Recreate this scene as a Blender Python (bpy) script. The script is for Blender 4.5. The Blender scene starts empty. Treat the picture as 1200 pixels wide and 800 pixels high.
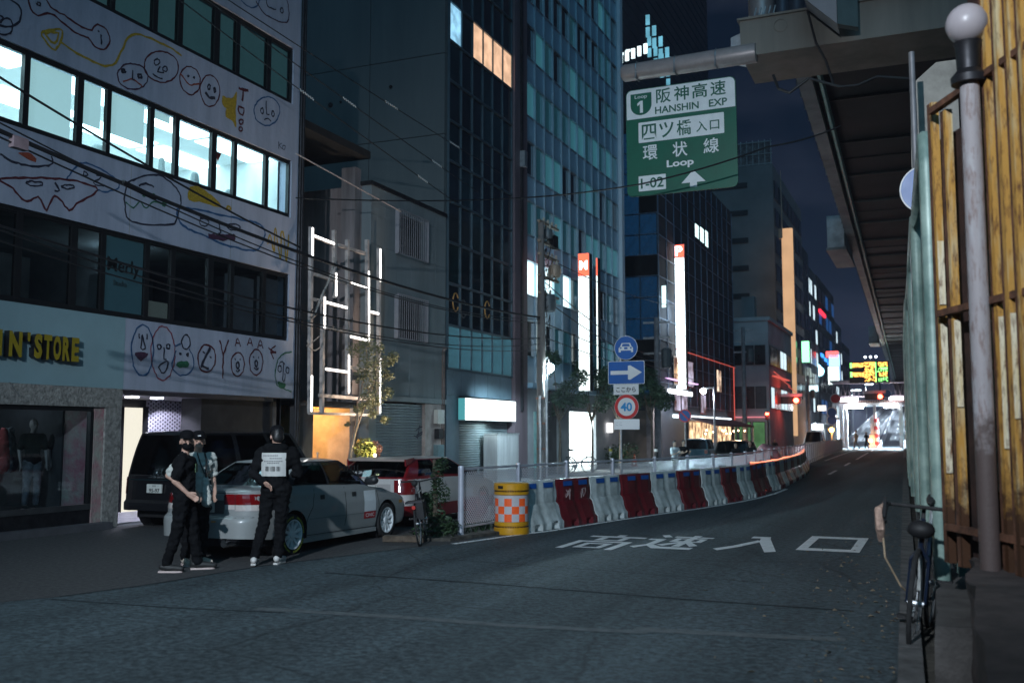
import bpy, bmesh, math, random
from mathutils import Vector, Matrix
R = math.radians
rnd = random.Random(7)
SC = bpy.context.scene
COL = SC.collection

# ------------------------------------------------------------------ camera, sky, sun, exposure
EYE = 1.7; FPX = 1167.0; PITCH = math.atan(108 / FPX); YAW = R(23)
cam = bpy.data.objects.new('camera', bpy.data.cameras.new('camera'))
COL.objects.link(cam); SC.camera = cam
cam.location = (0, 0, EYE); cam.rotation_euler = (math.pi / 2 + PITCH, 0, YAW)
cam.data.sensor_width = 36; cam.data.lens = 36 * FPX / 1200; cam.data.clip_end = 3000; cam.data.clip_start = 0.05
cam.data.dof.use_dof = True; cam.data.dof.focus_distance = 16.5; cam.data.dof.aperture_fstop = 1.6
SC.view_settings.view_transform = 'Standard'; SC.view_settings.look = 'None'
SC.view_settings.exposure = 0.60; SC.view_settings.gamma = 1.0
SC.cycles.max_bounces = 5; SC.cycles.diffuse_bounces = 2; SC.cycles.glossy_bounces = 3
SC.cycles.transmission_bounces = 4; SC.cycles.transparent_max_bounces = 24
SC.cycles.caustics_reflective = False; SC.cycles.caustics_refractive = False
SC.cycles.sample_clamp_indirect = 3.0; SC.cycles.sample_clamp_direct = 0.0
SC.cycles.use_light_tree = True

world = bpy.data.worlds.new('World'); SC.world = world; world.use_nodes = True
def build_world():
    nt = world.node_tree; nt.nodes.clear(); N = nt.nodes.new; L = nt.links.new
    out = N('ShaderNodeOutputWorld'); bg = N('ShaderNodeBackground'); bg.inputs[1].default_value = 1.0
    tc = N('ShaderNodeTexCoord'); sep = N('ShaderNodeSeparateXYZ'); L(tc.outputs['Generated'], sep.inputs[0])
    mr = N('ShaderNodeValToRGB'); L(sep.outputs[2], mr.inputs[0])
    cr = mr.color_ramp; cr.elements[0].position = 0.0; cr.elements[0].color = (.018, .024, .046, 1)
    cr.elements[1].position = .55; cr.elements[1].color = (.0012, .0040, .010, 1)
    e = cr.elements.new(.16); e.color = (.006, .011, .023, 1)
    e = cr.elements.new(.30); e.color = (.0022, .0058, .014, 1)
    mp = N('ShaderNodeMapping'); mp.inputs['Scale'].default_value = (3, 3, 9); L(tc.outputs['Generated'], mp.inputs[0])
    nz = N('ShaderNodeTexNoise'); nz.inputs['Scale'].default_value = 1.3; nz.inputs['Detail'].default_value = 6; L(mp.outputs[0], nz.inputs[0])
    r2 = N('ShaderNodeValToRGB'); L(nz.outputs[0], r2.inputs[0])
    r2.color_ramp.elements[0].position = .48; r2.color_ramp.elements[0].color = (0, 0, 0, 1)
    r2.color_ramp.elements[1].position = .72; r2.color_ramp.elements[1].color = (1, 1, 1, 1)
    mx = N('ShaderNodeMix'); mx.data_type = 'RGBA'; mx.blend_type = 'ADD'
    ml = N('ShaderNodeMix'); ml.data_type = 'RGBA'; ml.blend_type = 'MULTIPLY'; ml.inputs[0].default_value = 1
    L(r2.outputs[0], ml.inputs[6]); ml.inputs[7].default_value = (.011, .012, .018, 1)
    mx.inputs[0].default_value = 1; L(mr.outputs[0], mx.inputs[6]); L(ml.outputs[2], mx.inputs[7])
    L(mx.outputs[2], bg.inputs[0]); L(bg.outputs[0], out.inputs[0])
build_world()
sun = bpy.data.objects.new('sun', bpy.data.lights.new('sun', 'SUN')); COL.objects.link(sun)
SUN_AZ = R(30); SUN_EL = R(34)          # city glow from behind the camera, over the right shoulder
sun.data.energy = .34; sun.data.angle = R(55); sun.data.color = (.24, .68, 1.0)
_d = Vector((-math.sin(SUN_AZ) * math.cos(SUN_EL), math.cos(SUN_AZ) * math.cos(SUN_EL), -math.sin(SUN_EL)))
sun.rotation_euler = _d.to_track_quat('-Z', 'Y').to_euler()

# survey: turns a direction seen from the tripod into a point on a real plane of the street
def ray(u, v):
    x = (u - 600) / FPX; y = 1.0; z = -(v - 400) / FPX
    y, z = y * math.cos(PITCH) - z * math.sin(PITCH), y * math.sin(PITCH) + z * math.cos(PITCH)
    return Vector((x * math.cos(YAW) - y * math.sin(YAW), x * math.sin(YAW) + y * math.cos(YAW), z))
def gz(u, v, h=0.0):
    r = ray(u, v); t = (h - EYE) / r.z; return Vector((r.x * t, r.y * t, h))
def onX(u, v, X):
    r = ray(u, v); t = X / r.x; return Vector((X, r.y * t, EYE + r.z * t))
def onY(u, v, Y):
    r = ray(u, v); t = Y / r.y; return Vector((r.x * t, Y, EYE + r.z * t))

# ------------------------------------------------------------------ materials
MATS = {}
def mat(name, c, rough=.6, metal=0., var=.18, scale=2.5, bump=0., bscale=40., streak=False, emit=None, es=0., coat=0., spec=None, c2=None, detail=5):
    if name in MATS: return MATS[name]
    m = bpy.data.materials.new(name); m.use_nodes = True; nt = m.node_tree; b = nt.nodes['Principled BSDF']
    b.inputs['Base Color'].default_value = (*c, 1); b.inputs['Roughness'].default_value = rough; b.inputs['Metallic'].default_value = metal
    if spec is not None: b.inputs['Specular IOR Level'].default_value = spec
    if coat: b.inputs['Coat Weight'].default_value = coat; b.inputs['Coat Roughness'].default_value = .06
    N = nt.nodes.new; L = nt.links.new
    if var or bump:
        tc = N('ShaderNodeTexCoord'); mp = N('ShaderNodeMapping'); L(tc.outputs['Object'], mp.inputs[0])
        if streak: mp.inputs['Scale'].default_value = (1, 1, .12)
    if var:
        nz = N('ShaderNodeTexNoise'); nz.inputs['Scale'].default_value = scale; nz.inputs['Detail'].default_value = detail; nz.inputs['Roughness'].default_value = .65
        L(mp.outputs[0], nz.inputs[0])
        cr = N('ShaderNodeValToRGB'); L(nz.outputs[0], cr.inputs[0])
        d = c2 if c2 else tuple(x * (1 - 1.6 * var) for x in c); l = c if c2 else tuple(min(1, x * (1 + var)) for x in c)
        cr.color_ramp.elements[0].position = .33; cr.color_ramp.elements[0].color = (*[max(0, x) for x in d], 1)
        cr.color_ramp.elements[1].position = .66; cr.color_ramp.elements[1].color = (*l, 1)
        L(cr.outputs[0], b.inputs['Base Color'])
        ma = N('ShaderNodeMapRange'); L(nz.outputs[0], ma.inputs[0]); ma.inputs[3].default_value = min(1, rough * 1.25); ma.inputs[4].default_value = rough * .8
        L(ma.outputs[0], b.inputs['Roughness'])
    if bump:
        n2 = N('ShaderNodeTexNoise'); n2.inputs['Scale'].default_value = bscale; n2.inputs['Detail'].default_value = 4; L(tc.outputs['Object'], n2.inputs[0])
        bp = N('ShaderNodeBump'); bp.inputs['Strength'].default_value = bump; bp.inputs['Distance'].default_value = .02
        L(n2.outputs[0], bp.inputs['Height']); L(bp.outputs[0], b.inputs['Normal'])
    if emit:
        b.inputs['Emission Color'].default_value = (*emit, 1); b.inputs['Emission Strength'].default_value = es
    MATS[name] = m; return m
def glow(name, c, s, var=0., scale=1.5, c2=None):
    """a light-giving surface (lit sign, lit window, lamp)"""
    if name in MATS: return MATS[name]
    m = bpy.data.materials.new(name); m.use_nodes = True; nt = m.node_tree; nt.nodes.clear(); N = nt.nodes.new; L = nt.links.new
    o = N('ShaderNodeOutputMaterial'); e = N('ShaderNodeEmission'); e.inputs[0].default_value = (*c, 1); e.inputs[1].default_value = s
    if var:
        tc = N('ShaderNodeTexCoord'); nz = N('ShaderNodeTexNoise'); nz.inputs['Scale'].default_value = scale; nz.inputs['Detail'].default_value = 3
        L(tc.outputs['Object'], nz.inputs[0]); cr = N('ShaderNodeValToRGB'); L(nz.outputs[0], cr.inputs[0])
        cr.color_ramp.elements[0].position = .35; cr.color_ramp.elements[1].position = .65
        cr.color_ramp.elements[0].color = (*(c2 if c2 else [x * (1 - var) for x in c]), 1); cr.color_ramp.elements[1].color = (*c, 1)
        L(cr.outputs[0], e.inputs[0])
    L(e.outputs[0], o.inputs[0]); MATS[name] = m; return m
def glass(name, tint=(.5, .6, .65), fac=.35, rough=.04, gl=(.8, .85, .9)):
    """thin pane: part see-through, part mirror"""
    if name in MATS: return MATS[name]
    m = bpy.data.materials.new(name); m.use_nodes = True; nt = m.node_tree; nt.nodes.clear(); N = nt.nodes.new; L = nt.links.new
    o = N('ShaderNodeOutputMaterial'); t = N('ShaderNodeBsdfTransparent'); t.inputs[0].default_value = (*tint, 1)
    g = N('ShaderNodeBsdfGlossy'); g.inputs[0].default_value = (*gl, 1); g.inputs[1].default_value = rough
    fr = N('ShaderNodeLayerWeight'); pw = N('ShaderNodeMath'); pw.operation = 'POWER'; pw.inputs[1].default_value = 5; L(fr.outputs[1], pw.inputs[0])
    ad = N('ShaderNodeMath'); ad.operation = 'MULTIPLY_ADD'; ad.use_clamp = True; ad.inputs[1].default_value = .9; ad.inputs[2].default_value = fac; L(pw.outputs[0], ad.inputs[0])
    mx = N('ShaderNodeMixShader'); L(ad.outputs[0], mx.inputs[0]); L(t.outputs[0], mx.inputs[1]); L(g.outputs[0], mx.inputs[2]); L(mx.outputs[0], o.inputs[0])
    MATS[name] = m; return m

# ------------------------------------------------------------------ objects
def tag(o, label=None, cat=None, group=None, kind=None):
    if label: o['label'] = label
    if cat: o['category'] = cat
    if group: o['group'] = group
    if kind: o['kind'] = kind
    return o
def empty(name, loc=(0, 0, 0), rz=0., label=None, cat=None, group=None, parent=None):
    o = bpy.data.objects.new(name, None); COL.objects.link(o); o.location = loc; o.rotation_euler = (0, 0, rz); o.empty_display_size = .2
    if parent: o.parent = parent
    return tag(o, label, cat, group)
def inst(name, me, parent=None, loc=(0, 0, 0), rot=(0, 0, 0), scale=None):
    o = bpy.data.objects.new(name, me); COL.objects.link(o); o.location = loc; o.rotation_euler = rot
    if scale: o.scale = scale
    if parent: o.parent = parent
    return o
def kids(o): return [c for c in list(bpy.data.objects) if c.parent == o]
def copy_tree(o, loc=None, rz=None, label=None, parent=None):
    c = o.copy(); COL.objects.link(c)
    if parent: c.parent = parent
    if loc is not None: c.location = loc
    if rz is not None: c.rotation_euler = (0, 0, rz)
    if label: c['label'] = label
    for ch in list(o.children): copy_tree(ch, parent=c)
    return c

class MB:
    def __init__(s): s.v = []; s.f = []; s.m = []; s.cur = 0
    def mi(s, i): s.cur = i; return s
    def add(s, vs, fs):
        n = len(s.v); s.v += [tuple(v) for v in vs]; s.f += [tuple(i + n for i in f) for f in fs]; s.m += [s.cur] * len(fs); return s
    def box(s, x0, x1, y0, y1, z0, z1, M=None):
        vs = [Vector((x, y, z)) for x in (x0, x1) for y in (y0, y1) for z in (z0, z1)]
        if M: vs = [M @ v for v in vs]
        return s.add(vs, [(0, 1, 3, 2), (4, 6, 7, 5), (0, 4, 5, 1), (2, 3, 7, 6), (0, 2, 6, 4), (1, 5, 7, 3)])
    def quad(s, a, b, c, d): return s.add([a, b, c, d], [(0, 1, 2, 3)])
    def poly(s, pts): return s.add(pts, [tuple(range(len(pts)))])
    def prism(s, pts, d):
        """closed polygon pts (3D, planar) extruded by vector d"""
        n = len(pts); P = [Vector(p) for p in pts]; d = Vector(d)
        fs = [tuple(range(n))[::-1], tuple(range(n, 2 * n))] + [(i, (i + 1) % n, n + (i + 1) % n, n + i) for i in range(n)]
        return s.add(P + [p + d for p in P], fs)
    def tube(s, pts, r, n=6, cap=True, closed=False):
        P = [Vector(p) for p in pts]; k = len(P); rs = r if isinstance(r, (list, tuple)) else [r] * k
        vs = []; up = None
        for i in range(k):
            a = P[(i - 1) % k] if (closed or i) else P[0]; b = P[(i + 1) % k] if (closed or i < k - 1) else P[-1]
            t = (b - a).normalized() if (b - a).length > 1e-9 else Vector((0, 0, 1))
            if up is None: up = t.orthogonal().normalized()
            else:
                up = (up - t * up.dot(t)); up = up.normalized() if up.length > 1e-6 else t.orthogonal().normalized()
            w = t.cross(up)
            for j in range(n):
                q = 2 * math.pi * j / n; vs.append(P[i] + (up * math.cos(q) + w * math.sin(q)) * rs[i])
        fs = []
        for i in range(k if closed else k - 1):
            i2 = (i + 1) % k
            fs += [(i * n + j, i * n + (j + 1) % n, i2 * n + (j + 1) % n, i2 * n + j) for j in range(n)]
        if cap and not closed: fs += [tuple(range(n))[::-1], tuple(range((k - 1) * n, k * n))]
        return s.add(vs, fs)
    def cyl(s, a, b, r0, r1=None, n=12): return s.tube([a, b], [r0, r0 if r1 is None else r1], n)
    def lathe(s, prof, c=(0, 0, 0), n=20, axis='z', M=None, cap=True):
        vs = []; c = Vector(c)
        for r, h in prof:
            for j in range(n):
                q = 2 * math.pi * j / n
                p = {'z': (r * math.cos(q), r * math.sin(q), h), 'y': (r * math.cos(q), h, r * math.sin(q)), 'x': (h, r * math.cos(q), r * math.sin(q))}[axis]
                p = Vector(p)
                if M: p = M @ p
                vs.append(p + c)
        k = len(prof)
        fs = [(i * n + j, i * n + (j + 1) % n, (i + 1) * n + (j + 1) % n, (i + 1) * n + j) for i in range(k - 1) for j in range(n)]
        if cap and prof[0][0] > 1e-6: fs.append(tuple(range(n))[::-1])
        if cap and prof[-1][0] > 1e-6: fs.append(tuple(range((k - 1) * n, k * n)))
        return s.add(vs, fs)
    def ball(s, c, r, n=12, sc=(1, 1, 1), M=None):
        pr = [(max(1e-7, r * math.sin(math.pi * i / n)), -r * math.cos(math.pi * i / n)) for i in range(n + 1)]
        S = Matrix.Diagonal((*sc, 1)); MM = (M @ S) if M else S
        return s.lathe(pr, c, max(6, n + 2), 'z', MM)
    def capsule(s, a, b, r0, r1, n=8):
        a = Vector(a); b = Vector(b); t = (b - a).normalized(); pts = []; rs = []
        for q in (-90, -60, -30): pts.append(a + t * r0 * math.sin(R(q))); rs.append(max(1e-4, r0 * math.cos(R(q))))
        pts += [a, b]; rs += [r0, r1]
        for q in (30, 60, 90): pts.append(b + t * r1 * math.sin(R(q))); rs.append(max(1e-4, r1 * math.cos(R(q))))
        return s.tube(pts, rs, n)
    def mesh(s, name, mats, smooth=False):
        me = bpy.data.meshes.new(name); me.from_pydata(s.v, [], s.f)
        for m in (mats if isinstance(mats, (list, tuple)) else [mats]): me.materials.append(m)
        if len(set(s.m)) > 1 or (s.m and s.m[0]): me.polygons.foreach_set('material_index', s.m)
        bm = bmesh.new(); bm.from_mesh(me); bmesh.ops.recalc_face_normals(bm, faces=bm.faces); bm.to_mesh(me); bm.free()
        if smooth: smooth_angle(me, smooth)
        me.update(); return me
    def build(s, name, mats, parent=None, loc=(0, 0, 0), rz=0., smooth=False, label=None, cat=None, group=None, kind=None):
        o = inst(name, s.mesh(name, mats, smooth), parent, loc, (0, 0, rz)); return tag(o, label, cat, group, kind)
def smooth_angle(me, a=True):
    ang = R(40) if a is True else R(a)
    me.polygons.foreach_set('use_smooth', [True] * len(me.polygons))
    bm = bmesh.new(); bm.from_mesh(me)
    for e in bm.edges: e.smooth = not (len(e.link_faces) == 2 and e.calc_face_angle(0) > ang)
    bm.to_mesh(me); bm.free()
_DG = None
def eval_mesh(o, name):
    dg = bpy.context.evaluated_depsgraph_get(); dg.update()
    me = bpy.data.meshes.new_from_object(o.evaluated_get(dg)); me.name = name; return me
def blob(mb, name, m, voxel=.01, smooth=6, parent=None, disp=0., dscale=.1, seed=0, decim=None):
    """overlapping shapes fused to one continuous skin"""
    me = bpy.data.meshes.new('tmp'); me.from_pydata(mb.v, [], mb.f)
    bm = bmesh.new(); bm.from_mesh(me); bmesh.ops.recalc_face_normals(bm, faces=bm.faces); bm.to_mesh(me); bm.free()
    o = bpy.data.objects.new('tmp', me); COL.objects.link(o)
    r = o.modifiers.new('r', 'REMESH'); r.mode = 'VOXEL'; r.voxel_size = voxel
    if smooth: q = o.modifiers.new('s', 'SMOOTH'); q.factor = .5; q.iterations = smooth
    out = eval_mesh(o, name); bpy.data.objects.remove(o); bpy.data.meshes.remove(me)
    if disp:
        from mathutils import noise
        for v in out.vertices:
            p = Vector(v.co) / dscale + Vector((seed, seed * 2.3, 0)); n = noise.noise(Vector((p.x, p.y, p.z * 1.6))) + .5 * noise.noise(p * 2.1)
            v.co = v.co + v.normal * (n * disp)
    out.materials.clear(); out.materials.append(m)
    out.polygons.foreach_set('use_smooth', [True] * len(out.polygons)); out.update()
    return inst(name, out, parent)
TXT = {}
def text_me(body, m, bold=0., ext=0., wide=None, high=None, center=True):
    """lettering as a flat or extruded mesh in local XZ, facing -Y, fitted to wide x high"""
    key = (body, m.name, bold, ext, wide, high, center)
    if key in TXT: return TXT[key]
    cu = bpy.data.curves.new('t', 'FONT'); cu.body = body; cu.offset = bold; cu.extrude = ext; cu.resolution_u = 3; cu.size = 1
    o = bpy.data.objects.new('t', cu); COL.objects.link(o); me = eval_mesh(o, 'lettering'); bpy.data.objects.remove(o)
    xs = [v.co.x for v in me.vertices]; ys = [v.co.y for v in me.vertices]
    x0, x1, y0, y1 = min(xs), max(xs), min(ys), max(ys)
    sx = wide / (x1 - x0) if wide else None; sy = high / (y1 - y0) if high else None
    sx = sx or sy; sy = sy or sx
    for v in me.vertices:
        x, y, z = v.co; v.co = ((x - (x0 + x1) / 2) * sx if center else (x - x0) * sx, -z, (y - (y0 + y1) / 2) * sy if center else (y - y0) * sy)
    me.materials.clear(); me.materials.append(m); me.update(); TXT[key] = me
    return me
def text(body, m, parent, loc, rz=0., rx=0., bold=.012, ext=0., wide=None, high=None, name='lettering'):
    return inst(name, text_me(body, m, bold, ext, wide, high), parent, loc, (rx, 0, rz))
def lamp(kind, loc, energy, color, parent=None, size=.1, target=None, spot=None, blend=.5):
    l = bpy.data.lights.new('lamp_light', kind); l.energy = energy; l.color = color
    if kind == 'AREA': l.size = size
    else: l.shadow_soft_size = size
    if kind == 'SPOT': l.spot_size = R(spot or 90); l.spot_blend = blend
    o = bpy.data.objects.new('lamp_light', l); COL.objects.link(o); o.location = loc
    if target is not None: o.rotation_euler = (Vector(target) - Vector(loc)).to_track_quat('-Z', 'Y').to_euler()
    if parent: o.parent = parent
    return o
FX = -13.92     # street front of the buildings on the left
PI = math.pi
# shared paints
concrete = mat('concrete', (.30, .30, .29), .85, var=.22, scale=1.5, bump=.35, bscale=30)
dark_metal = mat('dark_metal', (.03, .03, .035), .45, .6, var=.3, scale=6)
black_rubber = mat('black_rubber', (.018, .018, .02), .75, var=.2, scale=20)
galv = mat('galvanised_steel', (.42, .44, .46), .42, .75, var=.2, scale=5, bump=.1)
white_paint = mat('white_paint', (.72, .73, .73), .45, var=.12, scale=3)
black_paint = mat('black_paint', (.012, .012, .014), .35, var=.2)
cable_black = mat('cable_black', (.012, .012, .014), .5, var=0)
sign_white = mat('sign_white', (.8, .8, .8), .4, var=.05)
# ------------------------------------------------------------------ ground
def asphalt():
    m = bpy.data.materials.new('asphalt'); m.use_nodes = True; nt = m.node_tree; b = nt.nodes['Principled BSDF']; N = nt.nodes.new; L = nt.links.new
    tc = N('ShaderNodeTexCoord')
    def noise(s, d, r=.6):
        n = N('ShaderNodeTexNoise'); n.inputs['Scale'].default_value = s; n.inputs['Detail'].default_value = d; n.inputs['Roughness'].default_value = r; L(tc.outputs['Object'], n.inputs[0]); return n
    def ramp(src, a, b_, ca, cb):
        c = N('ShaderNodeValToRGB'); L(src, c.inputs[0]); c.color_ramp.elements[0].position = a; c.color_ramp.elements[1].position = b_
        c.color_ramp.elements[0].color = (*ca, 1); c.color_ramp.elements[1].color = (*cb, 1); return c
    def mul(a, b_):
        x = N('ShaderNodeMix'); x.data_type = 'RGBA'; x.blend_type = 'MULTIPLY'; x.inputs[0].default_value = 1; L(a, x.inputs[6]); L(b_, x.inputs[7]); return x.outputs[2]
    big = ramp(noise(.22, 4).outputs[0], .35, .68, (.042, .060, .068), (.056, .078, .088))
    fine = ramp(noise(13, 6, .85).outputs[0], .42, .60, (.38, .40, .42), (1.75, 1.75, 1.75))
    # worn lanes along the street
    mp = N('ShaderNodeMapping'); mp.inputs['Scale'].default_value = (1.1, .035, 1); L(tc.outputs['Object'], mp.inputs[0])
    ln = N('ShaderNodeTexNoise'); ln.inputs['Scale'].default_value = 1.0; ln.inputs['Detail'].default_value = 3; L(mp.outputs[0], ln.inputs[0])
    lane = ramp(ln.outputs[0], .36, .64, (.72, .72, .72), (1.18, 1.18, 1.18))
    # hairline cracks and sealed joints
    vo = N('ShaderNodeTexVoronoi'); vo.feature = 'DISTANCE_TO_EDGE'; vo.inputs['Scale'].default_value = .35
    wv = N('ShaderNodeMix'); wv.data_type = 'VECTOR'; wv.inputs[0].default_value = .22; L(tc.outputs['Object'], wv.inputs[4]); L(noise(.9, 5).outputs[1], wv.inputs[5]); L(wv.outputs[1], vo.inputs[0])
    ck = ramp(vo.outputs[0], .0, .006, (.45, .45, .45), (1, 1, 1))
    c = mul(mul(mul(big.outputs[0], fine.outputs[0]), lane.outputs[0]), ck.outputs[0]); L(c, b.inputs['Base Color'])
    rr = N('ShaderNodeMapRange'); L(ln.outputs[0], rr.inputs[0]); rr.inputs[1].default_value = .3; rr.inputs[2].default_value = .7; rr.inputs[3].default_value = .80; rr.inputs[4].default_value = .62; b.inputs['Specular IOR Level'].default_value = .42
    L(rr.outputs[0], b.inputs['Roughness'])
    bp = N('ShaderNodeBump'); bp.inputs['Strength'].default_value = .6; bp.inputs['Distance'].default_value = .02; L(noise(26, 5, .85).outputs[0], bp.inputs['Height']); L(bp.outputs[0], b.inputs['Normal'])
    MATS['asphalt'] = m; return m
asphalt_m = asphalt()
pave_m = mat('pavement_concrete', (.26, .26, .26), .8, var=.22, scale=1.3, bump=.25, bscale=60)
kerb_m = mat('kerb_stone', (.30, .30, .30), .8, var=.25, scale=3, bump=.3)
mark_m = mat('road_paint', (.86, .88, .88), .6, var=.16, scale=7, c2=(.62, .64, .65), bump=.2, bscale=80, detail=9)
def roadX(Y): return -.09 - .0278 * Y          # right kerb line

g = MB(); g.quad((-400, -60, 0), (300, -60, 0), (300, 700, 0), (-400, 700, 0))
road = g.build('road', asphalt_m, kind='structure')
# characters painted on the lane, stretched along the road
def strip(pts, w, name, m, z, parent):
    b = MB(); P = [Vector(p) for p in pts]
    for i in range(len(P) - 1):
        t = (P[i + 1] - P[i]).normalized(); n = Vector((-t.y, t.x, 0)) * w / 2
        t0 = n if i == 0 else (Vector((-(P[i + 1] - P[i - 1]).normalized().y, (P[i + 1] - P[i - 1]).normalized().x, 0)) * w / 2)
        j = min(len(P) - 1, i + 2); t1 = (Vector((-(P[j] - P[i]).normalized().y, (P[j] - P[i]).normalized().x, 0)) * w / 2) if i < len(P) - 2 else n
        b.quad(P[i] - t0, P[i] + t0, P[i + 1] + t1, P[i + 1] - t1)
    return b.build(name, m, parent, (0, 0, z))
def cell(x0, x1, y0, y1, shapes):
    b = MB()
    for k, sh in enumerate(shapes):
        z = .0004 * k
        if len(sh) == 4 and not isinstance(sh[0], tuple): a, c, e, f = sh; sh = [(a, e), (c, e), (c, f), (a, f)]
        b.poly([(x0 + (x1 - x0) * u, y0 + (y1 - y0) * v, z) for u, v in sh])
    return b.build('painted_character', mark_m, road, (0, 0, .004))
KOU = [(.43, .57, .90, 1.0), (0, 1, .80, .89), (.25, .37, .60, .79), (.63, .75, .60, .79), (.25, .75, .565, .62), (.03, .16, 0, .50), (.84, .97, 0, .50), (.03, .97, .44, .52), (.27, .38, .08, .36), (.62, .73, .08, .36), (.27, .73, .31, .38), (.27, .73, .06, .12)]
SOKU = [(.32, 1.0, .83, .91), (.40, .51, .52, .77), (.83, .94, .52, .77), (.40, .94, .72, .78), (.40, .94, .50, .57), (.61, .74, .18, 1.0), [(.58, .52), (.70, .52), (.45, .20), (.32, .26)], [(.65, .52), (.77, .52), (1.0, .28), (.90, .20)], [(.04, .93), (.15, .98), (.29, .83), (.18, .78)], (0, .28, .56, .65), [(.15, .60), (.28, .60), (.28, .20), (.15, .20)], [(.15, .24), (.27, .24), (.10, 0), (-.02, .07)], [(.16, .21), (.28, .24), (.46, .13), (1.0, .13), (1.0, 0), (.38, 0)]]
IRI = [[(.28, .87), (.28, 1.0), (.60, 1.0), (.64, .86), (1.02, .05), (.86, -.02), (.53, .62), (.46, .87)], [(.46, .72), (.60, .70), (.32, .22), (.09, -.02), (-.03, .07), (.20, .30)]]
GUCHI = [(0, 1, 0, .15), (0, 1, .85, 1), (0, .16, .15, .85), (.84, 1, .15, .85)]
for sh, x0, x1, y0, y1 in [(KOU, -5.36, -4.42, 14.2, 16.35), (SOKU, -4.33, -3.40, 14.65, 16.7), (IRI, -3.10, -2.22, 14.85, 17.0), (GUCHI, -1.97, -1.08, 15.3, 17.45)]: cell(x0, x1, y0, y1, sh)
apm = mat('old_asphalt', (.078, .078, .080), .85, var=.35, scale=16, c2=(.040, .040, .042), bump=.6, bscale=26, detail=9, spec=.3)
G_ = lambda *p: [tuple(gz(u, v)[:2]) + (0,) for u, v in p]
MB().poly(G_((-40, 709), (70, 699), (180, 684), (300, 664), (470, 643), (560, 634)) + [(-8.2, 15.6, 0), (-9.5, 21, 0), (FX, 21, 0), (FX, 8, 0)]).build('old_asphalt_strip', apm, road, (0, 0, .003))
tar = mat('tar_joint', (.020, .026, .030), .8, var=.3, spec=.2)
for P, w_ in ((G_((70, 699), (180, 684), (300, 664), (470, 643)), .03), (G_((380, 671), (560, 683), (800, 702), (1000, 716)), .045), (G_((60, 702), (200, 712), (330, 718)), .03), (G_((520, 655), (700, 668), (900, 683)), .02)): strip(P, w_, 'tar_joint', tar, .0045, road)
strip(G_((300, 713), (470, 723), (600, 733), (760, 741)), .15, 'worn_line', mat('worn_paint', (.10, .118, .125), .85, var=.5, scale=9, c2=(.055, .068, .074), detail=9), .0042, road)
MB().quad((-2.5, 8.5, 0), (-.75, 8.75, 0), (-.75, 8.93, 0), (-2.5, 8.70, 0)).build('worn_line', mat('worn_paint', (.12, .13, .13), .7, var=.5, scale=14, c2=(.045, .05, .05), detail=9), road, (0, 0, .004))
# lane dashes far ahead and the edge line beside the barriers
for y0, y1 in [(44, 49), (56, 62), (70, 96), (103, 112)]:
    strip([(-4.22 - .028 * (y0 - 44) - .35 * 0, y0, 0), (-4.22 - .045 * (y1 - 44) * .65, y1, 0)], .14, 'lane_dash', mark_m, .004, road)
FOOT = [Vector(p) for p in [(-7.05, 14.1, 0), (-6.62, 15.96, 0), (-6.42, 16.54, 0), (-6.13, 18.2, 0), (-5.93, 19.3, 0), (-5.66, 20.5, 0), (-5.38, 21.8, 0), (-5.12, 22.9, 0), (-4.90, 24.1, 0), (-4.68, 25.5, 0), (-4.50, 27.2, 0), (-4.40, 29.4, 0), (-4.42, 31.9, 0), (-4.6, 35.7, 0), (-4.89, 41.57, 0), (-5.71, 50.76, 0), (-6.77, 59.4, 0), (-7.9, 66, 0)]]
def along(P, d):
    for i in range(len(P) - 1):
        l = (P[i + 1] - P[i]).length
        if d <= l or i == len(P) - 2: return P[i].lerp(P[i + 1], d / l), (P[i + 1] - P[i]).normalized()
        d -= l
strip([p + Vector((.10 if i else .1, -.06, 0)) for i, p in enumerate(FOOT[:13])], .11, 'edge_line', mark_m, .005, road)
strip([(-6.55, 66, 0), (-8.2, 118, 0)], .13, 'edge_line', mark_m, .005, road)
b_ = MB(); b_.quad((-8.6, 118.5, 0), (-4.2, 118.5, 0), (-4.2, 119, 0), (-8.6, 119, 0)); b_.build('stop_line', mark_m, road, (0, 0, .005))
for k in range(9): b_ = MB(); b_.quad((-9.0 + k * .62, 121, 0), (-8.7 + k * .62, 121, 0), (-8.7 + k * .62, 124, 0), (-9.0 + k * .62, 124, 0)); b_.build('crossing_stripe', mark_m, road, (0, 0, .005))

# pavement on the far left side beyond the parked cars, with its kerb
s = MB(); s.prism([(FX - 12, 19.9, .0), (-11.2, 19.9, 0), (-11.2, 108, 0), (FX - 12, 108, 0)], (0, 0, .12)); s.build('pavement', pave_m, kind='structure')
s = MB(); y = 19.9
ks = MB().box(-.075, .075, .005, .995, 0, .13).mesh('kerb_stone', kerb_m)
kroot = empty('kerb'); kroot['kind'] = 'structure'
for k in range(60): inst('kerb_stone', ks, kroot, (-11.12, 19.9 + k, 0))
# light grey forecourt seen through the mesh fence
s = MB(); s.prism([(-11.05, 22, .004), (-7.4, 22, .004), (-6.2, 32, .004), (-6.9, 60, .004), (-11.05, 60, .004)], (0, 0, .06)); s.build('forecourt_pavement', mat('pale_concrete', (.36, .37, .38), .75, var=.15, scale=1.1, bump=.2), kind='structure')
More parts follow.
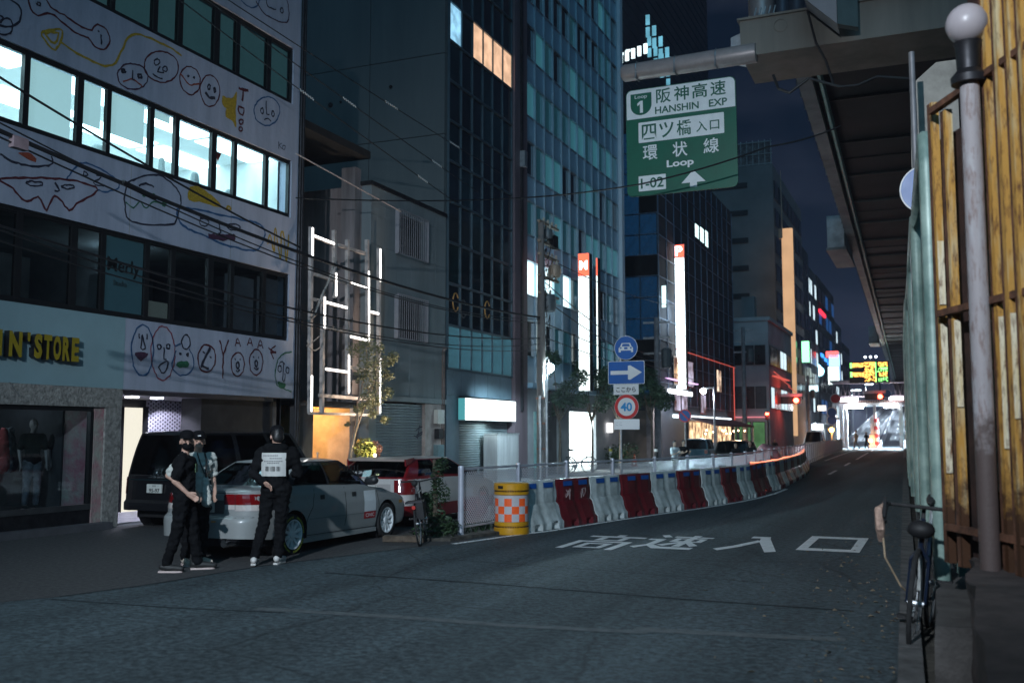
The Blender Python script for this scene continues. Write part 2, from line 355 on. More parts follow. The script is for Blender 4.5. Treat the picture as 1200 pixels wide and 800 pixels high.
# low kerb and planting strip on the right, under the expressway fence
rk = empty('right_kerb'); rk['kind'] = 'structure'
for k in range(-2, 46):
    y0 = 2 + k * 1.5; a = Vector((roadX(y0), y0, 0)); inst('kerb_stone', MB().box(-.075, .075, .008, 1.49, 0, .15).mesh('kerb_stone', kerb_m) if k == -2 else ks2, rk, a, (0, 0, .0278)) if k > -2 else None
    if k == -2: ks2 = MB().box(0, .16, .008, 1.49, 0, .15).mesh('kerb_stone', mat('kerb_shaded', (.10, .10, .10), .85, var=.3, scale=4, bump=.4))  # near right kerb: shade of the fence is put into this darker colour
s = MB(); s.prism([(roadX(70) - .02, 70, 0), (roadX(70) + .18, 70, 0), (roadX(180) + .18, 180, 0), (roadX(180) - .02, 180, 0)], (0, 0, .15)); s.build('right_kerb_far', kerb_m, kind='structure')
soil_m = mat('bare_soil', (.07, .065, .055), .95, var=.4, scale=6, bump=.8, bscale=25)
s = MB(); s.prism([(roadX(-6) + .17, -6, 0), (9, -6, 0), (5, 190, 0), (roadX(190) + .17, 190, 0)], (0, 0, .05)); s.build('verge_ground', soil_m, kind='structure')
# litter of dry leaves by the right kerb
leaf_m = mat('dry_leaf', (.16, .13, .09), .8, var=.3, scale=30)
lv = MB()
for k in range(420):
    y = rnd.uniform(3.5, 24); x = roadX(y) - abs(rnd.gauss(0, .55)) - .03; r_ = rnd.uniform(.012, .035); a = rnd.uniform(0, 6.3); z = .008
    c, s_ = math.cos(a) * r_, math.sin(a) * r_
    lv.add([(x + c, y + s_, z), (x - s_ * .5, y + c * .5, z + rnd.uniform(0, .02)), (x - c, y - s_, z), (x + s_ * .5, y - c * .5, z + rnd.uniform(0, .015))], [(0, 1, 2, 3)])
for k in range(160):
    y = rnd.uniform(12.5, 20); p, t = along(FOOT, max(0, y - 13.8)); x = p.x + rnd.uniform(.05, .7) ** 1.5; r_ = rnd.uniform(.008, .02); a = rnd.uniform(0, 6.3)
    c, s_ = math.cos(a) * r_, math.sin(a) * r_
    lv.add([(x + c, y + s_, .008), (x - s_ * .5, y + c * .5, .014), (x - c, y - s_, .008), (x + s_ * .5, y - c * .5, .01)], [(0, 1, 2, 3)])
lv.build('leaf_litter', leaf_m, kind='stuff', label='dry leaves scattered along the right kerb and beside the barriers')
# ------------------------------------------------------------------ the mural building (nearest on the left)
mural_wall = mat('mural_wall', (.46, .49, .60), .75, var=.10, scale=2.4, bump=.45, bscale=9, c2=(.33, .36, .45), streak=True, detail=9)
teal_wall = mat('store_panel', (.28, .42, .46), .55, var=.06, scale=1.0, bump=.04)
frame_m = mat('window_frame_black', (.015, .016, .018), .4, .3, var=.1)
stucco_m = mat('rough_stucco', (.30, .29, .27), .9, var=.3, scale=14, bump=.9, bscale=22)
pane_clear = glass('clear_pane', (.86, .93, .95), .02)
pane_dark = glass('dark_pane', (.50, .56, .58), .05, .03, (.30, .36, .36))
blind_m = mat('roller_blind', (.55, .60, .58), .8, var=.05, emit=(.40, .62, .64), es=.62)   # glow put into the cloth for light from the room behind
blind_dim = mat('blind_dim', (.30, .38, .36), .85, var=.15, scale=1.5, emit=(.05, .12, .13), es=.7)  # weak emission in the cloth stands in for light behind it
room_dark = mat('room_dark', (.05, .055, .06), .8, var=.4, scale=.8)
room_white = mat('room_white', (.75, .78, .78), .8, var=.05)
ceil_glow = glow('office_ceiling_light', (.66, .94, 1.0), 4.2)
mb = empty('mural_building', (0, 0, 0), 0, 'white walled building covered in childlike face drawings above the parked van', 'building')
BY0, BY1 = 7.0, 19.62
zs = [(2.53, 3.86), (5.45, 6.79), (8.18, 9.55), (10.93, 12.6)]
for k, (a, b) in enumerate(zs):
    if k == 0:
        MB().box(FX - .35, FX, BY0, 14.25, a, b).build('store_fascia', teal_wall, mb)
        MB().box(FX - .35, FX - .006, 14.253, BY1, a, b).build('wall_band', mural_wall, mb)
    else: MB().box(FX - .35, FX, BY0, BY1, a, b).build('wall_band', mural_wall, mb)
for a, b in [(3.86, 5.45), (6.79, 8.18), (9.55, 10.93)]:
    MB().box(FX - .35, FX - .002, 19.36, BY1, a + .001, b - .001).build('wall_end', mural_wall, mb)
MB().box(-26, FX - .36, BY1 - .3, BY1 - .002, 0, 13).build('side_wall', mat('side_wall_dark', (.10, .10, .11), .85, var=.3), mb)
MB().box(-26, FX - .36, BY0, BY1 - .31, 12.3, 12.6).build('roof', concrete, mb)
MB().box(-26, -25.7, BY0, BY1 - .31, 0, 12.3).build('rear_wall', room_dark, mb)
MB().box(-26, FX - .36, BY0 - .3, BY0 - .002, 0, 12.6).build('side_wall', room_dark, mb)
# the windows: mullion positions measured once, repeated on the three storeys
px = [(-60, 28), (35, 92), (99, 127), (132, 178), (183, 208), (213, 251), (257, 277), (281, 314), (318, 334)]
WY = [(onX(a, 150, FX).y, onX(b, 150, FX).y) for a, b in px]
WY[0] = (10.4, WY[0][1]); WY.insert(0, (8.2, 10.28)); WY[-1] = (WY[-1][0], 19.3)
def floor_windows(z0, z1, kind):
    MB().box(FX - .12, FX - .05, 7.1, 19.36, z0, z0 + .075).build('window_sill', frame_m, mb)
    MB().box(FX - .12, FX - .05, 7.1, 19.36, z1 - .06, z1).build('window_head', frame_m, mb)
    for k, (a, b) in enumerate(WY):
        w = MB(); h = 2.1e-3
        c = WY[k - 1][1] if k else 7.1
        w.box(FX - .13, FX - .045, c, a, z0 + .076, z1 - .061)
        w.box(FX - .10, FX - .062, a, b, z0 + .076, z0 + .106).box(FX - .10, FX - .062, a, b, z1 - .091, z1 - .061)
        f = w.build('window', frame_m, mb)
        p = {'lit': pane_clear, 'dark': pane_dark, 'blind': pane_dark}[kind]
        MB().box(FX - .088, FX - .082, a, b, z0 + .107, z1 - .092).build('pane', p, f)
        yield k, a, b, f
    w = MB(); w.box(FX - .13, FX - .045, 19.3, 19.359, z0 + .076, z1 - .061).build('mullion', frame_m, mb)
# storey with the lights on
z0, z1 = 6.79, 8.18
for k, a, b, f in floor_windows(z0, z1, 'lit'):
    bl = {2: 1.0, 3: .62, 4: .62, 5: .12}.get(k, 0)
    if bl:
        aa = a + (.12 * (b - a) if k == 3 else 0); MB().box(FX - .2, FX - .195, aa, b - .01, z1 - .07 - bl * (z1 - z0 - .12), z1 - .07).build('roller_blind', blind_m, f)
fl = empty('lit_office', (0, 0, 0), 0, None, None, None, mb)
MB().box(-19.5, FX - .36, BY0 + .1, 19.3, 6.68, 6.78).build('office_floor', room_white, fl)
MB().box(-19.5, FX - .36, BY0 + .1, 19.3, 8.25, 8.35).build('office_ceiling', room_white, fl)
MB().box(-19.6, -19.5, BY0 + .1, 19.3, 6.78, 8.25).build('office_back_wall', room_white, fl)
MB().box(-19.5, FX - .36, 19.3, 19.315, 6.78, 8.25).build('office_side_wall', room_white, fl)
for x in (-14.7, -16.4, -18.2):
    for y in (9, 11.5, 14, 16.2, 18.3): MB().box(x - .42, x + .42, y - .95, y + .95, 8.22, 8.245).build('ceiling_light', ceil_glow, fl)
sil = mat('office_grey', (.28, .33, .34), .8, var=.2)
for y, h, w, x in [(14.2, .32, .5, .5), (15.05, .25, .25, .6), (16.35, .75, .2, .9), (17.05, .55, .28, .6), (17.35, .4, .2, .8), (18.2, .42, .3, .6), (18.9, .3, .25, .7), (11.6, .3, .7, .8), (12.8, .28, .4, .7)]:
    MB().capsule((FX - x - .3, y, 6.8), (FX - x - .3, y, 6.8 + h), w * .55, w * .3).build('office_clutter', sil, fl, smooth=True)
MB().box(FX - .7, FX - .5, 17.4, 18.3, 6.79, 7.02).build('notice_board', mat('blue_board', (.02, .22, .35), .6), fl)
red_m = mat('red_cloth', (.55, .05, .03), .7)
for y, z in [(11.0, 7.92), (16.9, 7.75)]: MB().prism([(FX - .16, y - .11, z), (FX - .16, y + .11, z), (FX - .16, y, z - .2)], (.006, 0, 0)).build('pennant', red_m, fl)
# storey below: dark rooms, lettering, and blinds given a faint glow for room light
z0, z1 = 3.86, 5.45
grey_room = mat('grey_room_wall', (.20, .22, .24), .85, var=.3, scale=.9)
for k, a, b, f in floor_windows(z0, z1, 'dark'):
    if k == 4:
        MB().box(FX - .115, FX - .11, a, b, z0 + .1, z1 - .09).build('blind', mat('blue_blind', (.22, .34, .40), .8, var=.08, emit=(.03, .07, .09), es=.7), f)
        text('Merly', black_paint, f, (FX - .075, (a + b) / 2 - .02, 4.80), PI / 2, bold=.02, wide=.82)
        text('Studio', black_paint, f, (FX - .075, (a + b) / 2 - .1, 4.50), PI / 2, bold=.02, wide=.34)
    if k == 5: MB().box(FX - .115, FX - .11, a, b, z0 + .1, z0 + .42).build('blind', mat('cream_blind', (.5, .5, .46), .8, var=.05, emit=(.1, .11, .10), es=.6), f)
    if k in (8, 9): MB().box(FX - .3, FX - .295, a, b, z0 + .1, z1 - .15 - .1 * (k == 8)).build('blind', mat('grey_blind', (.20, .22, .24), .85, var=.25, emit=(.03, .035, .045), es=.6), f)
dr = empty('dark_studio', (0, 0, 0), 0, None, None, None, mb)
MB().box(-18, FX - .36, BY0 + .1, 19.3, 3.75, 3.85).build('studio_floor', room_dark, dr)
MB().box(-18, FX - .36, BY0 + .1, 19.3, 5.5, 5.6).build('studio_ceiling', grey_room, dr)
MB().box(-18.1, -18, BY0 + .1, 19.3, 3.85, 5.5).build('studio_back_wall', grey_room, dr)
for y in (12.0, 15.6): MB().box(-18, -15.6, y, y + .15, 3.85, 5.5).build('partition', grey_room, dr)
MB().box(-15.4, -14.7, 14.75, 15.3, 3.85, 4.85).build('cabinet', mat('cabinet_grey', (.3, .31, .32), .7), dr)
MB().box(-15.6, -14.8, 16.0, 16.9, 3.85, 4.35).build('desk', room_dark, dr)
lamp('POINT', (-15.2, 15.2, 5.2), 22, (.7, .9, 1), dr, .15)
# top storey, blinds down
z0, z1 = 9.55, 10.93
for k, a, b, f in floor_windows(z0, z1, 'blind'):
    MB().box(FX - .16, FX - .155, a, b, z0 + .1, z1 - .09).build('roller_blind', blind_dim, f)
MB().box(-15, FX - .36, BY0 + .1, 19.3, 9.4, 9.5).build('attic_floor', room_dark, mb)

# ---- drawings: painted outlines as thin ribbons on the wall
D = lambda n, c: mat(n, c, .7, var=.25, scale=25)
ink = {'k': D('ink_dark', (.02, .022, .045)), 'r': D('ink_red', (.10, .012, .02)), 'b': D('ink_blue', (.025, .10, .24)), 'p': D('ink_rose', (.28, .06, .09)), 'g': D('ink_green', (.02, .14, .07)), 'y': D('ink_yellow', (.46, .30, .02)), 'v': D('ink_purple', (.06, .02, .05)), 'o': D('ink_vermilion', (.32, .06, .03))}
_zoff = [0.003]
def ribbon(b, pts, w, closed, mi):
    b.mi(mi); P = [Vector(p) for p in pts]; k = len(P); L_ = []
    for i in range(k):
        a = P[(i - 1) % k] if closed or i else P[0]; c = P[(i + 1) % k] if closed or i < k - 1 else P[-1]
        t = (c - a); t = t.normalized() if t.length > 1e-6 else Vector((0, 1, 0)); n = Vector((0, -t.z, t.y)) * w / 2 * rnd.uniform(.7, 1.25)
        L_.append((P[i] - n, P[i] + n))
    for i in range(k if closed else k - 1):
        b.quad(L_[i][0], L_[i][1], L_[(i + 1) % k][1], L_[(i + 1) % k][0])
def draw(strokes, w=.045, name='wall_drawing', wob=.012, X=FX, label=None):
    w *= .8
    """strokes: (colour, closed?, [photo points]); each drawing is one child of the wall"""
    keys = sorted({s[0] for s in strokes}); b = MB()
    for i, s in enumerate(strokes):
        P = []
        pts = [onX(u, v, X) for u, v in s[2]]; n = len(pts)
        seg = n if s[1] else n - 1
        for q in range(seg):
            p0, p1, p2, p3 = (pts[(q - 1) % n] if s[1] or q else pts[0]), pts[q], pts[(q + 1) % n], (pts[(q + 2) % n] if s[1] or q < n - 2 else pts[-1])
            m_ = max(2, min(7, int((p2 - p1).length / .06)))
            for t_ in range(m_):
                t = t_ / m_; v = .5 * ((2 * p1) + (p2 - p0) * t + (2 * p0 - 5 * p1 + 4 * p2 - p3) * t * t + (3 * p1 - p0 - 3 * p2 + p3) * t ** 3)
                P.append(v + Vector((0, rnd.uniform(-wob, wob), rnd.uniform(-wob, wob))))
        if not s[1]: P.append(pts[-1])
        off = .003 + .0009 * i; P = [Vector((X + off, p.y, p.z)) for p in P]
        if len(s) > 3 and s[3] == 'fill': b.mi(keys.index(s[0])); b.poly(P)
        else: ribbon(b, P, (s[3] if len(s) > 3 else w), s[1], keys.index(s[0]))
    return b.build(name, [ink[k] for k in keys], mb, label=label)
def C(crop, x, y):   # crop index -> photo pixel
    return (x / 3.333, y / 3.333) if crop == 0 else (x / 3.333, y / 3.333 + 230)
def S(crop, col, closed, flat, *extra): return (col, closed, [C(crop, flat[i], flat[i + 1]) for i in range(0, len(flat), 2)], *extra)
def oval(crop, col, cx, cy, rx, ry, rot=0., w=None, n=10):
    p = []
    for k in range(n):
        a = 2 * PI * k / n; x = rx * math.cos(a); y = ry * math.sin(a); p += [cx + x * math.cos(rot) - y * math.sin(rot), cy + x * math.sin(rot) + y * math.cos(rot)]
    return S(crop, col, True, p, *([w] if w else []))
draw([S(0, 'r', True, [110, 0, 140, 60, 200, 55, 290, 125, 345, 150, 370, 185, 405, 192, 428, 160, 415, 115, 380, 97, 345, 118, 250, 60, 200, 30, 165, -20]), S(0, 'k', False, [395, 135, 395, 175]), S(0, 'k', False, [380, 120, 388, 124]), oval(0, 'k', 150, 15, 8, 6, 0, .03, 6)])
draw([oval(0, 'k', 20, 50, 65, 55, .4), S(0, 'k', False, [0, 60, 15, 75, 0, 90]), oval(0, 'k', 20, 105, 28, 35, .2, .03)])
draw([S(0, 'y', False, [710, 220, 640, 175, 515, 138, 440, 255, 330, 225, 235, 165]), S(0, 'y', True, [160, 130, 240, 120, 215, 195]), S(0, 'y', True, [175, 132, 228, 128, 212, 170])], .055, 'painted_arrow')
draw([oval(0, 'v', 518, 300, 60, 50, .2), oval(0, 'k', 482, 279, 7, 6, 0, .05, 6), oval(0, 'k', 546, 299, 8, 7, 0, .05, 6), S(0, 'o', False, [480, 318, 520, 310, 555, 340]), S(0, 'k', False, [517, 275, 515, 310, 525, 312])], .04)
draw([oval(0, 'r', 630, 262, 68, 60, .25), oval(0, 'k', 613, 243, 11, 13, 0, .03), oval(0, 'k', 644, 270, 9, 9, 0, .03), S(0, 'k', False, [625, 258, 612, 282, 640, 284]), S(0, 'k', False, [597, 290, 615, 303, 634, 308])], .04)
draw([oval(0, 'r', 742, 315, 40, 55, -.15), S(0, 'o', False, [705, 290, 740, 330, 778, 328]), oval(0, 'k', 735, 297, 3, 3, 0, .025, 5), oval(0, 'k', 757, 303, 3, 3, 0, .025, 5)], .04)
draw([oval(0, 'r', 820, 355, 38, 62, -.05), oval(0, 'k', 816, 340, 5, 10, 0, .04, 6), oval(0, 'k', 838, 352, 4, 9, 0, .04, 6), S(0, 'k', False, [802, 362, 818, 383, 840, 384], .06)], .04)
draw([S(0, 'y', True, [868, 372, 885, 382, 910, 380, 926, 360, 920, 430, 922, 498, 905, 470, 880, 455, 883, 425, 868, 410], 'fill')], .05, 'painted_megaphone')
draw([S(0, 'r', False, [932, 345, 970, 355], .06), S(0, 'r', False, [950, 352, 945, 395], .05), S(0, 'r', True, [932, 418, 952, 425, 948, 450, 934, 440], .045), oval(0, 'r', 941, 476, 8, 9, 0, .04), oval(0, 'r', 939, 505, 7, 8, 0, .04)], .05, 'painted_letters')
draw([oval(0, 'b', 1042, 435, 50, 56, .1), S(0, 'k', False, [1040, 395, 1040, 445, 1052, 448]), oval(0, 'k', 1023, 433, 5, 11, 0, .035, 6), oval(0, 'k', 1065, 445, 5, 11, 0, .035, 6), S(0, 'k', False, [1030, 470, 1045, 462, 1058, 475])], .04)
draw([S(0, 'k', False, [1088, 555, 1088, 582]), S(0, 'k', False, [1100, 560, 1090, 570, 1102, 582]), S(0, 'k', True, [1106, 570, 1113, 572, 1110, 586, 1103, 582])], .025, 'painted_letters')
draw([S(0, 'b', False, [940, 0, 965, 25, 1000, 28, 1015, 0]), S(0, 'v', False, [1000, 5, 1040, 60, 1120, 88, 1125, 20, 1110, -20]), S(0, 'k', False, [1040, -10, 1045, 25, 1078, 38]), oval(0, 'k', 1100, 42, 6, 9, 0, .03)], .04)
# second mural band
draw([S(0, 'r', True, [0, 700, 60, 695, 180, 697, 300, 708, 380, 742, 300, 795, 270, 820, 215, 765, 180, 820, 150, 770, 95, 785, 50, 735]), oval(0, 'k', 135, 718, 32, 9, .05, .03), oval(0, 'k', 265, 730, 25, 8, .05, .03), S(0, 'k', False, [215, 715, 230, 745, 212, 745])], .05)
draw([S(0, 'b', False, [260, 700, 305, 645, 350, 640, 440, 690, 465, 730, 420, 748, 380, 742]), oval(0, 'k', 333, 680, 8, 8, 0, .03), S(0, 'k', False, [375, 685, 395, 692, 365, 715, 405, 728])], .04)
draw([S(0, 'k', False, [0, 600, 60, 635, 150, 650, 205, 640, 200, 610]), S(0, 'o', True, [70, 600, 125, 600, 140, 635], 'fill')], .045)
draw([S(1, 'k', True, [490, -30, 510, -60, 600, -85, 660, -60, 705, 0, 690, 90, 660, 112, 515, 100, 488, 40]), S(1, 'g', False, [490, 25, 520, 45, 545, 20, 570, 48, 600, 22, 640, 35], .03), oval(1, 'g', 640, 30, 7, 7, 0, .05, 6), oval(1, 'g', 562, -5, 7, 7, 0, .03, 6), oval(1, 'g', 598, -2, 7, 7, 0, .03, 6), S(1, 'k', False, [540, -40, 570, -50, 600, -35])], .05)
draw([S(1, 'y', True, [740, -35, 780, -35, 830, 0, 860, 30, 862, 45, 790, 25, 738, 15], 'fill'), oval(1, 'y', 893, 47, 8, 7, 0, .05, 6)], .05, 'painted_patch')
draw([S(1, 'b', True, [690, 60, 720, 45, 830, 65, 940, 90, 1015, 110, 1035, 150, 1000, 210, 900, 195, 800, 155, 715, 115]), oval(1, 'k', 797, 102, 18, 14, 0, .03), oval(1, 'k', 912, 120, 26, 12, .1, .035), S(1, 'k', False, [850, 90, 860, 140, 852, 145]), S(1, 'v', False, [812, 155, 860, 160, 918, 160], .13), S(1, 'k', False, [780, 85, 800, 80, 822, 92])], .055)
draw([S(1, 'y', False, [1045, 190, 1055, 150, 1070, 215, 1075, 125, 1095, 245, 1098, 140, 1110, 160, 1118, 255, 1128, 150])], .06, 'painted_scribble')
# lowest mural panel with the row of faces
draw([oval(1, 'b', 556, 601, 43, 100, 0), S(1, 'k', True, [556, 540, 550, 590, 565, 595]), S(1, 'k', False, [543, 535, 544, 555], .035), S(1, 'k', False, [572, 538, 573, 558], .035), S(1, 'v', True, [524, 611, 578, 614, 548, 643], 'fill')], .04)
draw([oval(1, 'p', 636, 612, 47, 105, 0), oval(1, 'k', 621, 587, 7, 9, 0, .03), oval(1, 'k', 656, 585, 7, 9, 0, .03), S(1, 'k', False, [640, 590, 640, 635, 650, 637], .028), S(1, 'k', True, [656, 645, 618, 665, 640, 690], .035)], .035)
draw([S(1, 'b', False, [688, 600, 672, 665, 705, 698, 748, 680, 755, 630, 738, 595]), oval(1, 'k', 725, 570, 17, 28, 0, .035), S(1, 'b', False, [680, 583, 705, 575]), S(1, 'g', True, [692, 648, 733, 643, 733, 665, 694, 668], 'fill'), oval(1, 'k', 703, 615, 3, 4, 0, .03, 5), oval(1, 'k', 731, 618, 3, 4, 0, .03, 5)], .04)
draw([oval(1, 'r', 807, 633, 34, 55, 0), S(1, 'k', False, [783, 668, 820, 590], .06), S(1, 'k', False, [790, 662, 815, 672], .05), S(1, 'k', False, [818, 625, 826, 630], .03), S(1, 'k', False, [790, 605, 800, 612], .03)], .045)
draw([S(1, 'r', False, [858, 560, 872, 625]), S(1, 'r', False, [892, 562, 872, 625, 870, 710])], .05, 'painted_letter')
for cx, cy, h in [(928, 655, 46), (1000, 648, 50)]:
    draw([oval(1, 'r', cx, cy, 26, h, 0), oval(1, 'k', cx, cy + 5, 5, 13, 0, .045, 6), S(1, 'k', False, [cx - 12, cy - 22, cx - 8, cy - 18], .03), S(1, 'k', False, [cx + 8, cy - 22, cx + 10, cy - 16], .03), S(1, 'k', False, [cx - 8, cy + 22, cx, cy + 28, cx + 9, cy + 22], .035)], .04)
for cx, cy in [(928, 570), (976, 568), (1017, 577)]:
    draw([S(1, 'r', False, [cx - 10, cy + 15, cx, cy - 17, cx + 10, cy + 17]), S(1, 'r', False, [cx - 6, cy + 4, cx + 7, cy + 4], .025)], .035, 'painted_letter')
draw([S(1, 'r', False, [1048, 590, 1078, 612]), S(1, 'r', False, [1075, 582, 1058, 600, 1068, 635]), S(1, 'r', False, [1055, 612, 1078, 606])], .04, 'painted_letter')
draw([S(1, 'g', False, [1138, 608, 1095, 622, 1075, 680, 1082, 735, 1110, 752, 1138, 762]), oval(1, 'k', 1092, 673, 7, 12, 0, .03), oval(1, 'k', 1122, 678, 6, 12, 0, .03), S(1, 'k', False, [1107, 650, 1103, 715, 1112, 718, 1112, 690]), S(1, 'g', True, [1083, 722, 1116, 735, 1106, 748, 1090, 742], 'fill'), S(1, 'k', False, [1090, 655, 1100, 645, 1112, 655], .025)], .04)
# hairline panel joints and the store name
for y in (10.9, 14.26, 17.2): MB().box(FX, FX + .002, y - .006, y + .006, 5.46, 6.78).build('panel_joint', concrete, mb)
yel = mat('letter_yellow', (.34, .25, .012), .5, var=.06); 
for chs, y0, y1, sp in [("IN", 11.30, 11.90, 0), ("'", 11.97, 12.04, 0), ("STORE", 12.10, 13.08, 0)]:
    w = y1 - y0; n = len(chs)
    for i, ch in enumerate(chs):
        cw = w / n; zc = 3.16; hh = .42
        if ch == "'": zc = 3.3; hh = .15
        yy = y0 + cw * (i + .5)
        wd = {'I': .09}.get(ch, cw * .84) if ch != "'" else .06
        text(ch, black_paint, mb, (FX + .06, yy, zc), PI / 2, bold=.05, ext=.058 / 1, wide=wd, high=hh, name='sign_letter_body')
        text(ch, yel, mb, (FX + .123, yy, zc), PI / 2, bold=.05, wide=wd, high=hh, name='sign_letter')
for y, in [(10.95,), (11.75,)]: MB().tube([(FX + .03, y, 2.54), (FX + .02, y + .22, 2.3)], .008, 4).build('conduit', galv, mb)

# ---- shop window with two mannequins
MB().box(FX - .3, FX + .02, BY0, 14.22, 2.18, 2.527).build('stucco_header', stucco_m, mb)
pil = MB().box(FX - .34, FX + .012, 13.84, 14.22, 0, 2.178).build('pillar', stucco_m, mb)
rev = mat('painted_render', (.36, .40, .34), .9, var=.9, scale=2.2, bump=.9, bscale=18, c2=(.42, .12, .17))
MB().box(FX - .75, FX - .03, 13.62, 13.838, .0, 2.178).build('pillar_reveal', rev, mb)
MB().box(FX - .72, FX - .05, BY0, 13.61, 0, .36).build('plinth', dark_metal, mb)
MB().box(FX - .048, FX + .22, BY0, 13.9, 0, .12).build('shop_step', mat('step_stone', (.09, .09, .1), .6, var=.2), mb)
MB().box(FX - .05, FX - .03, BY0, 13.6, .36, .46).build('window_rail', mat('rail_steel', (.16, .17, .18), .3, .8), mb)
MB().box(FX - .11, FX - .04, BY0, 13.6, 2.10, 2.177).build('window_rail', frame_m, mb)
for y in (11.05, 13.53): MB().box(FX - .12, FX - .03, y, y + .07, .461, 2.099).build('window_post', frame_m, mb)
for a, b in [(8.2, 11.04), (11.13, 13.52)]: MB().box(FX - .085, FX - .075, a, b, .462, 2.098).build('shop_pane', glass('shop_glass', (.75, .82, .85), .05), mb)
MB().box(-17.5, FX - .73, BY0, 13.6, .3, .36).build('display_floor', mat('display_floor', (.06, .06, .065), .4, var=.1), mb)
MB().box(-17.6, -17.5, BY0, 13.6, .36, 2.5).build('shop_back_wall', room_dark, mb)
MB().box(-17.5, FX - .36, BY0, 13.61, 2.42, 2.5).build('shop_ceiling', room_dark, mb)
MB().box(-17.5, FX - .76, 13.58, 13.615, .36, 2.42).build('shop_side_wall', room_dark, mb)
spotm = glow('shop_spot', (.75, .95, 1), 30)
for y, x in [(11.5, -15.2), (12.0, -15.6), (12.6, -15.0)]: 
    MB().tube([(x, y, 2.42), (x, y, 2.28)], .035, 8).build('spot_lamp', spotm if y == 11.5 else frame_m, mb)
lamp('POINT', (-15.3, 11.9, 2.15), 6, (.75, .9, 1), mb, .06)
lamp('POINT', (-15.6, 12.9, 2.2), 3, (.8, .85, 1), mb, .06)

# ---- covered parking bay, dotted panels lit by ceiling lamps
dot_m = mat('dotted_panel', (.62, .62, .72), .5, var=.05)
by0, by1, bx = 14.25, 19.45, -16.3
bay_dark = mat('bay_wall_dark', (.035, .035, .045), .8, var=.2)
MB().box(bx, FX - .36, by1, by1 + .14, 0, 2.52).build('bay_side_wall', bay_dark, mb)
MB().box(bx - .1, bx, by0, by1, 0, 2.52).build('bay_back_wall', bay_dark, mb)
MB().box(bx, FX - .36, by0, by1, 2.45, 2.529).build('bay_ceiling', mat('bay_ceiling', (.30, .30, .36), .7, var=.05), mb)
MB().box(bx, FX - .76, 14.05, 14.22, 0, 2.178).build('bay_near_wall', room_dark, mb)
MB().box(bx, FX - .36, by0 - .2, 19.6, 0, .02).build('bay_floor', mat('bay_floor', (.45, .45, .5), .6, var=.15, scale=3), mb)
pan = MB(); pan.box(bx + .01, bx + .04, 15.6, 16.60, .02, 2.44).box(bx + .01, bx + .04, 17.38, by1 - .02, .02, 2.44)
pn = pan.build('dotted_panel', dot_m, mb)
d = MB()
for a, b in [(15.64, 16.57), (17.42, 19.4)]:
    y = a
    while y < b:
        z = 1.2 + (.045 if int(round((y - a) / .078)) % 2 else 0)
        while z < 2.42: d.lathe([(.027, 0), (.021, .012), (1e-6, .018)], (bx + .04, y, z), 5, 'x'); z += .09
        y += .078
d.build('panel_dots', mat('dot_dark', (.10, .10, .14), .5, var=0), pn, kind='stuff')
MB().box(bx + .01, bx + .09, 16.65, 17.2, .02, 2.27).build('bay_door', glow('lit_door', (1.0, .95, .80), .62), mb)
MB().box(bx + .01, bx + .1, 16.61, 16.649, .02, 2.3).box(bx + .01, bx + .1, 17.201, 17.36, .02, 2.3).build('bay_door_frame', frame_m, mb)
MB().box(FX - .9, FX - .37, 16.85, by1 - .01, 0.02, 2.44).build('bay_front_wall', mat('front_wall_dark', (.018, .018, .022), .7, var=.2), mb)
for y in (15.5, 16.2):
    MB().box(-15.0, -14.8, y - .08, y + .08, 2.42, 2.449).build('bay_lamp', glow('bay_lamp', (.85, .88, 1), 14), mb)
    lamp('SPOT', (-14.9, y, 2.38), 70, (.78, .8, 1.0), mb, .08, (-15.2, y + .2, 0), 135, .4)
lamp('SPOT', (-15.5, 17.3, 2.38), 60, (.80, .80, 1.0), mb, .05, (-16.3, 18.3, .6), 95, .25)
# wall mounted pipes at the corner
for y in (19.68, 19.78): MB().tube([(FX + .02, y, 0), (FX + .02, y, 12.5)], .035, 8).build('drain_pipe', dark_metal, mb)
# ------------------------------------------------------------------ the gap: dark recessed house, warm doorway, glowing ladder frame
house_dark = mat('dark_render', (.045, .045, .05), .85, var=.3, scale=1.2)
wood_m = mat('cedar_board', (.62, .34, .12), .55, var=.22, scale=3, streak=True, bump=.1)
gp = empty('recessed_house', (0, 0, 0), 0, 'dark narrow house set back in the gap, with a warm plank lined doorway', 'house')
Y0, Y1 = 19.9, 23.0
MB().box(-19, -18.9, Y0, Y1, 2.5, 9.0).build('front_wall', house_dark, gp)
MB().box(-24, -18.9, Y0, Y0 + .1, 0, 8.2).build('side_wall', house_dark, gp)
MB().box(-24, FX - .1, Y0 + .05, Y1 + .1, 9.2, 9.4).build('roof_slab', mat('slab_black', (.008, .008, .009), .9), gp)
for z in (4.4, 6.3):
    f = MB().box(-18.9, -18.86, 20.4, 22.4, z, z + 1.2).build('window', frame_m, gp)
    MB().box(-18.86, -18.85, 20.46, 21.35, z + .06, z + 1.14).box(-18.86, -18.85, 21.41, 22.34, z + .06, z + 1.14).build('pane', pane_dark, f)
MB().box(-18.9, FX - .25, Y0 + .3, 22.9, 2.42, 2.52).build('porch_roof', house_dark, gp)
MB().box(FX - .35, FX - .1, Y0 + .02, 23.0, 2.36, 2.50).build('canopy', dark_metal, gp)
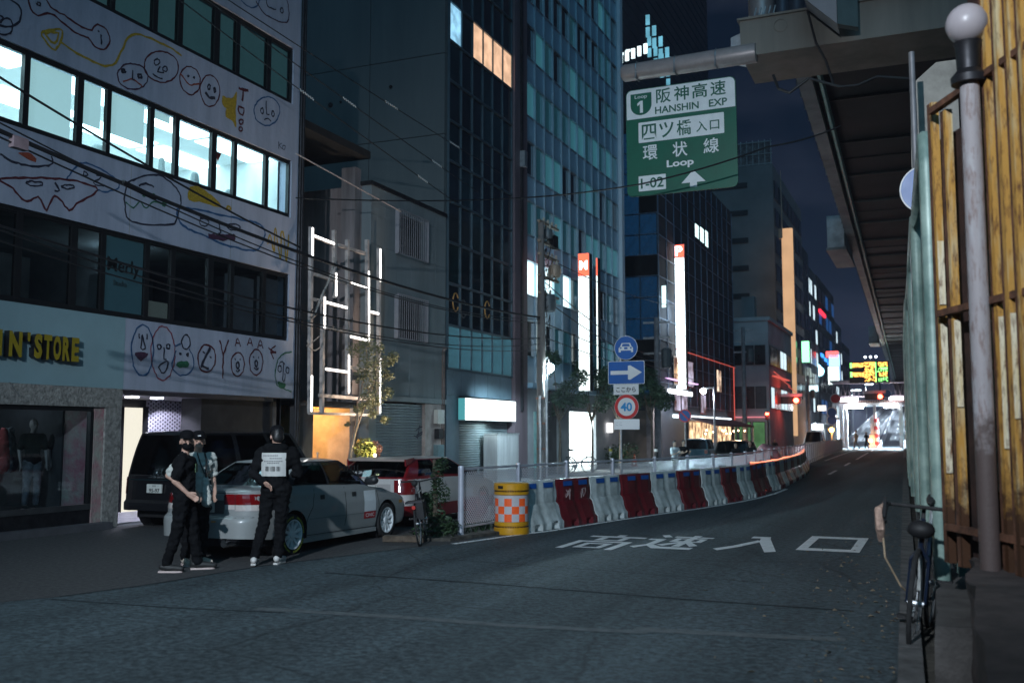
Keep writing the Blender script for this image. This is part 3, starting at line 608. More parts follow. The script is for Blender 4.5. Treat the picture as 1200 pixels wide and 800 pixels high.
# doorway
dy0, dy1 = onX(361, 520, FX - .3).y, onX(411, 520, FX - .3).y
wood_2 = mat('cedar_board_dark', (.40, .19, .055), .6, var=.22, scale=3, streak=True, bump=.1)
for k in range(9):
    y = dy0 + (dy1 - dy0 + .9) * k / 9; w = (dy1 - dy0 + .9) / 9
    MB().box(-16.3 + .012 * (k % 2), -16.2 + .012 * (k % 2), y + .018, y + w - .018, .12, 2.41).build('plank', wood_2 if k in (1, 4, 6) else wood_m, gp)
for k in range(9): MB().box(-16.18 + k * .22, -16.18 + k * .22 + .21, dy1 + .0 + .002 * (k % 2), dy1 + .03, .12, 2.41).build('plank', wood_m, gp)
MB().box(-16.2, FX - .3, dy0 - .05, dy0, .12, 2.41).build('door_side', wood_m, gp)
MB().box(-16.2, FX - .3, dy0, dy1, 2.37, 2.415).build('porch_ceiling', wood_m, gp)
MB().box(-16.19, -16.15, dy1 - .55, dy1 - .12, .6, 1.55).build('letter_box_panel', mat('dark_cedar', (.22, .09, .04), .5), gp)
MB().box(-16.19, -16.165, dy0 + .3, dy0 + .55, 1.95, 2.2).build('vent_panel', mat('mid_cedar', (.42, .22, .08), .5), gp)
MB().box(-16.2, FX - .2, dy1 + .035, 22.4, .12, 2.41).build('plaster_wall', mat('plaster_grey', (.30, .27, .25), .9, var=.15, bump=.2), gp)
MB().box(FX - .3, FX - .12, Y0, dy0 - .06, 0, 2.35).build('corner_post', house_dark, gp)
MB().ball((-15.2, (dy0 + dy1) / 2, 2.28), .06, 8).build('porch_lamp', glow('warm_lamp', (1, .62, .22), 20), gp)
lamp('POINT', (-15.0, (dy0 + dy1) / 2, 2.15), 75, (1.0, .52, .16), gp, .12)
lamp('POINT', (-15.1, (dy0 + dy1) / 2 + .1, 1.0), 16, (1.0, .55, .18), gp, .12)
# ladder frame of square tubes with strip lights
steel_l = mat('ladder_steel', (.62, .55, .52), .5, .2, var=.2, scale=4)
strip_l = glow('strip_light', (1, .97, .92), 3.2)
LX = FX + .15
lf = empty('ladder_frame', (LX, 21.5, 0), 0, 'tall steel ladder frame with white strip lights above the warm doorway', 'light frame')
def P_(u, v): p = onX(u, v, LX); return Vector((0, p.y - 21.5, p.z))
def bar(a, b, w=.045, name='rail', m=None, d=0.): 
    a, b = P_(*a), P_(*b); a.x += d; b.x += d; t = (b - a).normalized(); n = Vector((0, -t.z, t.y)) * w; x = Vector((w, 0, 0))
    bb = MB(); bb.add([a - n - x, a + n - x, a + n + x, a - n + x, b - n - x, b + n - x, b + n + x, b - n + x], [(0, 1, 2, 3), (4, 7, 6, 5), (0, 4, 5, 1), (1, 5, 6, 2), (2, 6, 7, 3), (3, 7, 4, 0)])
    return bb.build(name, m or steel_l, lf)
def lit(o_, a, b, w=.03):
    a, b = P_(*a), P_(*b); t = (b - a).normalized(); n = Vector((0, -t.z, t.y)) * w; x = Vector((.05, 0, 0)); y = Vector((.058, 0, 0))
    bb = MB(); bb.add([a - n + x, a + n + x, b + n + x, b - n + x, a - n + y, a + n + y, b + n + y, b - n + y], [(0, 1, 2, 3), (4, 7, 6, 5), (0, 4, 5, 1), (1, 5, 6, 2), (2, 6, 7, 3), (3, 7, 4, 0)]); bb.build('strip_light', strip_l, o_)
A_ = bar((364.5, 266), (363, 484)); B_ = bar((391.5, 270), (392, 349)); C_ = bar((378.5, 345), (377, 484)); D_ = bar((407, 281), (407, 462)); E_ = bar((430, 281), (431, 403)); F_ = bar((444, 291), (443.5, 486))
lit(A_, (364.5, 267), (364.3, 300)); lit(B_, (392, 320), (392, 347)); lit(C_, (378.7, 348), (378.6, 385)); lit(A_, (363.5, 440), (363, 482)); lit(D_, (407, 415), (407, 460)); lit(E_, (430.4, 318), (430.6, 400)); lit(F_, (444, 292), (443.9, 330)); lit(F_, (443.8, 420), (443.5, 484))
for a, b, l in [((365, 276), (391, 286), 1), ((396, 287), (427, 297), 0), ((366, 321), (405, 331), 0), ((409, 331), (429, 337), 1), ((380, 354), (406, 361), 1), ((432, 365), (443, 368), 1), ((382, 383), (430, 393), 0), ((408, 394), (430, 399), 1), ((379, 432), (406, 436), 1), ((374, 463), (438, 468), 0), ((364, 350), (378, 353), 0), ((409, 430), (430, 434), 0)]:
    r_ = bar(a, b, .038, 'rung'); 
    if l: lit(r_, (a[0] + 1, a[1] + .3), (b[0] - 1, b[1] - .3), .026)
bar((362, 484), (431, 486), .03, 'cross_beam')
lamp('SPOT', (1.6, 1.3, .5), 620, (1.0, .80, .62), lf, .08, (.0, .0, 4.4), 62, .6)

# ------------------------------------------------------------------ small grey building with barred windows
g3 = mat('grey_panel', (.20, .225, .235), .75, var=.10, scale=.8, bump=.05, streak=True)
hs = empty('grey_house', (0, 0, 0), 0, 'low grey panelled building with two barred windows and a closed roller shutter', 'building')
a0, a1 = 23.0, 27.5
def tubebar(b, p, q, r=.008, n=4): b.tube([p, q], r, n)
W3 = [(4.42, 5.56), (6.83, 7.98)]; wy0, wy1 = 24.42, 26.05
seg = [a0, 23.75, wy0, 25.25, wy1, 26.8, a1]
zsr = [2.75, W3[0][0], W3[0][1], W3[1][0], W3[1][1], 8.45]
for i in range(len(seg) - 1):
    for j in range(len(zsr) - 1):
        if j in (1, 3) and i in (2, 3): continue
        MB().box(FX - .3, FX + (.001 if (i + j) % 2 else 0), seg[i] + .004, seg[i + 1] - .004, zsr[j] + .003, zsr[j + 1] - .003).build('wall_panel', g3, hs)
MB().box(FX - .33, FX + .04, a0 - .05, a1 + .0, 8.452, 8.56).build('coping', dark_metal, hs)
MB().box(-20, FX - .31, a0, a0 + .25, 0, 8.45).build('side_wall', mat('pinkish_render', (.26, .22, .22), .85, var=.25, streak=True), hs)
MB().box(FX - .75, FX - .32, a0 - .32, a0 - .02, 0, 8.9).build('duct', mat('duct_metal', (.30, .26, .26), .5, .3, var=.25, streak=True), hs)
MB().box(-20, FX - .301, a0 + .26, a1, 8.3, 8.44).build('roof', concrete, hs)
bars_m = mat('window_bar', (.45, .42, .45), .4, .5, var=.1)
for z0, z1 in W3:
    w = MB().box(FX - .16, FX - .12, wy0, wy1, z0, z1).build('window', frame_m, hs)
    MB().box(FX - .118, FX - .114, wy0 + .05, wy1 - .05, z0 + .05, z1 - .05).build('pane', pane_dark, w)
    fr = MB()
    for z in (z0 - .06, z1 + .05): fr.box(FX + .10, FX + .13, wy0 - .1, wy1 + .08, z, z + .03)
    for y in (wy0 - .1, wy1 + .05): fr.box(FX + .0, FX + .13, y, y + .03, z0 - .055, z1 + .045)
    gfr = fr.build('bar_frame', bars_m, hs)
    bar_me = MB().box(-.008, .008, -.008, .008, z0 - .03, z1 + .05).mesh('bar', bars_m)
    for k in range(13): inst('bar', bar_me, gfr, (FX + .115, wy0 + .02 + k * .125, 0))
shut_m = mat('shutter_slat', (.19, .23, .25), .45, .3, var=.25, scale=1.5, c2=(.10, .12, .135))
sy0, sy1 = 23.4, 26.2
MB().box(FX - .3, FX + .06, a0 + .01, a1 - .01, 2.60, 2.745).build('lintel', g3, hs)
MB().box(FX - .3, FX + .0, a0 + .01, sy0 - .01, 0, 2.59).build('pier', g3, hs)
MB().box(FX - .3, FX + .0, sy1 + .01, a1 - .01, 0, 2.59).build('pier', mat('warm_pier', (.36, .30, .28), .8, var=.2), hs)
slat_me = MB().prism([(0, 0, 0), (.028, 0, .02), (.028, 0, .055), (0, 0, .075)], (0, 1, 0)).mesh('slat', shut_m)
def shutter(parent, x, y0, y1, z1, z0=.14):
    k = 0; z = z0
    while z < z1 - .07:
        inst('slat', slat_me, parent, (x, y0, z), (0, 0, 0), (1, y1 - y0, 1)); z += .078
sh = empty('roller_shutter', (0, 0, 0), parent=hs); shutter(sh, FX - .12, sy0, sy1, 2.6)
D2 = [('k', False, [(487, 505), (492, 500), (497, 500), (496, 507), (489, 512), (485, 510)]), ('k', False, [(488, 510), (500, 503)]), ('k', False, [(492, 498), (489, 514)])]
for c_, cl, pts in D2:
    bb = MB(); ribbon(bb, [onX(u, v, FX - .085) for u, v in pts], .04, False, 0); bb.build('graffiti_tag', ink['k'], hs)
mx = mat('meter_box', (.52, .50, .46), .5, var=.1)
for nm, y, z, w, h, m_ in [('meter_box', 26.75, 2.0, .42, .42, mx), ('electric_meter', 26.8, 1.55, .28, .3, dark_metal), ('notice_panel', 26.75, .75, .4, .62, mat('teal_panel', (.14, .22, .24), .4)), ('control_box', 27.15, .5, .2, .5, mx)]:
    o = MB().box(FX + .005, FX + .16, y, y + w, z, z + h).build(nm, m_, hs)
for y in (27.2, 27.32): MB().tube([(FX + .06, y, .2), (FX + .06, y, 4.2), (FX + .12, y + .02, 4.35)], .022, 6).build('conduit', mat('rusty_pipe', (.22, .15, .13), .7, var=.3), hs)

# ------------------------------------------------------------------ office tower with a dark glass grid and a blank flank
conc4 = mat('flank_panel', (.115, .135, .14), .8, var=.12, scale=.9, bump=.08, bscale=8, streak=True, c2=(.085, .105, .112), detail=9)
g4 = mat('grid_mullion', (.10, .155, .19), .4, .5, var=.1)
pane4 = mat('grid_pane', (.012, .022, .032), .08, 0, var=.5, scale=.5, spec=.8)
pane4b = mat('grid_pane_teal', (.012, .035, .045), .1, 0, var=.4, scale=.5, spec=.8)
tw = empty('grid_tower', (0, 0, 0), 0, 'dark office tower with a gridded glass front and blank concrete flank', 'building')
t0, t1 = 27.62, 32.75; TH = 19.6
FS = 27.6
xs_ = [-26, -19.9, -16.7, FX - .02]; zz = [8.6, 11.12, 13.75, 19.6]
for i in range(3):
    for j in range(3): MB().box(xs_[i] + .012, xs_[i + 1] - .012, FS - .2 - .0, FS, zz[j] + .012, zz[j + 1] - .012).build('flank_slab', conc4, tw)
MB().box(-26, FX - .05, FS + .001, FS + .1, 0, TH).build('flank_backing', dark_metal, tw)
for x, z, r in [(-18.2, 12.6, .09), (-17.8, 12.65, .04), (-15.9, 12.9, .06)]: MB().lathe([(r, 0), (r * .8, -.05)], (x, FS - .2, z), 10, 'y').build('vent_cap', dark_metal, tw)
mul_px = [526, 539.4, 552.6, 565, 576.7, 588.5, 599.5]
MY = [onX(u, 300, FX).y for u in mul_px]; MY[0] = 27.64
rows = [3.72, 5.08] + [6.40 + 1.31 * k for k in range(0, 11)]
lit_l = glow('tower_lit_blind', (1.0, .62, .40), .75, .35, 2.0); lit_b = glow('tower_lit_blue', (.35, .72, 1), .8, .5, 3.0)
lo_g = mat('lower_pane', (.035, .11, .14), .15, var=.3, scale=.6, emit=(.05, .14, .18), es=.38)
for j in range(len(rows) - 1):
    z0, z1 = rows[j], rows[j + 1]
    MB().box(FX - .05, FX + .05, MY[0], MY[-1], z0 - .035, z0 + .035).build('transom', g4, tw)
    for i in range(6):
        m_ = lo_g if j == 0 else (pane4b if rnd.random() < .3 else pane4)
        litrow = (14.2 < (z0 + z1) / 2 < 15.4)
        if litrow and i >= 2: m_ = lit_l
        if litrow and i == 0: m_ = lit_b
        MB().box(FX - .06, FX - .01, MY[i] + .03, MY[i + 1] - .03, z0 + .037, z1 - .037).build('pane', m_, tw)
for y in MY: MB().box(FX - .08, FX + .035, y - .025, y + .025, 3.72, rows[-1]).build('mullion', g4, tw)
b4w = mat('blue_grey_panel', (.12, .17, .21), .6, var=.15, scale=.8)
for k in range(5): 
    y = 27.63 + k * 1.03; MB().box(FX - .2, FX - .01, y + .006, y + 1.02, 2.9, 3.68).build('wall_panel', b4w, tw)
MB().box(FX - .2, FX - .02, 27.63, 28.55, 0, 2.89).build('wall_panel', b4w, tw)
MB().box(-20, FX - .2, 27.7, 32.7, 0, 2.95).build('ground_floor_core', house_dark, tw)
sh = empty('roller_shutter', (0, 0, 0), parent=tw); shutter(sh, FX - .18, 28.6, 32.7, 2.89)
MB().box(-22, FX - .31, 27.7, 32.7, TH - .3, TH).build('roof', concrete, tw)
MB().box(-22, FX - .09, 27.72, 32.7, 3.0, TH - .31).build('core', house_dark, tw)
col_m = mat('column_tile', (.15, .11, .13), .55, var=.25, scale=1.0, streak=True)
cb = MB().box(FX - .4, FX + .12, 32.79, 33.98, 0, 26).build('column', col_m, tw)
MB().box(FX + .12, FX + .2, 33.3, 33.42, 2.5, 24).build('cable_tray', dark_metal, tw)
MB().box(FX + .12, FX + .32, 33.25, 33.5, 11.5, 12.1).build('junction_box', galv, tw)
# white lit sign box above the shutter and the grey panel booth
sb = empty('lit_sign_box', (0, 0, 0), 0, 'blank white lit sign box over the shutter of the dark tower', 'sign')
sx = FX + .25
p0, p1 = onX(545, 467, sx), onX(604, 494, sx)
MB().box(FX + .02, sx, p0.y, p1.y, 2.12, 2.84).build('sign_case', mat('sign_case', (.3, .33, .35), .4, .3), sb)
MB().box(sx + .001, sx + .02, p0.y + .02, p1.y - .02, 2.14, 2.82).build('sign_face', glow('white_sign_face', (.86, 1.0, 1.0), 2.6), sb)
MB().box(FX + .02, sx, p0.y - .012, p0.y - .001, 2.14, 2.82).build('sign_side', glow('sign_side_teal', (.1, .45, .5), .5), sb)
lamp('AREA', (sx + .1, (p0.y + p1.y) / 2, 2.05), 22, (.75, 1, 1), sb, .8, (sx + .1, (p0.y + p1.y) / 2, 0))
bt = empty('panel_booth', (FX + .5, 31.3, .12), 0, 'pale ribbed metal booth standing below the white lit sign', 'booth')
for k in range(7): MB().box(-.02, 0, -.9 + k * .26, -.9 + k * .26 + .25, 0, 1.55).build('panel', mat('booth_panel', (.42, .42, .44), .4, .4, var=.15, streak=True), bt)
MB().box(-.5, -.021, -.9, .92, 0, 1.55).build('booth_core', dark_metal, bt); MB().box(-.52, .02, -.92, .94, 1.552, 1.6).build('booth_cap', galv, bt)
MB().box(-.5, -.0, -.925, -.902, .01, 1.54).build('panel', MATS['booth_panel'], bt)

# ------------------------------------------------------------------ glass curtain wall building
c5 = empty('curtain_wall_building', (0, 0, 0), 0, 'tall building of teal glass and pale blue spandrels behind the utility pole', 'building')
s0, s1 = 34.05, 45.95
span_m = mat('spandrel_panel', (.28, .46, .60), .35, var=.12, scale=.6); mul5 = mat('alu_mullion', (.42, .55, .64), .35, .6, var=.05)
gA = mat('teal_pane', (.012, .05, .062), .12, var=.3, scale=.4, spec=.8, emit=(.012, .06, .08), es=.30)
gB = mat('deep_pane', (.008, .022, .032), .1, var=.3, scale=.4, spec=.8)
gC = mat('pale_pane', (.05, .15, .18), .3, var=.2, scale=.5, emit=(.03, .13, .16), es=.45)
wlit = glow('white_lit_window', (.72, .97, 1), 1.7, .25, 1.2)
NCOL = 12; cw = (s1 - s0) / NCOL; H5 = 27
base = 3.6; lev = 0
pan_me = {}
def pmesh(nm, y0, y1, z0, z1, m_, x0=-.06, x1=-.01):
    key = (nm, round(y1 - y0, 3), round(z1 - z0, 3), m_.name, x0, x1)
    if key not in pan_me: pan_me[key] = MB().box(x0, x1, 0, y1 - y0, 0, z1 - z0).mesh(nm, m_)
    return pan_me[key]
while base + 2.3 * lev < H5:
    zb = base + 2.3 * lev
    for i in range(NCOL):
        y = s0 + i * cw
        inst('spandrel', pmesh('spandrel', y + .025, y + cw - .025, zb + .03, zb + .95, span_m), c5, (FX, y + .025, zb + .03))
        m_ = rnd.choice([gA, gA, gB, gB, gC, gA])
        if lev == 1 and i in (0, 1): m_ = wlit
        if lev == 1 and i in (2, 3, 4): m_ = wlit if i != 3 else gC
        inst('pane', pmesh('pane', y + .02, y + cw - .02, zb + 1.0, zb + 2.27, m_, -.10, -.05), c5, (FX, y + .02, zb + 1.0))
    for z in (zb, zb + .975): inst('transom', pmesh('transom', s0, s1, z, z + .035, mul5, -.06, .03), c5, (FX, s0, z - .01))
    lev += 1
for i in range(NCOL + 1): inst('mullion', pmesh('mullion', 0, .045, 3.6, H5, mul5, -.08, .05), c5, (FX, s0 + i * cw - .022, 3.6))
MB().box(-26, FX - .11, s0, s1, 3.4, H5).build('core', house_dark, c5)
MB().box(FX - .5, FX + .22, s1 + .02, s1 + .42, 6.2, 30).build('white_fin', mat('white_fin', (.72, .78, .86), .5, var=.04), c5)
MB().box(-26, FX - .6, s1 + .1, s1 + .38, 0, 30).build('end_wall', house_dark, c5)
stone5 = mat('grey_stone', (.30, .32, .34), .6, var=.12, scale=1)
for a, b, m_ in [(s0, 35.8, stone5), (35.85, 37.4, house_dark), (37.45, 38.9, stone5), (42.4, 45.9, stone5)]: MB().box(FX - .3, FX - .02, a, b, 0, 3.38).build('ground_wall', m_, c5)
MB().box(FX - .3, FX + .3, s0, s1, 3.385, 3.57).build('canopy', span_m, c5)
e0, e1 = onX(667, 520, FX - .2).y, onX(703, 520, FX - .2).y
MB().box(FX - .25, FX - .15, e0, e1, .12, 2.62).build('lit_entrance', glow('entrance_white', (.85, 1, 1), 3.0, .12, .8), c5)
MB().box(FX - .3, FX - .05, e0 - .1, e1 + .1, 2.63, 3.37).build('entrance_head', stone5, c5)
lamp('AREA', (FX + .3, (e0 + e1) / 2, 1.6), 60, (.75, .95, 1), c5, 1.6, (FX + 5, (e0 + e1) / 2, .3))
MB().box(FX + .05, FX + .15, e1 + .25, e1 + .9, 1.75, 2.2).build('small_sign', glow('small_white_sign', (1, .97, .97), 1.1), c5)
# hanging illuminated signs on this building
def blade(name, label, u0, u1, v0, v1, Y, redtop, faces, colour, stren, redz=None, marks=None):
    a, b = onY(u0, v0, Y), onY(u1, v1, Y); r = empty(name, (0, 0, 0), 0, label, 'sign', 'tall lit blade signs')
    MB().box(a.x, b.x, Y + .012, Y + .35, b.z, a.z).build('sign_case', galv, r)
    zt = a.z - redtop
    MB().box(a.x + .02, b.x - .02, Y, Y + .01, b.z + .02, zt).build('sign_face', glow(name + '_white', colour, stren, .06, 1), r)
    MB().box(a.x + .02, b.x - .02, Y, Y + .01, zt + .01, a.z - .02).build('sign_face_red', glow(name + '_red', (1, .13, .07), 1.5), r)
    MB().box(b.x + .001, b.x + .012, Y + .03, Y + .33, b.z + .02, a.z - .02).build('sign_side', dark_metal, r)
    return r, a, b
r_, a_, b_ = blade('blade_sign', 'white lit blade sign with red top on the teal glass building', 677, 691.5, 297, 458, 38.0, .95, 1, (.85, 1, 1), 1.5)
text('M', glow('white_letter', (1, 1, 1), 3), r_, ((a_.x + b_.x) / 2 - .0, 37.985, a_.z - .5), bold=.04, wide=(b_.x - a_.x) * .7)
MATS['wsg'] = glow('warm_white_letter', (1, .85, .75), 3)
for k in range(6): MB().box(a_.x + .02, b_.x - .02, 37.985, 37.998, b_.z + .6 + k * .8, b_.z + .62 + k * .8).build('sign_joint', galv, r_)
r_, a_, b_ = blade('blade_sign', 'slim lit blade sign with red top just right of the first blade sign', 698, 701.5, 302, 455, 41.0, .8, 1, (.85, 1, 1), 1.4)

# ------------------------------------------------------------------ dark tower far behind, with bright windows high up
def far_tower(name, label, X0, X1, Y0_, Y1_, H, body, grp='buildings further down the street', cat='building'):
    r = empty(name, (0, 0, 0), 0, label, cat, grp); MB().box(X0, X1, Y0_, Y1_, 0, H).build('wall', body, r); return r
dk = mat('tower_dark', (.02, .028, .036), .3, var=.2, scale=.3)
lineb = mat('tower_line', (.06, .10, .14), .4, .3)
ct = far_tower('dark_tower', 'very tall black tower with bright windows high up behind the green road sign', -36, -20, 62, 98, 60, dk)
for z in [20 + .9 * k for k in range(44)]:
    MB().box(-36, -20, 61.96, 61.999, z, z + .05).build('floor_line', lineb, ct); MB().box(-19.999, -19.96, 62, 98, z, z + .05).build('floor_line', lineb, ct)
tb = glow('tower_blue_window', (.25, .75, 1), .55, .5, .6); tbw = glow('tower_white_window', (.75, .95, 1), 1.5, .3, 1.5)
def onYq(u, v): return onY(u, v, 61.9)
def litquad(u0, v0, u1, v1, nx, nz, m_, skew=0):
    a, b = onYq(u0, v0), onYq(u1, v1)
    for i in range(nx):
        for j in range(nz):
            x0 = a.x + (b.x - a.x) * i / nx; x1 = a.x + (b.x - a.x) * (i + 1) / nx; z0 = a.z + (b.z - a.z) * j / nz; z1 = a.z + (b.z - a.z) * (j + 1) / nz; sz = skew * (i + .5) / nx
            f = MB().box(x0 + .08, x1 - .08, 61.90, 61.95, min(z0, z1) + .08 + sz, max(z0, z1) - .08 + sz).build('window', m_, ct)
litquad(724, 77, 760, 57, 5, 1, tbw, .5); litquad(724, 68, 740, 60, 2, 1, tbw, .3)
litquad(755, 10, 785, 34, 4, 2, tb, -3.2); litquad(757, 36, 786, 58, 4, 2, tb, -3.0); litquad(770, 60, 788, 76, 2, 1, tb, -.6)

# ------------------------------------------------------------------ blue glass office building with the tall lit sign
bg = mat('blue_pane', (.010, .034, .080), .2, var=.5, scale=.25, spec=.9, emit=(.004, .030, .080), es=.8)  # faint blue glow put into the panes for reflected sky and room light
bg2 = mat('blue_pane_dark', (.006, .014, .028), .75, var=.4, scale=.3, spec=.9)
bl_line = mat('blue_mullion', (.12, .20, .30), .4, .5)
gb = far_tower('blue_glass_building', 'dark blue glass office building carrying the tall white lit sign', -26, FX, 53.6, 75.8, 18.6, bg2)
MB().box(-26.0, FX - .0, 53.5, 53.59, 3.2, 18.7).build('glass_front', dk, gb)
x = -19.9; cwid = 1.0
for i in range(6):
    for j in range(13):
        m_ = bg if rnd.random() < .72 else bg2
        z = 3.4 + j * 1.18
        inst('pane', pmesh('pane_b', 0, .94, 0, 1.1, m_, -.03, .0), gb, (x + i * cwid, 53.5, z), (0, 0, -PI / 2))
for j in range(13):
    z = 3.4 + j * 1.18
    MB().box(-20, FX, 53.44, 53.49, z - .05, z - .01).build('transom', bl_line, gb)
    MB().box(FX + .001, FX + .05, 53.5, 75.7, z - .04, z - .005).build('transom', bl_line, gb)
for k in range(13): MB().box(FX + .001, FX + .045, 53.6 + k * 1.84, 53.66 + k * 1.84, 3.3, 18.5).build('mullion', bl_line, gb)
w6 = glow('far_white_window', (.65, .97, 1), 1.5, .25, 1); 
for u0, u1, v0, v1 in [(813, 818, 260, 282), (819, 824, 264, 287), (825, 829, 268, 292)]:
    a, b = onX(u0, v0, FX), onX(u1, v1, FX); f = MB().box(FX + .01, FX + .06, a.y, b.y, b.z, a.z).build('window', frame_m, gb); MB().box(FX + .061, FX + .07, a.y + .08, b.y - .08, b.z + .08, a.z - .08).build('pane', w6, f)
a, b = onY(775.5, 335, 53.4), onY(780.5, 360, 53.4); MB().box(a.x, b.x, 53.38, 53.43, b.z, a.z).build('lit_pane', w6, gb)
# lower floors of the glass building: warm rooms, white band lights, bar front with awning
wr = [glow('warm_room_%d' % k, c, s, .6, 1.2, (.10, .05, .04)) for k, (c, s) in enumerate([((1, .62, .35), 1.0), ((1, .75, .55), 1.1), ((.8, .75, 1), .7)])]
for i in range(8):
    a = 56.5 + i * 1.75
    for j, (z0, z1) in enumerate([(4.5, 6.2), (2.95, 4.3)]):
        if rnd.random() < (.8 if j == 0 and i < 5 else .35):
            f = MB().box(FX + .055, FX + .09, a, a + 1.6, z0, z1).build('window', frame_m, gb)
            MB().box(FX + .091, FX + .1, a + .1, a + .75, z0 + .1, z1 - .1).box(FX + .091, FX + .1, a + .85, a + 1.5, z0 + .1, z1 - .1).build('pane', wr[(i + j) % 3] if j == 0 else wr[2], f)
band = glow('white_band_light', (.92, .95, 1), 3.2); pinkband = glow('pink_band_light', (.9, .55, 1), 1.2)
MB().box(FX + .1, FX + .25, 55.0, 60.5, 3.98, 4.22).build('band_light', band, gb)
MB().box(FX + .1, FX + .25, 56, 73, 2.62, 2.80).build('band_light', glow('cool_band', (.8, .92, 1), 2.2), gb)
MB().box(FX + .1, FX + .3, 54.4, 62, 4.75, 4.80).build('neon_line', pinkband, gb)
red_line = glow('red_neon', (1, .16, .12), .5)
MB().box(FX + .1, FX + .16, 57, 75.5, 6.62, 6.645).build('neon_line', red_line, gb)
MB().box(FX + .1, FX + .16, 74.9, 74.94, 2.5, 6.6).build('neon_line', red_line, gb)
ps = empty('parking_sign', (0, 0, 0), 0, 'tallest lit sign, white tower of boards with a red parking letter at its head', 'sign', 'tall lit blade signs')
Yp = 57.5; a, b = onY(789, 287, Yp), onY(804.5, 456, Yp)
MB().box(a.x, b.x, Yp + .012, Yp + .5, b.z, a.z).build('sign_case', galv, ps)
nb = 11; hh = (a.z - b.z) / nb
for k in range(nb):
    m_ = glow('parking_red', (1, .12, .07), 1.7) if k == nb - 1 else glow('parking_white', (.90, 1, 1), 2.6, .08, 1.5)
    MB().box(a.x + .03, b.x - .03, Yp, Yp + .01, b.z + k * hh + .02, b.z + (k + 1) * hh - .02).build('sign_board', m_, ps)
MB().box(b.x + .001, b.x + .01, Yp + .03, Yp + .46, b.z + .03, a.z - .03).build('sign_side', dark_metal, ps)
text('P', glow('white_letter', (1, 1, 1), 3), ps, ((a.x + b.x) / 2, Yp - .012, a.z - hh / 2), bold=.03, wide=.42, high=.58)
fm_ = glow('faint_mark', (1, .62, .55), 2.2)
for k in range(nb - 1):
    zc = b.z + (k + .5) * hh
    for dx, dz, w, h_ in ((-.1, .1, .22, .05), (0, -.02, .30, .05), (.05, -.14, .20, .05), (-.12, 0, .05, .25)): MB().box((a.x + b.x) / 2 + dx - w / 2, (a.x + b.x) / 2 + dx + w / 2, Yp - .006, Yp - .001, zc + dz - h_ / 2, zc + dz + h_ / 2).build('faint_print', fm_, ps)
lamp('POINT', ((a.x + b.x) / 2, Yp - 1.2, (a.z + b.z) / 2), 260, (.6, .8, 1), ps, 1.5)
# brown wall and base
bw = mat('brown_tile_wall', (.30, .21, .16), .7, var=.15, scale=.8, bump=.2)
wl = empty('brown_wall', (0, 0, 0), 0, 'brown tiled wall with a row of small lights behind the speed sign', 'wall')
MB().box(-19.2, -14.4, 52.6, 52.9, 0, 2.95).build('wall_face', bw, wl); MB().box(-14.38, -14.0, 52.4, 52.8, 0, 3.3).build('corner_pillar', mat('pink_concrete', (.42, .34, .32), .8), wl)
yl = glow('amber_lamp', (1, .65, .2), 5)
for k in range(9): MB().ball((-19.0 + k * .42, 52.55, .62), .04, 5).build('marker_lamp', yl, wl)
aw = empty('awning', (0, 0, 0), 0, 'dark sloping awning over the warm lit bar front', 'awning')
c_m = mat('awning_cloth', (.10, .06, .07), .8, var=.2)
MB().prism([(FX + .12, 60, 2.75), (FX + 1.8, 60, 2.25), (FX + 1.8, 60, 2.15), (FX + .12, 60, 2.65)], (0, 13.5, 0)).build('awning_cloth', c_m, aw)
for y in (60.1, 66, 73.3): MB().tube([(FX + 1.75, y, 0), (FX + 1.75, y, 2.15)], .03, 6).build('awning_post', galv, aw)
warm = glow('bar_warm', (1, .68, .38), 1.5, .85, 1.8, (.10, .05, .03))
for k in range(8):
    f = MB().box(FX + .055, FX + .11, 60 + k * 1.7, 61.6 + k * 1.7, .15, 2.5).build('shop_window', mat('bar_frame_wood', (.25, .14, .08), .6), gb); MB().box(FX + .112, FX + .12, 60.1 + k * 1.7, 61.5 + k * 1.7, .25, 2.4).build('pane', warm, f)
lamp('POINT', (FX + 1.2, 63, 1.9), 90, (1, .65, .38), gb, .3); lamp('POINT', (FX + 1.2, 70, 1.9), 90, (1, .65, .38), gb, .3)
for k in range(12): MB().ball((FX + .9 + rnd.uniform(-.5, .6), 60.5 + k * 1.1, 1.95 + rnd.uniform(-.3, .1)), .05, 5).build('bulb', glow('bar_bulb', (1, .6, .3), 14), gb)
# ------------------------------------------------------------------ buildings farther down the street
def facade_windows(r, X, y0, y1, z0, z1, ny, nz, m_list, fr=frame_m, gap=.2, facing='x', X1=None, prob=None, zgap=.35):
    """each window is its own frame with a pane"""
    dy = (y1 - y0) / ny; dz = (z1 - z0) / nz
    for i in range(ny):
        for j in range(nz):
            m_ = rnd.choice(m_list)
            w = dy * (1 - gap); h = dz * (1 - zgap)
            key = ('w', round(w, 2), round(h, 2), m_.name)
            if key not in pan_me:
                pan_me[key] = (MB().box(0, .07, 0, w, 0, h).mesh('window', fr), MB().box(.071, .08, .06, w - .06, .06, h - .06).mesh('pane', m_))
            a, p = pan_me[key]
            if facing == 'x': loc = (X, y0 + i * dy + dy * gap / 2, z0 + j * dz + dz * zgap / 2); rot = (0, 0, 0)
            else: loc = (y0 + i * dy + dy * gap / 2, X, z0 + j * dz + dz * zgap / 2); rot = (0, 0, -PI / 2)
            f = inst('window', a, r, loc, rot); inst('pane', p, f)
fw = mat('far_pane_dark', (.02, .028, .036), .2, var=.4, scale=.5, spec=.7); fl_ = glow('far_lit_cyan', (.45, 1, .85), 1.3, .3, .7); fd = mat('far_pane_grey', (.05, .06, .075), .3, var=.3)
grey7 = mat('far_grey_wall', (.19, .20, .215), .8, var=.10, scale=.35)
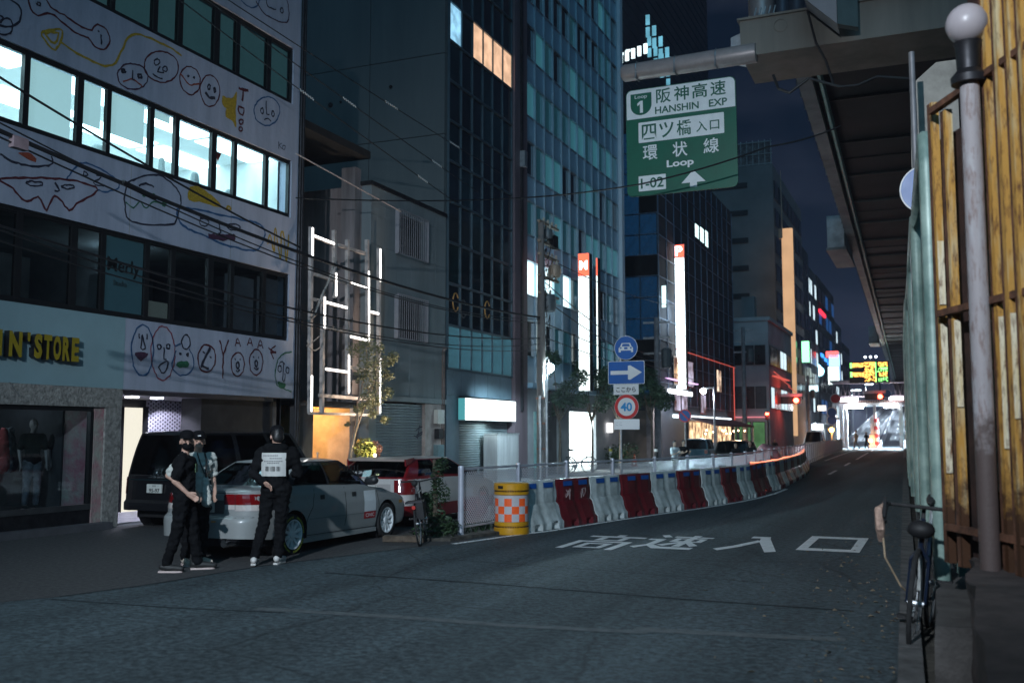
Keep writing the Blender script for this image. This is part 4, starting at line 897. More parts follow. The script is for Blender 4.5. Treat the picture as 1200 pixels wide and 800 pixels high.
fyl = glow('far_lit_pale', (.7, .9, 1), .9, .3, .7)
# grey block with rooftop billboard
X7 = -13.6
r = far_tower('grey_office_block', 'tall plain grey block with a billboard frame on its roof', -20.5, X7, 96, 118, 27.5, grey7)
facade_windows(r, X7, 96.4, 117.6, 5, 26.5, 7, 8, [fw, fw, fw, fd])
for k in range(8): z = 6.5 + k * 2.7; MB().box(-20.2, -16.0, 95.9, 95.99, z, z + .5).build('louvre', dk, r)
b_ = MB()
for k in range(12): b_.tube([(-20.3 + k * .58, 97.5, 27.5), (-20.3 + k * .58, 97.5, 30.4)], .05, 4)
for z in (28, 29, 30.2): b_.tube([(-20.5, 97.5, z), (X7 - .2, 97.5, z)], .05, 4)
b_.build('billboard_frame', galv, r)
MB().box(-20.3, X7 - .3, 97.6, 97.7, 27.8, 30.3).build('billboard', mat('billboard_face', (.25, .22, .23), .7, var=.7, scale=2.5, c2=(.03, .02, .03)), r)
# white low building with corner windows
wht = mat('far_white_wall', (.48, .50, .52), .75, var=.12, scale=.5)
X8 = -11.75
r = far_tower('white_corner_building', 'pale low building with banded corner windows beside the traffic light', -15.6, X8, 78.5, 92, 10.6, wht)
b2 = [(3.6, 5.4), (7.0, 8.6)]
for z0, z1 in b2:
    facade_windows(r, X8, 78.9, 91.6, z0, z1, 7, 1, [fw, fd, fyl], gap=.08, zgap=.05); facade_windows(r, 78.5, -15.5, X8 - .2, z0, z1, 4, 1, [fw, fd, fd], gap=.08, facing='y', zgap=.05)
MB().box(-14.0, -13.0, 80, 81, 10.6, 12.6).build('water_tank', grey7, r); MB().box(-15.7, X8 + .15, 78.4, 92.1, 10.45, 10.75).build('parapet', wht, r)
facade_windows(r, 78.5, -15.3, X8 - .3, .2, 2.7, 3, 1, [glow('green_shop', (.12, .30, .12), .5, .5), warm, glow('green_shop', (1, 1, 1), 1)], gap=.1, facing='y', zgap=.05)
MB().box(X8, X8 + .35, 80, 88, 6.2, 6.26).build('neon_line', red_line, r); MB().box(-15.5, X8, 78.38, 78.44, 2.95, 3.0).build('neon_line', glow('pink_neon', (1, .3, .35), .8), r)
for k in range(3): MB().tube([(X8 + .3, 79 + 4 * k, 6.5 - .4 * k), (X8 + .5, 82.8 + 4 * k, 6.1 - .4 * k)], .03, 4).build('neon_tube', red_line, r)
# warm lit vertical board
ob = empty('lit_pillar_board', (0, 0, 0), 0, 'tall slim warm orange lit board rising above the red traffic light', 'sign')
Yo = 93; a, b = onY(915.5, 268, Yo), onY(927.5, 470, Yo)
MB().box(a.x, a.x + .95, Yo, Yo + .6, 1.5, a.z).build('board_face', glow('pillar_orange', (1.0, .60, .33), .50, .2, .4), ob)
MB().box(a.x - .25, a.x + .1, Yo - .05, Yo + .5, a.z - .9, a.z).build('board_head', mat('pillar_cap', (.5, .3, .2), .6), ob)
MB().tube([(a.x + .05, Yo + .2, a.z), (a.x + .02, Yo + .2, a.z + 5.5)], [.06, .03], 5).build('mast', mat('mast_pale', (.5, .35, .25), .6), ob)
# darker blocks receding
specs = [('narrow_dark_block', 'dark block squeezed behind the warm lit board', 926, 938, 275, 118, 132, [fw, fw, fd], .08),
         ('sign_covered_block', 'block with a full height vertical sign band', 938, 949, 305, 132, 146, [fw, fd, fyl], .10),
         ('navy_block', 'broad navy block with a red lit roof edge', 946, 977, 322, 150, 176, [fw, fd, fw, mat('far_blue', (.01, .03, .08), .3, emit=(.01, .06, .2), es=.6)], .05),
         ('small_far_block', 'small block right of the navy block', 974, 982, 375, 185, 200, [fw, fyl, fw], .08),
         ('last_far_block', 'last low block at the end of the left row', 980, 990, 398, 205, 230, [fw, fw, fd], .07)]
for nm, lb, u0, u1, v, Ya, Yb, ml, al in specs:
    # front plane facing the street sits where its near right edge is seen
    e = onY(u0 + (u1 - u0) * .35, v, Ya); X = e.x
    body = mat('far_body_%d' % Ya, (al, al * 1.1, al * 1.35), .7, var=.2, scale=.2)
    r = far_tower(nm, lb, X - 8, X, Ya, Yb, e.z, body)
    facade_windows(r, X, Ya + .5, Yb - .5, 4, e.z - 1, 5, max(4, int((e.z - 5) / 3)), ml)
    facade_windows(r, Ya, X - 5, X - .3, 4, e.z - 1, 3, max(4, int((e.z - 5) / 3)), ml, facing='y')
    if 'sign' in nm:
        s_ = empty('vertical_sign', (0, 0, 0), 0, 'full height pale sign strip with dark characters on a far block', 'sign')
        a, b = onY(930, 278, 117), onY(938, 500, 117); MB().box(a.x, b.x, 117, 117.3, 2, a.z).build('sign_strip', mat('far_sign_strip', (.30, .32, .36), .6), s_)
        for k in range(14): MB().box(a.x + .2, b.x - .2, 116.93, 116.99, a.z - 1.6 - k * 1.6, a.z - .8 - k * 1.6).build('sign_mark', dk, s_)
    if 'navy' in nm:
        MB().box(X + .02, X + .3, Ya + 1, Ya + 9, e.z - 5.4, e.z - 4.9).build('neon_line', glow('red_roof', (1, .03, .06), 1.6), r)
        for k, (u, v_) in enumerate([(957, 432), (960, 435)]): p = onY(u, v_, Ya - .3); MB().ball((p.x, p.y, p.z), .7, 6).build('lit_emblem', glow('cyan_emblem', (.3, .8, 1), 5), r)
        for k in range(4): MB().box(X + .02, X + .2, Ya + 2 + k * 5, Ya + 5.5 + k * 5, 13 - k * .3, 13.5 - k * .3).build('neon_line', glow('blue_neon', (.05, .3, 1), 1.5), r)
# assorted shop signs along the far left kerb: small lit boxes
sg = [((.3, 1, .5), 944, 412, 112, .9, 2.4), ((1, .12, .12), 975, 415, 150, 1.8, 1.0), ((.3, .55, 1), 978, 432, 150, 1.6, 4.2), ((.8, 1, .95), 977, 440, 148, 1.6, 2.6), ((.6, .9, 1), 953, 455, 120, 1.2, .8), ((1, .9, .8), 963, 478, 120, 1.0, .7), ((.75, .85, 1), 958, 500, 118, 1.4, .8)]
nm_l = ['green', 'red', 'blue', 'pale green', 'pale blue', 'cream', 'white']
for i, (c, u, v, Y_, w, h) in enumerate(sg):
    p = onY(u, v, Y_); r = empty('lit_shop_sign', (p.x, Y_, p.z), 0, nm_l[i] + ' lit shop sign far down the left side of the street', 'sign', 'small lit shop signs')
    MB().box(-w / 2, w / 2, .02, .35, -h / 2, h / 2).build('sign_case', dark_metal, r); MB().box(-w / 2 + .05, w / 2 - .05, 0, .015, -h / 2 + .05, h / 2 - .05).build('sign_face', glow('shop_sign_%d' % i, c, 1.8), r)
# far low shops that close the street behind the van: light fronts
for i, (u0, u1, Y_) in enumerate([(908, 921, 96), (950, 968, 140)]):
    a, b = onY(u0, 490, Y_), onY(u1, 520, Y_); r = empty('kiosk', (a.x, Y_, 0), 0, ['white lit kiosk with a blue roof edge', 'low pale shop front behind the parked van'][i], 'kiosk')
    w = b.x - a.x; MB().box(0, w, 0, 2, 0, 2.9).build('wall', wht, r); MB().box(.1, w - .1, -.05, -.01, .2, 2.4).build('lit_front', glow('kiosk_front%d' % i, (.85, .95, 1), 1.6 if i == 0 else .5), r); MB().box(-.2, w + .3, -.5, 2, 2.92, 3.1).build('roof', glow('kiosk_blue', (.05, .25, .9), .6) if i == 0 else galv, r)

# ------------------------------------------------------------------ toll gate at the foot of the ramps
YT = 126.0
wp = mat('gate_white', (.70, .70, .72), .5, var=.08); pinkish = mat('gate_steel', (.45, .38, .42), .5, .3, var=.15)
def TX(u): return onY(u, 500, YT).x
gt = empty('toll_gate', (0, 0, 0), 0, 'white lit expressway toll gate with truss gantry across both lanes', 'toll gate')
xl, xr = TX(976), TX(1062)
def TZ(v): return onY(1020, v, YT).z
b_ = MB()
for z in (TZ(464), TZ(448)):
    for y in (0, 1.4): b_.tube([(xl, YT + y, z), (xr, YT + y, z)], .10, 5)
n = 16
for k in range(n):
    x0 = xl + (xr - xl) * k / n; x1 = xl + (xr - xl) * (k + 1) / n
    for y in (0,): b_.tube([(x0, YT + y, TZ(464)), ((x0 + x1) / 2, YT + y, TZ(448)), (x1, YT + y, TZ(464))], .055, 4)
b_.build('truss', pinkish, gt)
MB().box(xl - .2, xr - 1.5, YT - .3, YT + 1.8, TZ(448) + .1, TZ(445)).build('walkway', pinkish, gt)
MB().box(xl, xr, YT + .3, YT + 6, TZ(475), TZ(472)).build('canopy', wp, gt)
st = MB(); w_ = (xr - xl) / 60
for k in range(60): st.mi(k % 2).box(xl + k * w_, xl + (k + 1) * w_, YT + .05, YT + .2, TZ(472) + .05, TZ(469))
st.build('hazard_band', [mat('hazard_dark', (.12, .05, .05), .5), mat('hazard_pale', (.5, .35, .3), .5)], gt)
for u in (978, 986, 991, 1056): MB().box(TX(u) - .22, TX(u) + .22, YT, YT + .5, 0, TZ(472) - .05).build('gate_post', wp, gt)
MB().box(TX(980), TX(989), YT + 1, YT + 3, 0, TZ(492)).build('booth', wp, gt)
bandm = glow('gate_board_lit', (.92, .88, 1), 4.5)
for u0, u1, v in [(985, 1007, 468), (1043, 1060, 467)]: MB().box(TX(u0), TX(u1), YT - .5, YT - .3, TZ(v + 2), TZ(v - 2)).build('lit_board', bandm, gt)
gl_ = glow('gate_lamp', (.85, .95, 1), 45)
for u in (996, 1003, 1008, 1041, 1049):
    MB().box(TX(u) - .4, TX(u) + .4, YT - .1, YT + .6, TZ(476.5) - .12, TZ(476)).build('gate_lamp', gl_, gt); 
for u in (990, 1006, 1044, 1054): lamp('SPOT', (TX(u), YT + .8, TZ(478)), 8500, (.66, .85, 1), gt, .3, (TX(u), YT + .3, 0), 150, .4)
# island with guide post and amber beacon
isl = empty('toll_island', (0, 0, 0), 0, 'white toll island with red striped bollard and an amber beacon', 'traffic island')
MB().box(TX(1018), TX(1029), YT - 1, YT + 10, 0, .35).build('island_base', wp, isl)
MB().box(TX(1019), TX(1025), YT - .6, YT + .8, .35, 1.6).build('cabinet', wp, isl); MB().box(TX(1020.5), TX(1024), YT - .5, YT + .6, 1.61, 3.6).build('booth_tower', wp, isl)
MB().box(TX(1024), TX(1027), YT - .2, YT + .2, 0, TZ(473) - .2).build('post', wp, isl)
q = MB()
for k in range(7): q.mi(k % 2).lathe([(.26, .35 + k * .45), (.26, .8 + k * .45)], (TX(1027), YT - .3, 0), 10)
q.build('striped_bollard', [mat('red_plain', (.55, .05, .04), .5), wp], isl)
MB().ball((TX(1020.5), YT - 1.1, .9), .22, 8).build('beacon', glow('amber_beacon', (1, .35, .08), 25), isl)
lamp('POINT', (TX(1020.5), YT - 1.5, .9), 60, (1, .4, .1), isl, .2)
# LED message board above
led = empty('led_board', (0, 0, 0), 0, 'black message board with orange and green lit rows over the toll gate', 'sign')
YL = YT - 1; a, b = onY(996, 425, YL), onY(1041.5, 447, YL)
MB().box(a.x - .1, b.x + .1, YL + .02, YL + .5, b.z - .1, a.z + .1).build('board', black_paint, led)
W_ = b.x - a.x; Hh = a.z - b.z
og, gg = glow('led_orange', (1, .42, .08), 3.2), glow('led_green', (.25, 1, .2), 3.0)
def leds(u0, u1, v0, v1, m_, dens=.75):
    q = MB(); s = .13; x = a.x + W_ * u0
    while x < a.x + W_ * u1:
        z = b.z + Hh * v0
        while z < b.z + Hh * v1:
            if rnd.random() < dens: q.box(x, x + s * .8, YL, YL + .015, z, z + s * .8)
            z += s
        x += s
    q.build('led_text', m_, led, kind='stuff')
leds(0, .06, .72, .95, gg); leds(.07, .36, .76, .93, og); leds(.38, .64, .74, .98, og); leds(.38, .62, .52, .72, og, .6); leds(0, .06, .26, .5, gg); leds(.07, .26, .28, .48, og); leds(.3, .62, .27, .5, og); leds(.38, .66, .03, .24, og, .65)
leds(.66, .69, .0, 1, gg, 1); leds(.74, .98, .78, 1, og); leds(.74, .98, .52, .73, gg); leds(.76, .97, .28, .48, og); leds(.74, .98, .02, .22, gg); leds(.70, .74, .5, .55, gg, 1)
for u in (1000, 1036): MB().tube([(TX(u), YL + .3, TZ(448)), (TX(u), YL + .3, b.z)], .12, 6).build('bracket', galv, led)
pk = onY(1020, 418, YL)
for dx in (-.6, 0, .6): MB().ball((pk.x + dx, YL + .2, pk.z), .12, 6).build('top_lamp', glow('cool_point', (.8, .9, 1), 12), led)
MB().tube([(pk.x, YL + .2, a.z), (pk.x, YL + .2, pk.z)], .05, 5).build('lamp_bracket', galv, led)
# two ramps climbing away
ramp_m = mat('ramp_asphalt', (.17, .18, .19), .7, var=.12, scale=.5)
def ramp(name, x0, x1, y0, y1, z1, bend, label=None):
    n = 12; pts = []
    for k in range(n + 1):
        t = k / n; y = y0 + (y1 - y0) * t; z = z1 * (t ** 1.25); dx = bend * t * t; pts.append((x0 + dx - .02 * (y - y0), x1 + dx - .02 * (y - y0), y, z + .01))
    b = MB()
    for p, q in zip(pts, pts[1:]): b.quad((p[0], p[2], p[3]), (p[1], p[2], p[3]), (q[1], q[2], q[3]), (q[0], q[2], q[3]))
    o = b.build(name, ramp_m, kind='structure')
    for s_, m_ in ((0, wp), (1, wp)):
        b = MB()
        for p, q in zip(pts, pts[1:]):
            x = p[s_]; x2 = q[s_]; d = -.2 if s_ == 0 else .2
            b.prism([(x, p[2], p[3] - .3), (x + d, p[2], p[3] - .3), (x + d, p[2], p[3] + .9), (x, p[2], p[3] + .9)], (x2 - x, q[2] - p[2], q[3] - p[3]))
        b.build('parapet', m_, o)
    b = MB()
    for p, q in list(zip(pts, pts[1:]))[2:]:
        xm, xm2 = (p[0] + p[1]) / 2, (q[0] + q[1]) / 2
        b.quad((xm - .1, p[2], p[3] + .02), (xm + .1, p[2], p[3] + .02), ((xm + xm2) / 2 + .1, (p[2] + q[2]) / 2, (p[3] + q[3]) / 2 + .04), ((xm + xm2) / 2 - .1, (p[2] + q[2]) / 2, (p[3] + q[3]) / 2 + .04))
    b.build('lane_line', mark_m, o)
    return o, pts
rA, pa = ramp('left_ramp', TX(985), TX(1014), 134, 250, 9.5, 5.0)
rB, pb = ramp('right_ramp', TX(1029), TX(1056), 134, 240, 9.0, 1.0)
for i, (k, ptsx) in enumerate([(2, pa), (5, pa), (4, pb), (7, pb)]):
    p = ptsx[k]; x = p[0] - .3 if i < 2 else p[1] + .3
    r = empty('ramp_lamp', (x, p[2], p[3]), 0, ['first', 'second', 'third', 'fourth'][i] + ' lamp standard along the climbing ramps behind the toll gate, counted from the left', 'lamp post', 'ramp lamps')
    MB().tube([(0, 0, 0), (0, 0, 7)], .08, 5).build('pole', galv, r); MB().box(-.1, 1.2, -.15, .15, 6.9, 7.05).build('lamp_head', glow('ramp_lamp_glow', (.8, .92, 1), 8), r)
    lamp('SPOT', (.6, 0, 6.7), 4500, (.7, .85, 1), r, .3, (.6, 2, 0), 130, .4)
# ------------------------------------------------------------------ elevated expressway on the right
girder_m = mat('girder_paint', (.19, .22, .24), .55, .2, var=.2, scale=.8); soffit_m = mat('soffit', (.006, .008, .011), .7, var=.25, scale=.3)
rib_m = mat('soffit_rib', (.012, .02, .024), .6, var=.2); cap_m = mat('pier_steel', (.22, .20, .17), .5, .2, var=.16, scale=.7, streak=True, c2=(.11, .105, .09))
ex = empty('elevated_expressway', (0, 0, 0), 0, 'dark elevated expressway running overhead along the right side', 'expressway')
def eX(Y): return -2.42 - .0232 * Y
ZD = 12.3
b = MB(); b.prism([(eX(27.3), 27.3, ZD), (16, 27.3, ZD), (12, 330, ZD), (eX(330), 330, ZD)], (0, 0, .5)); b.build('deck', soffit_m, ex)
b = MB()
for k in range(60):
    y0, y1 = 27.3 + k * 5, 27.3 + (k + 1) * 5 - .02
    seg = MB().prism([(eX(y0) - .30, y0, ZD - .28), (eX(y0) + .12, y0, ZD - .28), (eX(y0) + .12, y0, ZD - .004), (eX(y0) - .30, y0, ZD - .004)], (eX(y1) - eX(y0), y1 - y0, 0))
    seg.prism([(eX(y0) - .34, y0, ZD + .1), (eX(y0) - .30, y0, ZD + .1), (eX(y0) - .30, y0, ZD + 1.3), (eX(y0) - .34, y0, ZD + 1.3)], (eX(y1) - eX(y0), y1 - y0, 0))
    for q in range(4): seg.box(eX(y0 + q * 1.25) - .36, eX(y0) - .30, y0 + q * 1.25, y0 + q * 1.25 + .08, ZD - .25, ZD + .1)
    seg.build('edge_girder', girder_m, ex)
g2 = MB()
for k in range(60):
    y0 = 27.3 + k * 5; g2.box(eX(y0) + .16, 15, y0, y0 + .10, ZD - .09, ZD - .003)
    if k % 2 == 0: g2.box(eX(y0) + .16, 15, y0 + 2.5, y0 + 2.52, ZD - .03, ZD - .002)
g2.build('cross_rib', rib_m, ex, kind='stuff')
b = MB().tube([(eX(27.3) + .35, 27.3, ZD - .2), (eX(200) + .35, 200, ZD - .2)], .09, 6); b.build('drain_pipe', mat('pipe_teal', (.16, .32, .30), .5), ex)
# hanging service boxes on the girder edge
for i, (y, n) in enumerate([(54, 4), (112, 3)]):
    for k in range(n): MB().box(eX(y) - 1.25, eX(y) - .40, y + k * 1.5, y + k * 1.5 + 1.3, ZD - .9 + .02 * k, ZD + .8).build('noise_panel', mat('noise_panel', (.42, .50, .55), .5), ex)
    MB().box(eX(y) - 1.3, eX(y) - .3, y - .2, y + n * 1.5, ZD - 1.05, ZD - .92).build('service_walkway', girder_m, ex)
for k in range(9):
    y = 34 + k * 17; MB().box(1.5 + (k % 3), 1.8 + (k % 3), y, y + .1, ZD - .25, ZD - .1).build('marker', mat('red_marker', (.35, .05, .03), .5), ex)
# pier cap and column, with the box beam end above
pc = empty('pier', (0, 0, 0), 0, 'steel expressway pier with a broad cantilever cap above the green sign arm', 'pier')
capb = MB(); x0 = -4.25; zc0, zc1 = 11.28, 12.22
capb.prism([(x0, 25, zc0), (5.5, 25, zc0), (5.5, 25, zc1), (x0 - .02, 25, zc1)], (0, 2.15, 0)); capb.build('cap', cap_m, pc)
MB().box(x0 - .08, 5.6, 24.94, 27.2, zc1 + .002, zc1 + .06).build('cap_flange', cap_m, pc)
MB().prism([(x0 - .30, 25.25, zc0 + .25), (x0 - .01, 25.25, zc0 + .15), (x0 - .01, 25.25, zc1 - .2), (x0 - .30, 25.25, zc1 - .3)], (0, 1.0, 0)).build('sign_bracket', galv, pc)
MB().lathe([(.17, 0), (.17, -.01), (.155, -.012), (.155, 0)], (x0 + 1.0, 24.99, 11.95), 16, 'y', None, False).build('access_ring', cap_m, pc)
MB().box(5.6, 8.2, 24.6, 27.4, 0, zc1).build('column', cap_m, pc)
for k in range(5): MB().tube([(x0 + .35 + k * .12, 25.0, zc1 + .06), (x0 + .4 + k * .12, 25.05, zc1 + .3)], .02, 4).build('bolt', galv, pc)
p = onY(892, 20, 25.8); mast = MB().tube([(p.x, 25.8, zc1 + .06), (p.x, 25.8, 22)], .33, 16).build('mast', mat('mast_steel', (.36, .34, .34), .4, .5, var=.1), pc, smooth=True)
for u in (917, 934): q_ = onY(u, 20, 26.5); MB().tube([(q_.x, 26.5, zc1 + .06), (q_.x, 26.5, 20)], .22, 10).build('service_pipe', mat('service_blue', (.06, .09, .13), .4, .4), pc, smooth=True)
# white box beam whose lower corner shows at the top of the frame
pA, pB, pC = onY(942, -2, 24.0), onY(981, 28, 24.0), onY(1006, 23, 24.6)
zb = pB.z
b = MB(); b.add([pA, pB, (pB.x, 24, zb + 3), (pA.x, 24, zb + 3), (pA.x, 24.7, pA.z), (pB.x, 24.7, zb), (pB.x, 24.7, zb + 3), (pA.x, 24.7, zb + 3)], [(0, 1, 2, 3), (4, 7, 6, 5), (0, 4, 5, 1), (1, 5, 6, 2), (2, 6, 7, 3), (3, 7, 4, 0)])
b.build('box_beam', mat('box_beam_white', (.26, .25, .27), .5, var=.08), ex)
b = MB(); b.prism([(pB.x + .01, 24.0, zb), (pC.x, 24.4, zb), (pC.x, 24.4, zb + 3), (pB.x + .01, 24.0, zb + 3)], (0, .28, 0)); b.build('box_beam', mat('box_beam_teal', (.10, .14, .14), .5, var=.08), ex)
for u in (1026, 1047, 1068, 1088): q_ = onY(u, 10, 24.2); MB().box(q_.x - .16, q_.x + .16, 24.2, 24.6, zc1 + .4, 18).build('stiffener', mat('stiffener', (.08, .09, .10), .6), ex)
MB().box(-1.0, 9, 24.7, 24.9, zc1 + .1, 18).build('end_diaphragm', soffit_m, ex)
# loose cables slung under the cap
def cable(name, pts, r, label, grp=None, parent=None, m=cable_black, sag=0., n=12, nn=4):
    P = [Vector(p) for p in pts]; out = []
    for i in range(len(P) - 1):
        for k in range(n):
            t = k / n; q = P[i].lerp(P[i + 1], t); q.z -= sag * 4 * t * (1 - t); out.append(q)
    out.append(P[-1]); o = MB().tube(out, r, nn).build(name, m, parent)
    if not parent: tag(o, label, 'cable', grp)
    return o
cable('cable', [onY(906, 88, 24.9), onY(912, 104, 24.9), onY(925, 109, 24.9), onY(948, 92, 24.9), onY(985, 102, 24.9), onY(1005, 100, 24.9), onY(1028, 90, 24.9), onY(1072, 93, 24.9)], .035, 'black cable looping below the pier cap', None, None, cable_black, 0, 6, 6)
cable('cable', [onY(946, 12, 24.92), onY(956, 50, 24.92), onY(968, 72, 24.92), onY(977, 100, 24.92)], .03, 'black cable running down the face of the pier cap', None, None, cable_black, 0, 6, 6)

# ------------------------------------------------------------------ green direction sign on its tubular arm
gs = empty('direction_sign', (0, 0, 0), 0, 'large green and white expressway direction sign hanging from a tubular arm', 'sign')
YS = 24.6
bl, br_, tr_, tl_ = onY(739, 231, YS), onY(861, 217, YS), onY(858, 90, YS), onY(732, 107, YS)
W = 2.86; Hs = 2.84
O = Vector(((bl.x + br_.x) / 2, YS, (bl.z + br_.z) / 2 - .02)); 
board = empty('sign_board', (O.x, YS, O.z), 0, parent=gs); board.rotation_euler = (0, R(-.3), 0)
green = mat('sign_green', (.008, .125, .075), .35, var=.10, scale=1.5); swh = mat('sign_face_white', (.86, .88, .88), .35, var=.06, scale=2)
def rrect(x0, x1, z0, z1, r, y, n=5):
    pts = []
    for cx, cz, a0 in [(x1 - r, z1 - r, 0), (x0 + r, z1 - r, 90), (x0 + r, z0 + r, 180), (x1 - r, z0 + r, 270)]:
        for k in range(n + 1): a = R(a0 + 90 * k / n); pts.append((cx + r * math.cos(a), y, cz + r * math.sin(a)))
    return pts
h = W / 2
MB().prism(rrect(-h, h, 0, Hs, .15, .0), (0, .05, 0)).build('sign_panel', green, board)
def rtop(x0, x1, z0, z1, r, y):
    pts = [(x0, y, z0), (x1, y, z0)]
    for cx, a0 in [(x1 - r, 0), (x0 + r, 90)]:
        for k in range(6): a = R(a0 + 18 * k); pts.append((cx + r * math.cos(a), y, z1 - r + r * math.sin(a)))
    return pts
MB().prism(rtop(-h + .02, h - .02, 2.05, Hs - .02, .14, -.004), (0, .003, 0)).build('white_field', swh, board)
def T(s_, x, z, w, hgt, m_=green, b_=.02, y=-.008): return text(s_, m_, board, (x, y, z), bold=b_, wide=w, high=hgt)
shp = [(-1.30, -.006, 2.72), (-1.30, -.006, 2.42)] + [(-1.02 - .28 * math.cos(R(a)), -.006, 2.40 - .26 * math.sin(R(a))) for a in range(10, 171, 16)] + [(-.74, -.006, 2.42), (-.74, -.006, 2.72)]
MB().prism(shp, (0, .002, 0)).build('route_shield', green, board)
T('Loop', -1.02, 2.62, .33, .12, swh, .008, -.012); MB().prism([(x, -.012, z) for x, z in [(-1.05, 2.20), (-.97, 2.20), (-.97, 2.52), (-1.04, 2.52), (-1.12, 2.46), (-1.12, 2.39), (-1.05, 2.43)]], (0, .002, 0)).build('numeral', swh, board)
for i, ch in enumerate('阪神高速'): T(ch, -.42 + i * .47, 2.58, .39, .38, green, .013)
T('HANSHIN', -.08, 2.21, 1.14, .19, green, .02); T('EXP', .98, 2.21, .46, .19, green, .02)
MB().prism(rrect(-1.10, 1.12, 1.40, 1.94, .02, -.006), (0, .003, 0)).build('white_field', swh, board)
for i, ch in enumerate('四ツ橋'): T(ch, -.82 + i * .46, 1.67, .38, .40, green, .013, -.012)
T('入', .55, 1.64, .28, .27, green, .010, -.012); T('口', .88, 1.64, .24, .24, green, .010, -.012)
for ch, x in (('環', -.80), ('状', -.02), ('線', .78)): T(ch, x, 1.12, .39, .39, swh, .012)
T('Loop', -.02, .74, .70, .24, swh, .03)
MB().prism(rrect(-1.12, -.40, .12, .52, .02, -.006), (0, .003, 0)).build('white_field', swh, board); T('1-02', -.76, .32, .60, .27, green, .015, -.012)
MB().prism([(.22, -.006, .10), (.40, -.006, .10), (.40, -.006, .22), (.62, -.006, .22), (.31, -.006, .54), (0.0, -.006, .22), (.22, -.006, .22)], (0, .003, 0)).build('arrow', swh, board)
a, c = onY(728, 87, YS + .35), onY(886, 62, YS + .35)
arm_m = mat('arm_steel', (.50, .44, .43), .35, .4, var=.1, scale=3)
d_ = (c - a).normalized(); pts = [a, a + d_ * .03, a + d_ * .10, c]; MB().tube(pts, [.08, .18, .225, .25], 16).build('arm', arm_m, gs, smooth=True)
for t in (.13, .42, .72):
    p = a.lerp(c, t); ring = MB(); ring.tube([(p.x, p.y + .255 * math.cos(R(q)), p.z + .255 * math.sin(R(q))) for q in range(0, 360, 30)], .018, 5, closed=True); ring.tube([(p.x, p.y - .19, p.z), (p.x, YS + .06, p.z - .30)], .022, 5); ring.build('clamp', galv, gs)

# ------------------------------------------------------------------ pole with four road signs
sp = empty('sign_pole', (-6.62, 21.95, 0), 0, 'grey pole carrying car, arrow, kokokara and speed limit signs behind the barriers', 'sign')
MB().cyl((0, 0, 0), (0, 0, 3.86), .032, n=10).build('pole', galv, sp, smooth=True)
blue = mat('sign_blue', (.01, .10, .36), .35, var=.05); sr_ = mat('sign_red', (.55, .03, .03), .35, var=.04); sw2 = mat('road_sign_white', (.68, .68, .68), .4, var=.05); snum = mat('sign_digit_blue', (.02, .25, .55), .35, var=0)
scl = (21.95 * 1.0)
def Z(v): return onY(733, v, 21.9).z
def disc(r, y, z, m_, nm, x=0, th=.003): return MB().lathe([(r, y), (r, y + th)], (x, 0, z), 36, 'y').build(nm, m_, sp)
xo = onY(733.5, 408, 21.9).x + 6.62
z1 = Z(407.5); disc(.275, -.05, z1, sw2, 'car_sign', xo); disc(.265, -.054, z1, blue, 'sign_face', xo)
car = [(-.17, -.10), (-.17, .0), (-.135, .03), (-.10, .11), (.10, .11), (.135, .03), (.17, .0), (.17, -.10), (.12, -.10), (.12, -.06), (-.12, -.06), (-.12, -.10)]
MB().prism([(xo + x, -.058, z1 + z) for x, z in car], (0, .002, 0)).build('car_symbol', sw2, sp)
MB().prism([(xo + x, -.062, z1 + z) for x, z in [(-.095, .035), (-.075, .09), (.075, .09), (.095, .035)]], (0, .002, 0)).build('symbol_window', blue, sp)
for s_ in (-1, 1): MB().lathe([(.02, -.062), (.02, -.06)], (xo + s_ * .12, 0, z1 - .0), 10, 'y').build('symbol_lamp', blue, sp)
MB().prism([(xo + x, -.062, z1 + z) for x, z in [(-.04, -.03), (-.04, .015), (.04, .015), (.04, -.03)]], (0, .002, 0)).build('symbol_grille', blue, sp)
pA, pB = onY(712.5, 423.5, 21.9), onY(755.5, 449.5, 21.9); pA.x += 6.62; pB.x += 6.62
MB().prism(rrect(pA.x, pB.x, pB.z, pA.z, .03, -.05), (0, .003, 0)).build('arrow_sign', sw2, sp)
MB().prism(rrect(pA.x + .012, pB.x - .012, pB.z + .012, pA.z - .012, .025, -.054), (0, .003, 0)).build('sign_face', blue, sp)
cz = (pA.z + pB.z) / 2; cx = (pA.x + pB.x) / 2; wv_ = (pB.x - pA.x) / 2
MB().prism([(cx + x * wv_, -.058, cz + z) for x, z in [(-.86, -.045), (.1, -.045), (.1, -.155), (.22, -.165), (.86, 0), (.22, .165), (.1, .155), (.1, .045), (-.86, .045)]], (0, .002, 0)).build('arrow', sw2, sp)
pA, pB = onY(719, 450.5, 21.9), onY(748.5, 462, 21.9); MB().box(pA.x + 6.62, pB.x + 6.62, -.054, -.05, pB.z, pA.z).build('plate', sw2, sp)
text('ここから', black_paint, sp, ((pA.x + pB.x) / 2 + 6.62, -.06, (pA.z + pB.z) / 2), bold=.02, wide=.46, high=.115)
z2 = Z(476.5); disc(.285, -.05, z2, sw2, 'speed_sign', xo); disc(.28, -.054, z2, sr_, 'sign_ring', xo); disc(.205, -.058, z2, sw2, 'sign_face', xo)
text('40', snum, sp, (xo, -.064, z2), bold=.03, wide=.27, high=.20)
pA, pB = onY(719.5, 491, 21.9), onY(749.5, 503, 21.9); MB().box(pA.x + 6.62, pB.x + 6.62, -.054, -.05, pB.z, pA.z).build('plate', mat('plate_bright', (.85, .85, .85), .3, var=0), sp)
text('ここ', mat('faded_letter', (.50, .50, .52), .5, var=0), sp, (pA.x + 6.62 + .12, -.058, (pA.z + pB.z) / 2 + .01), wide=.15, high=.07)
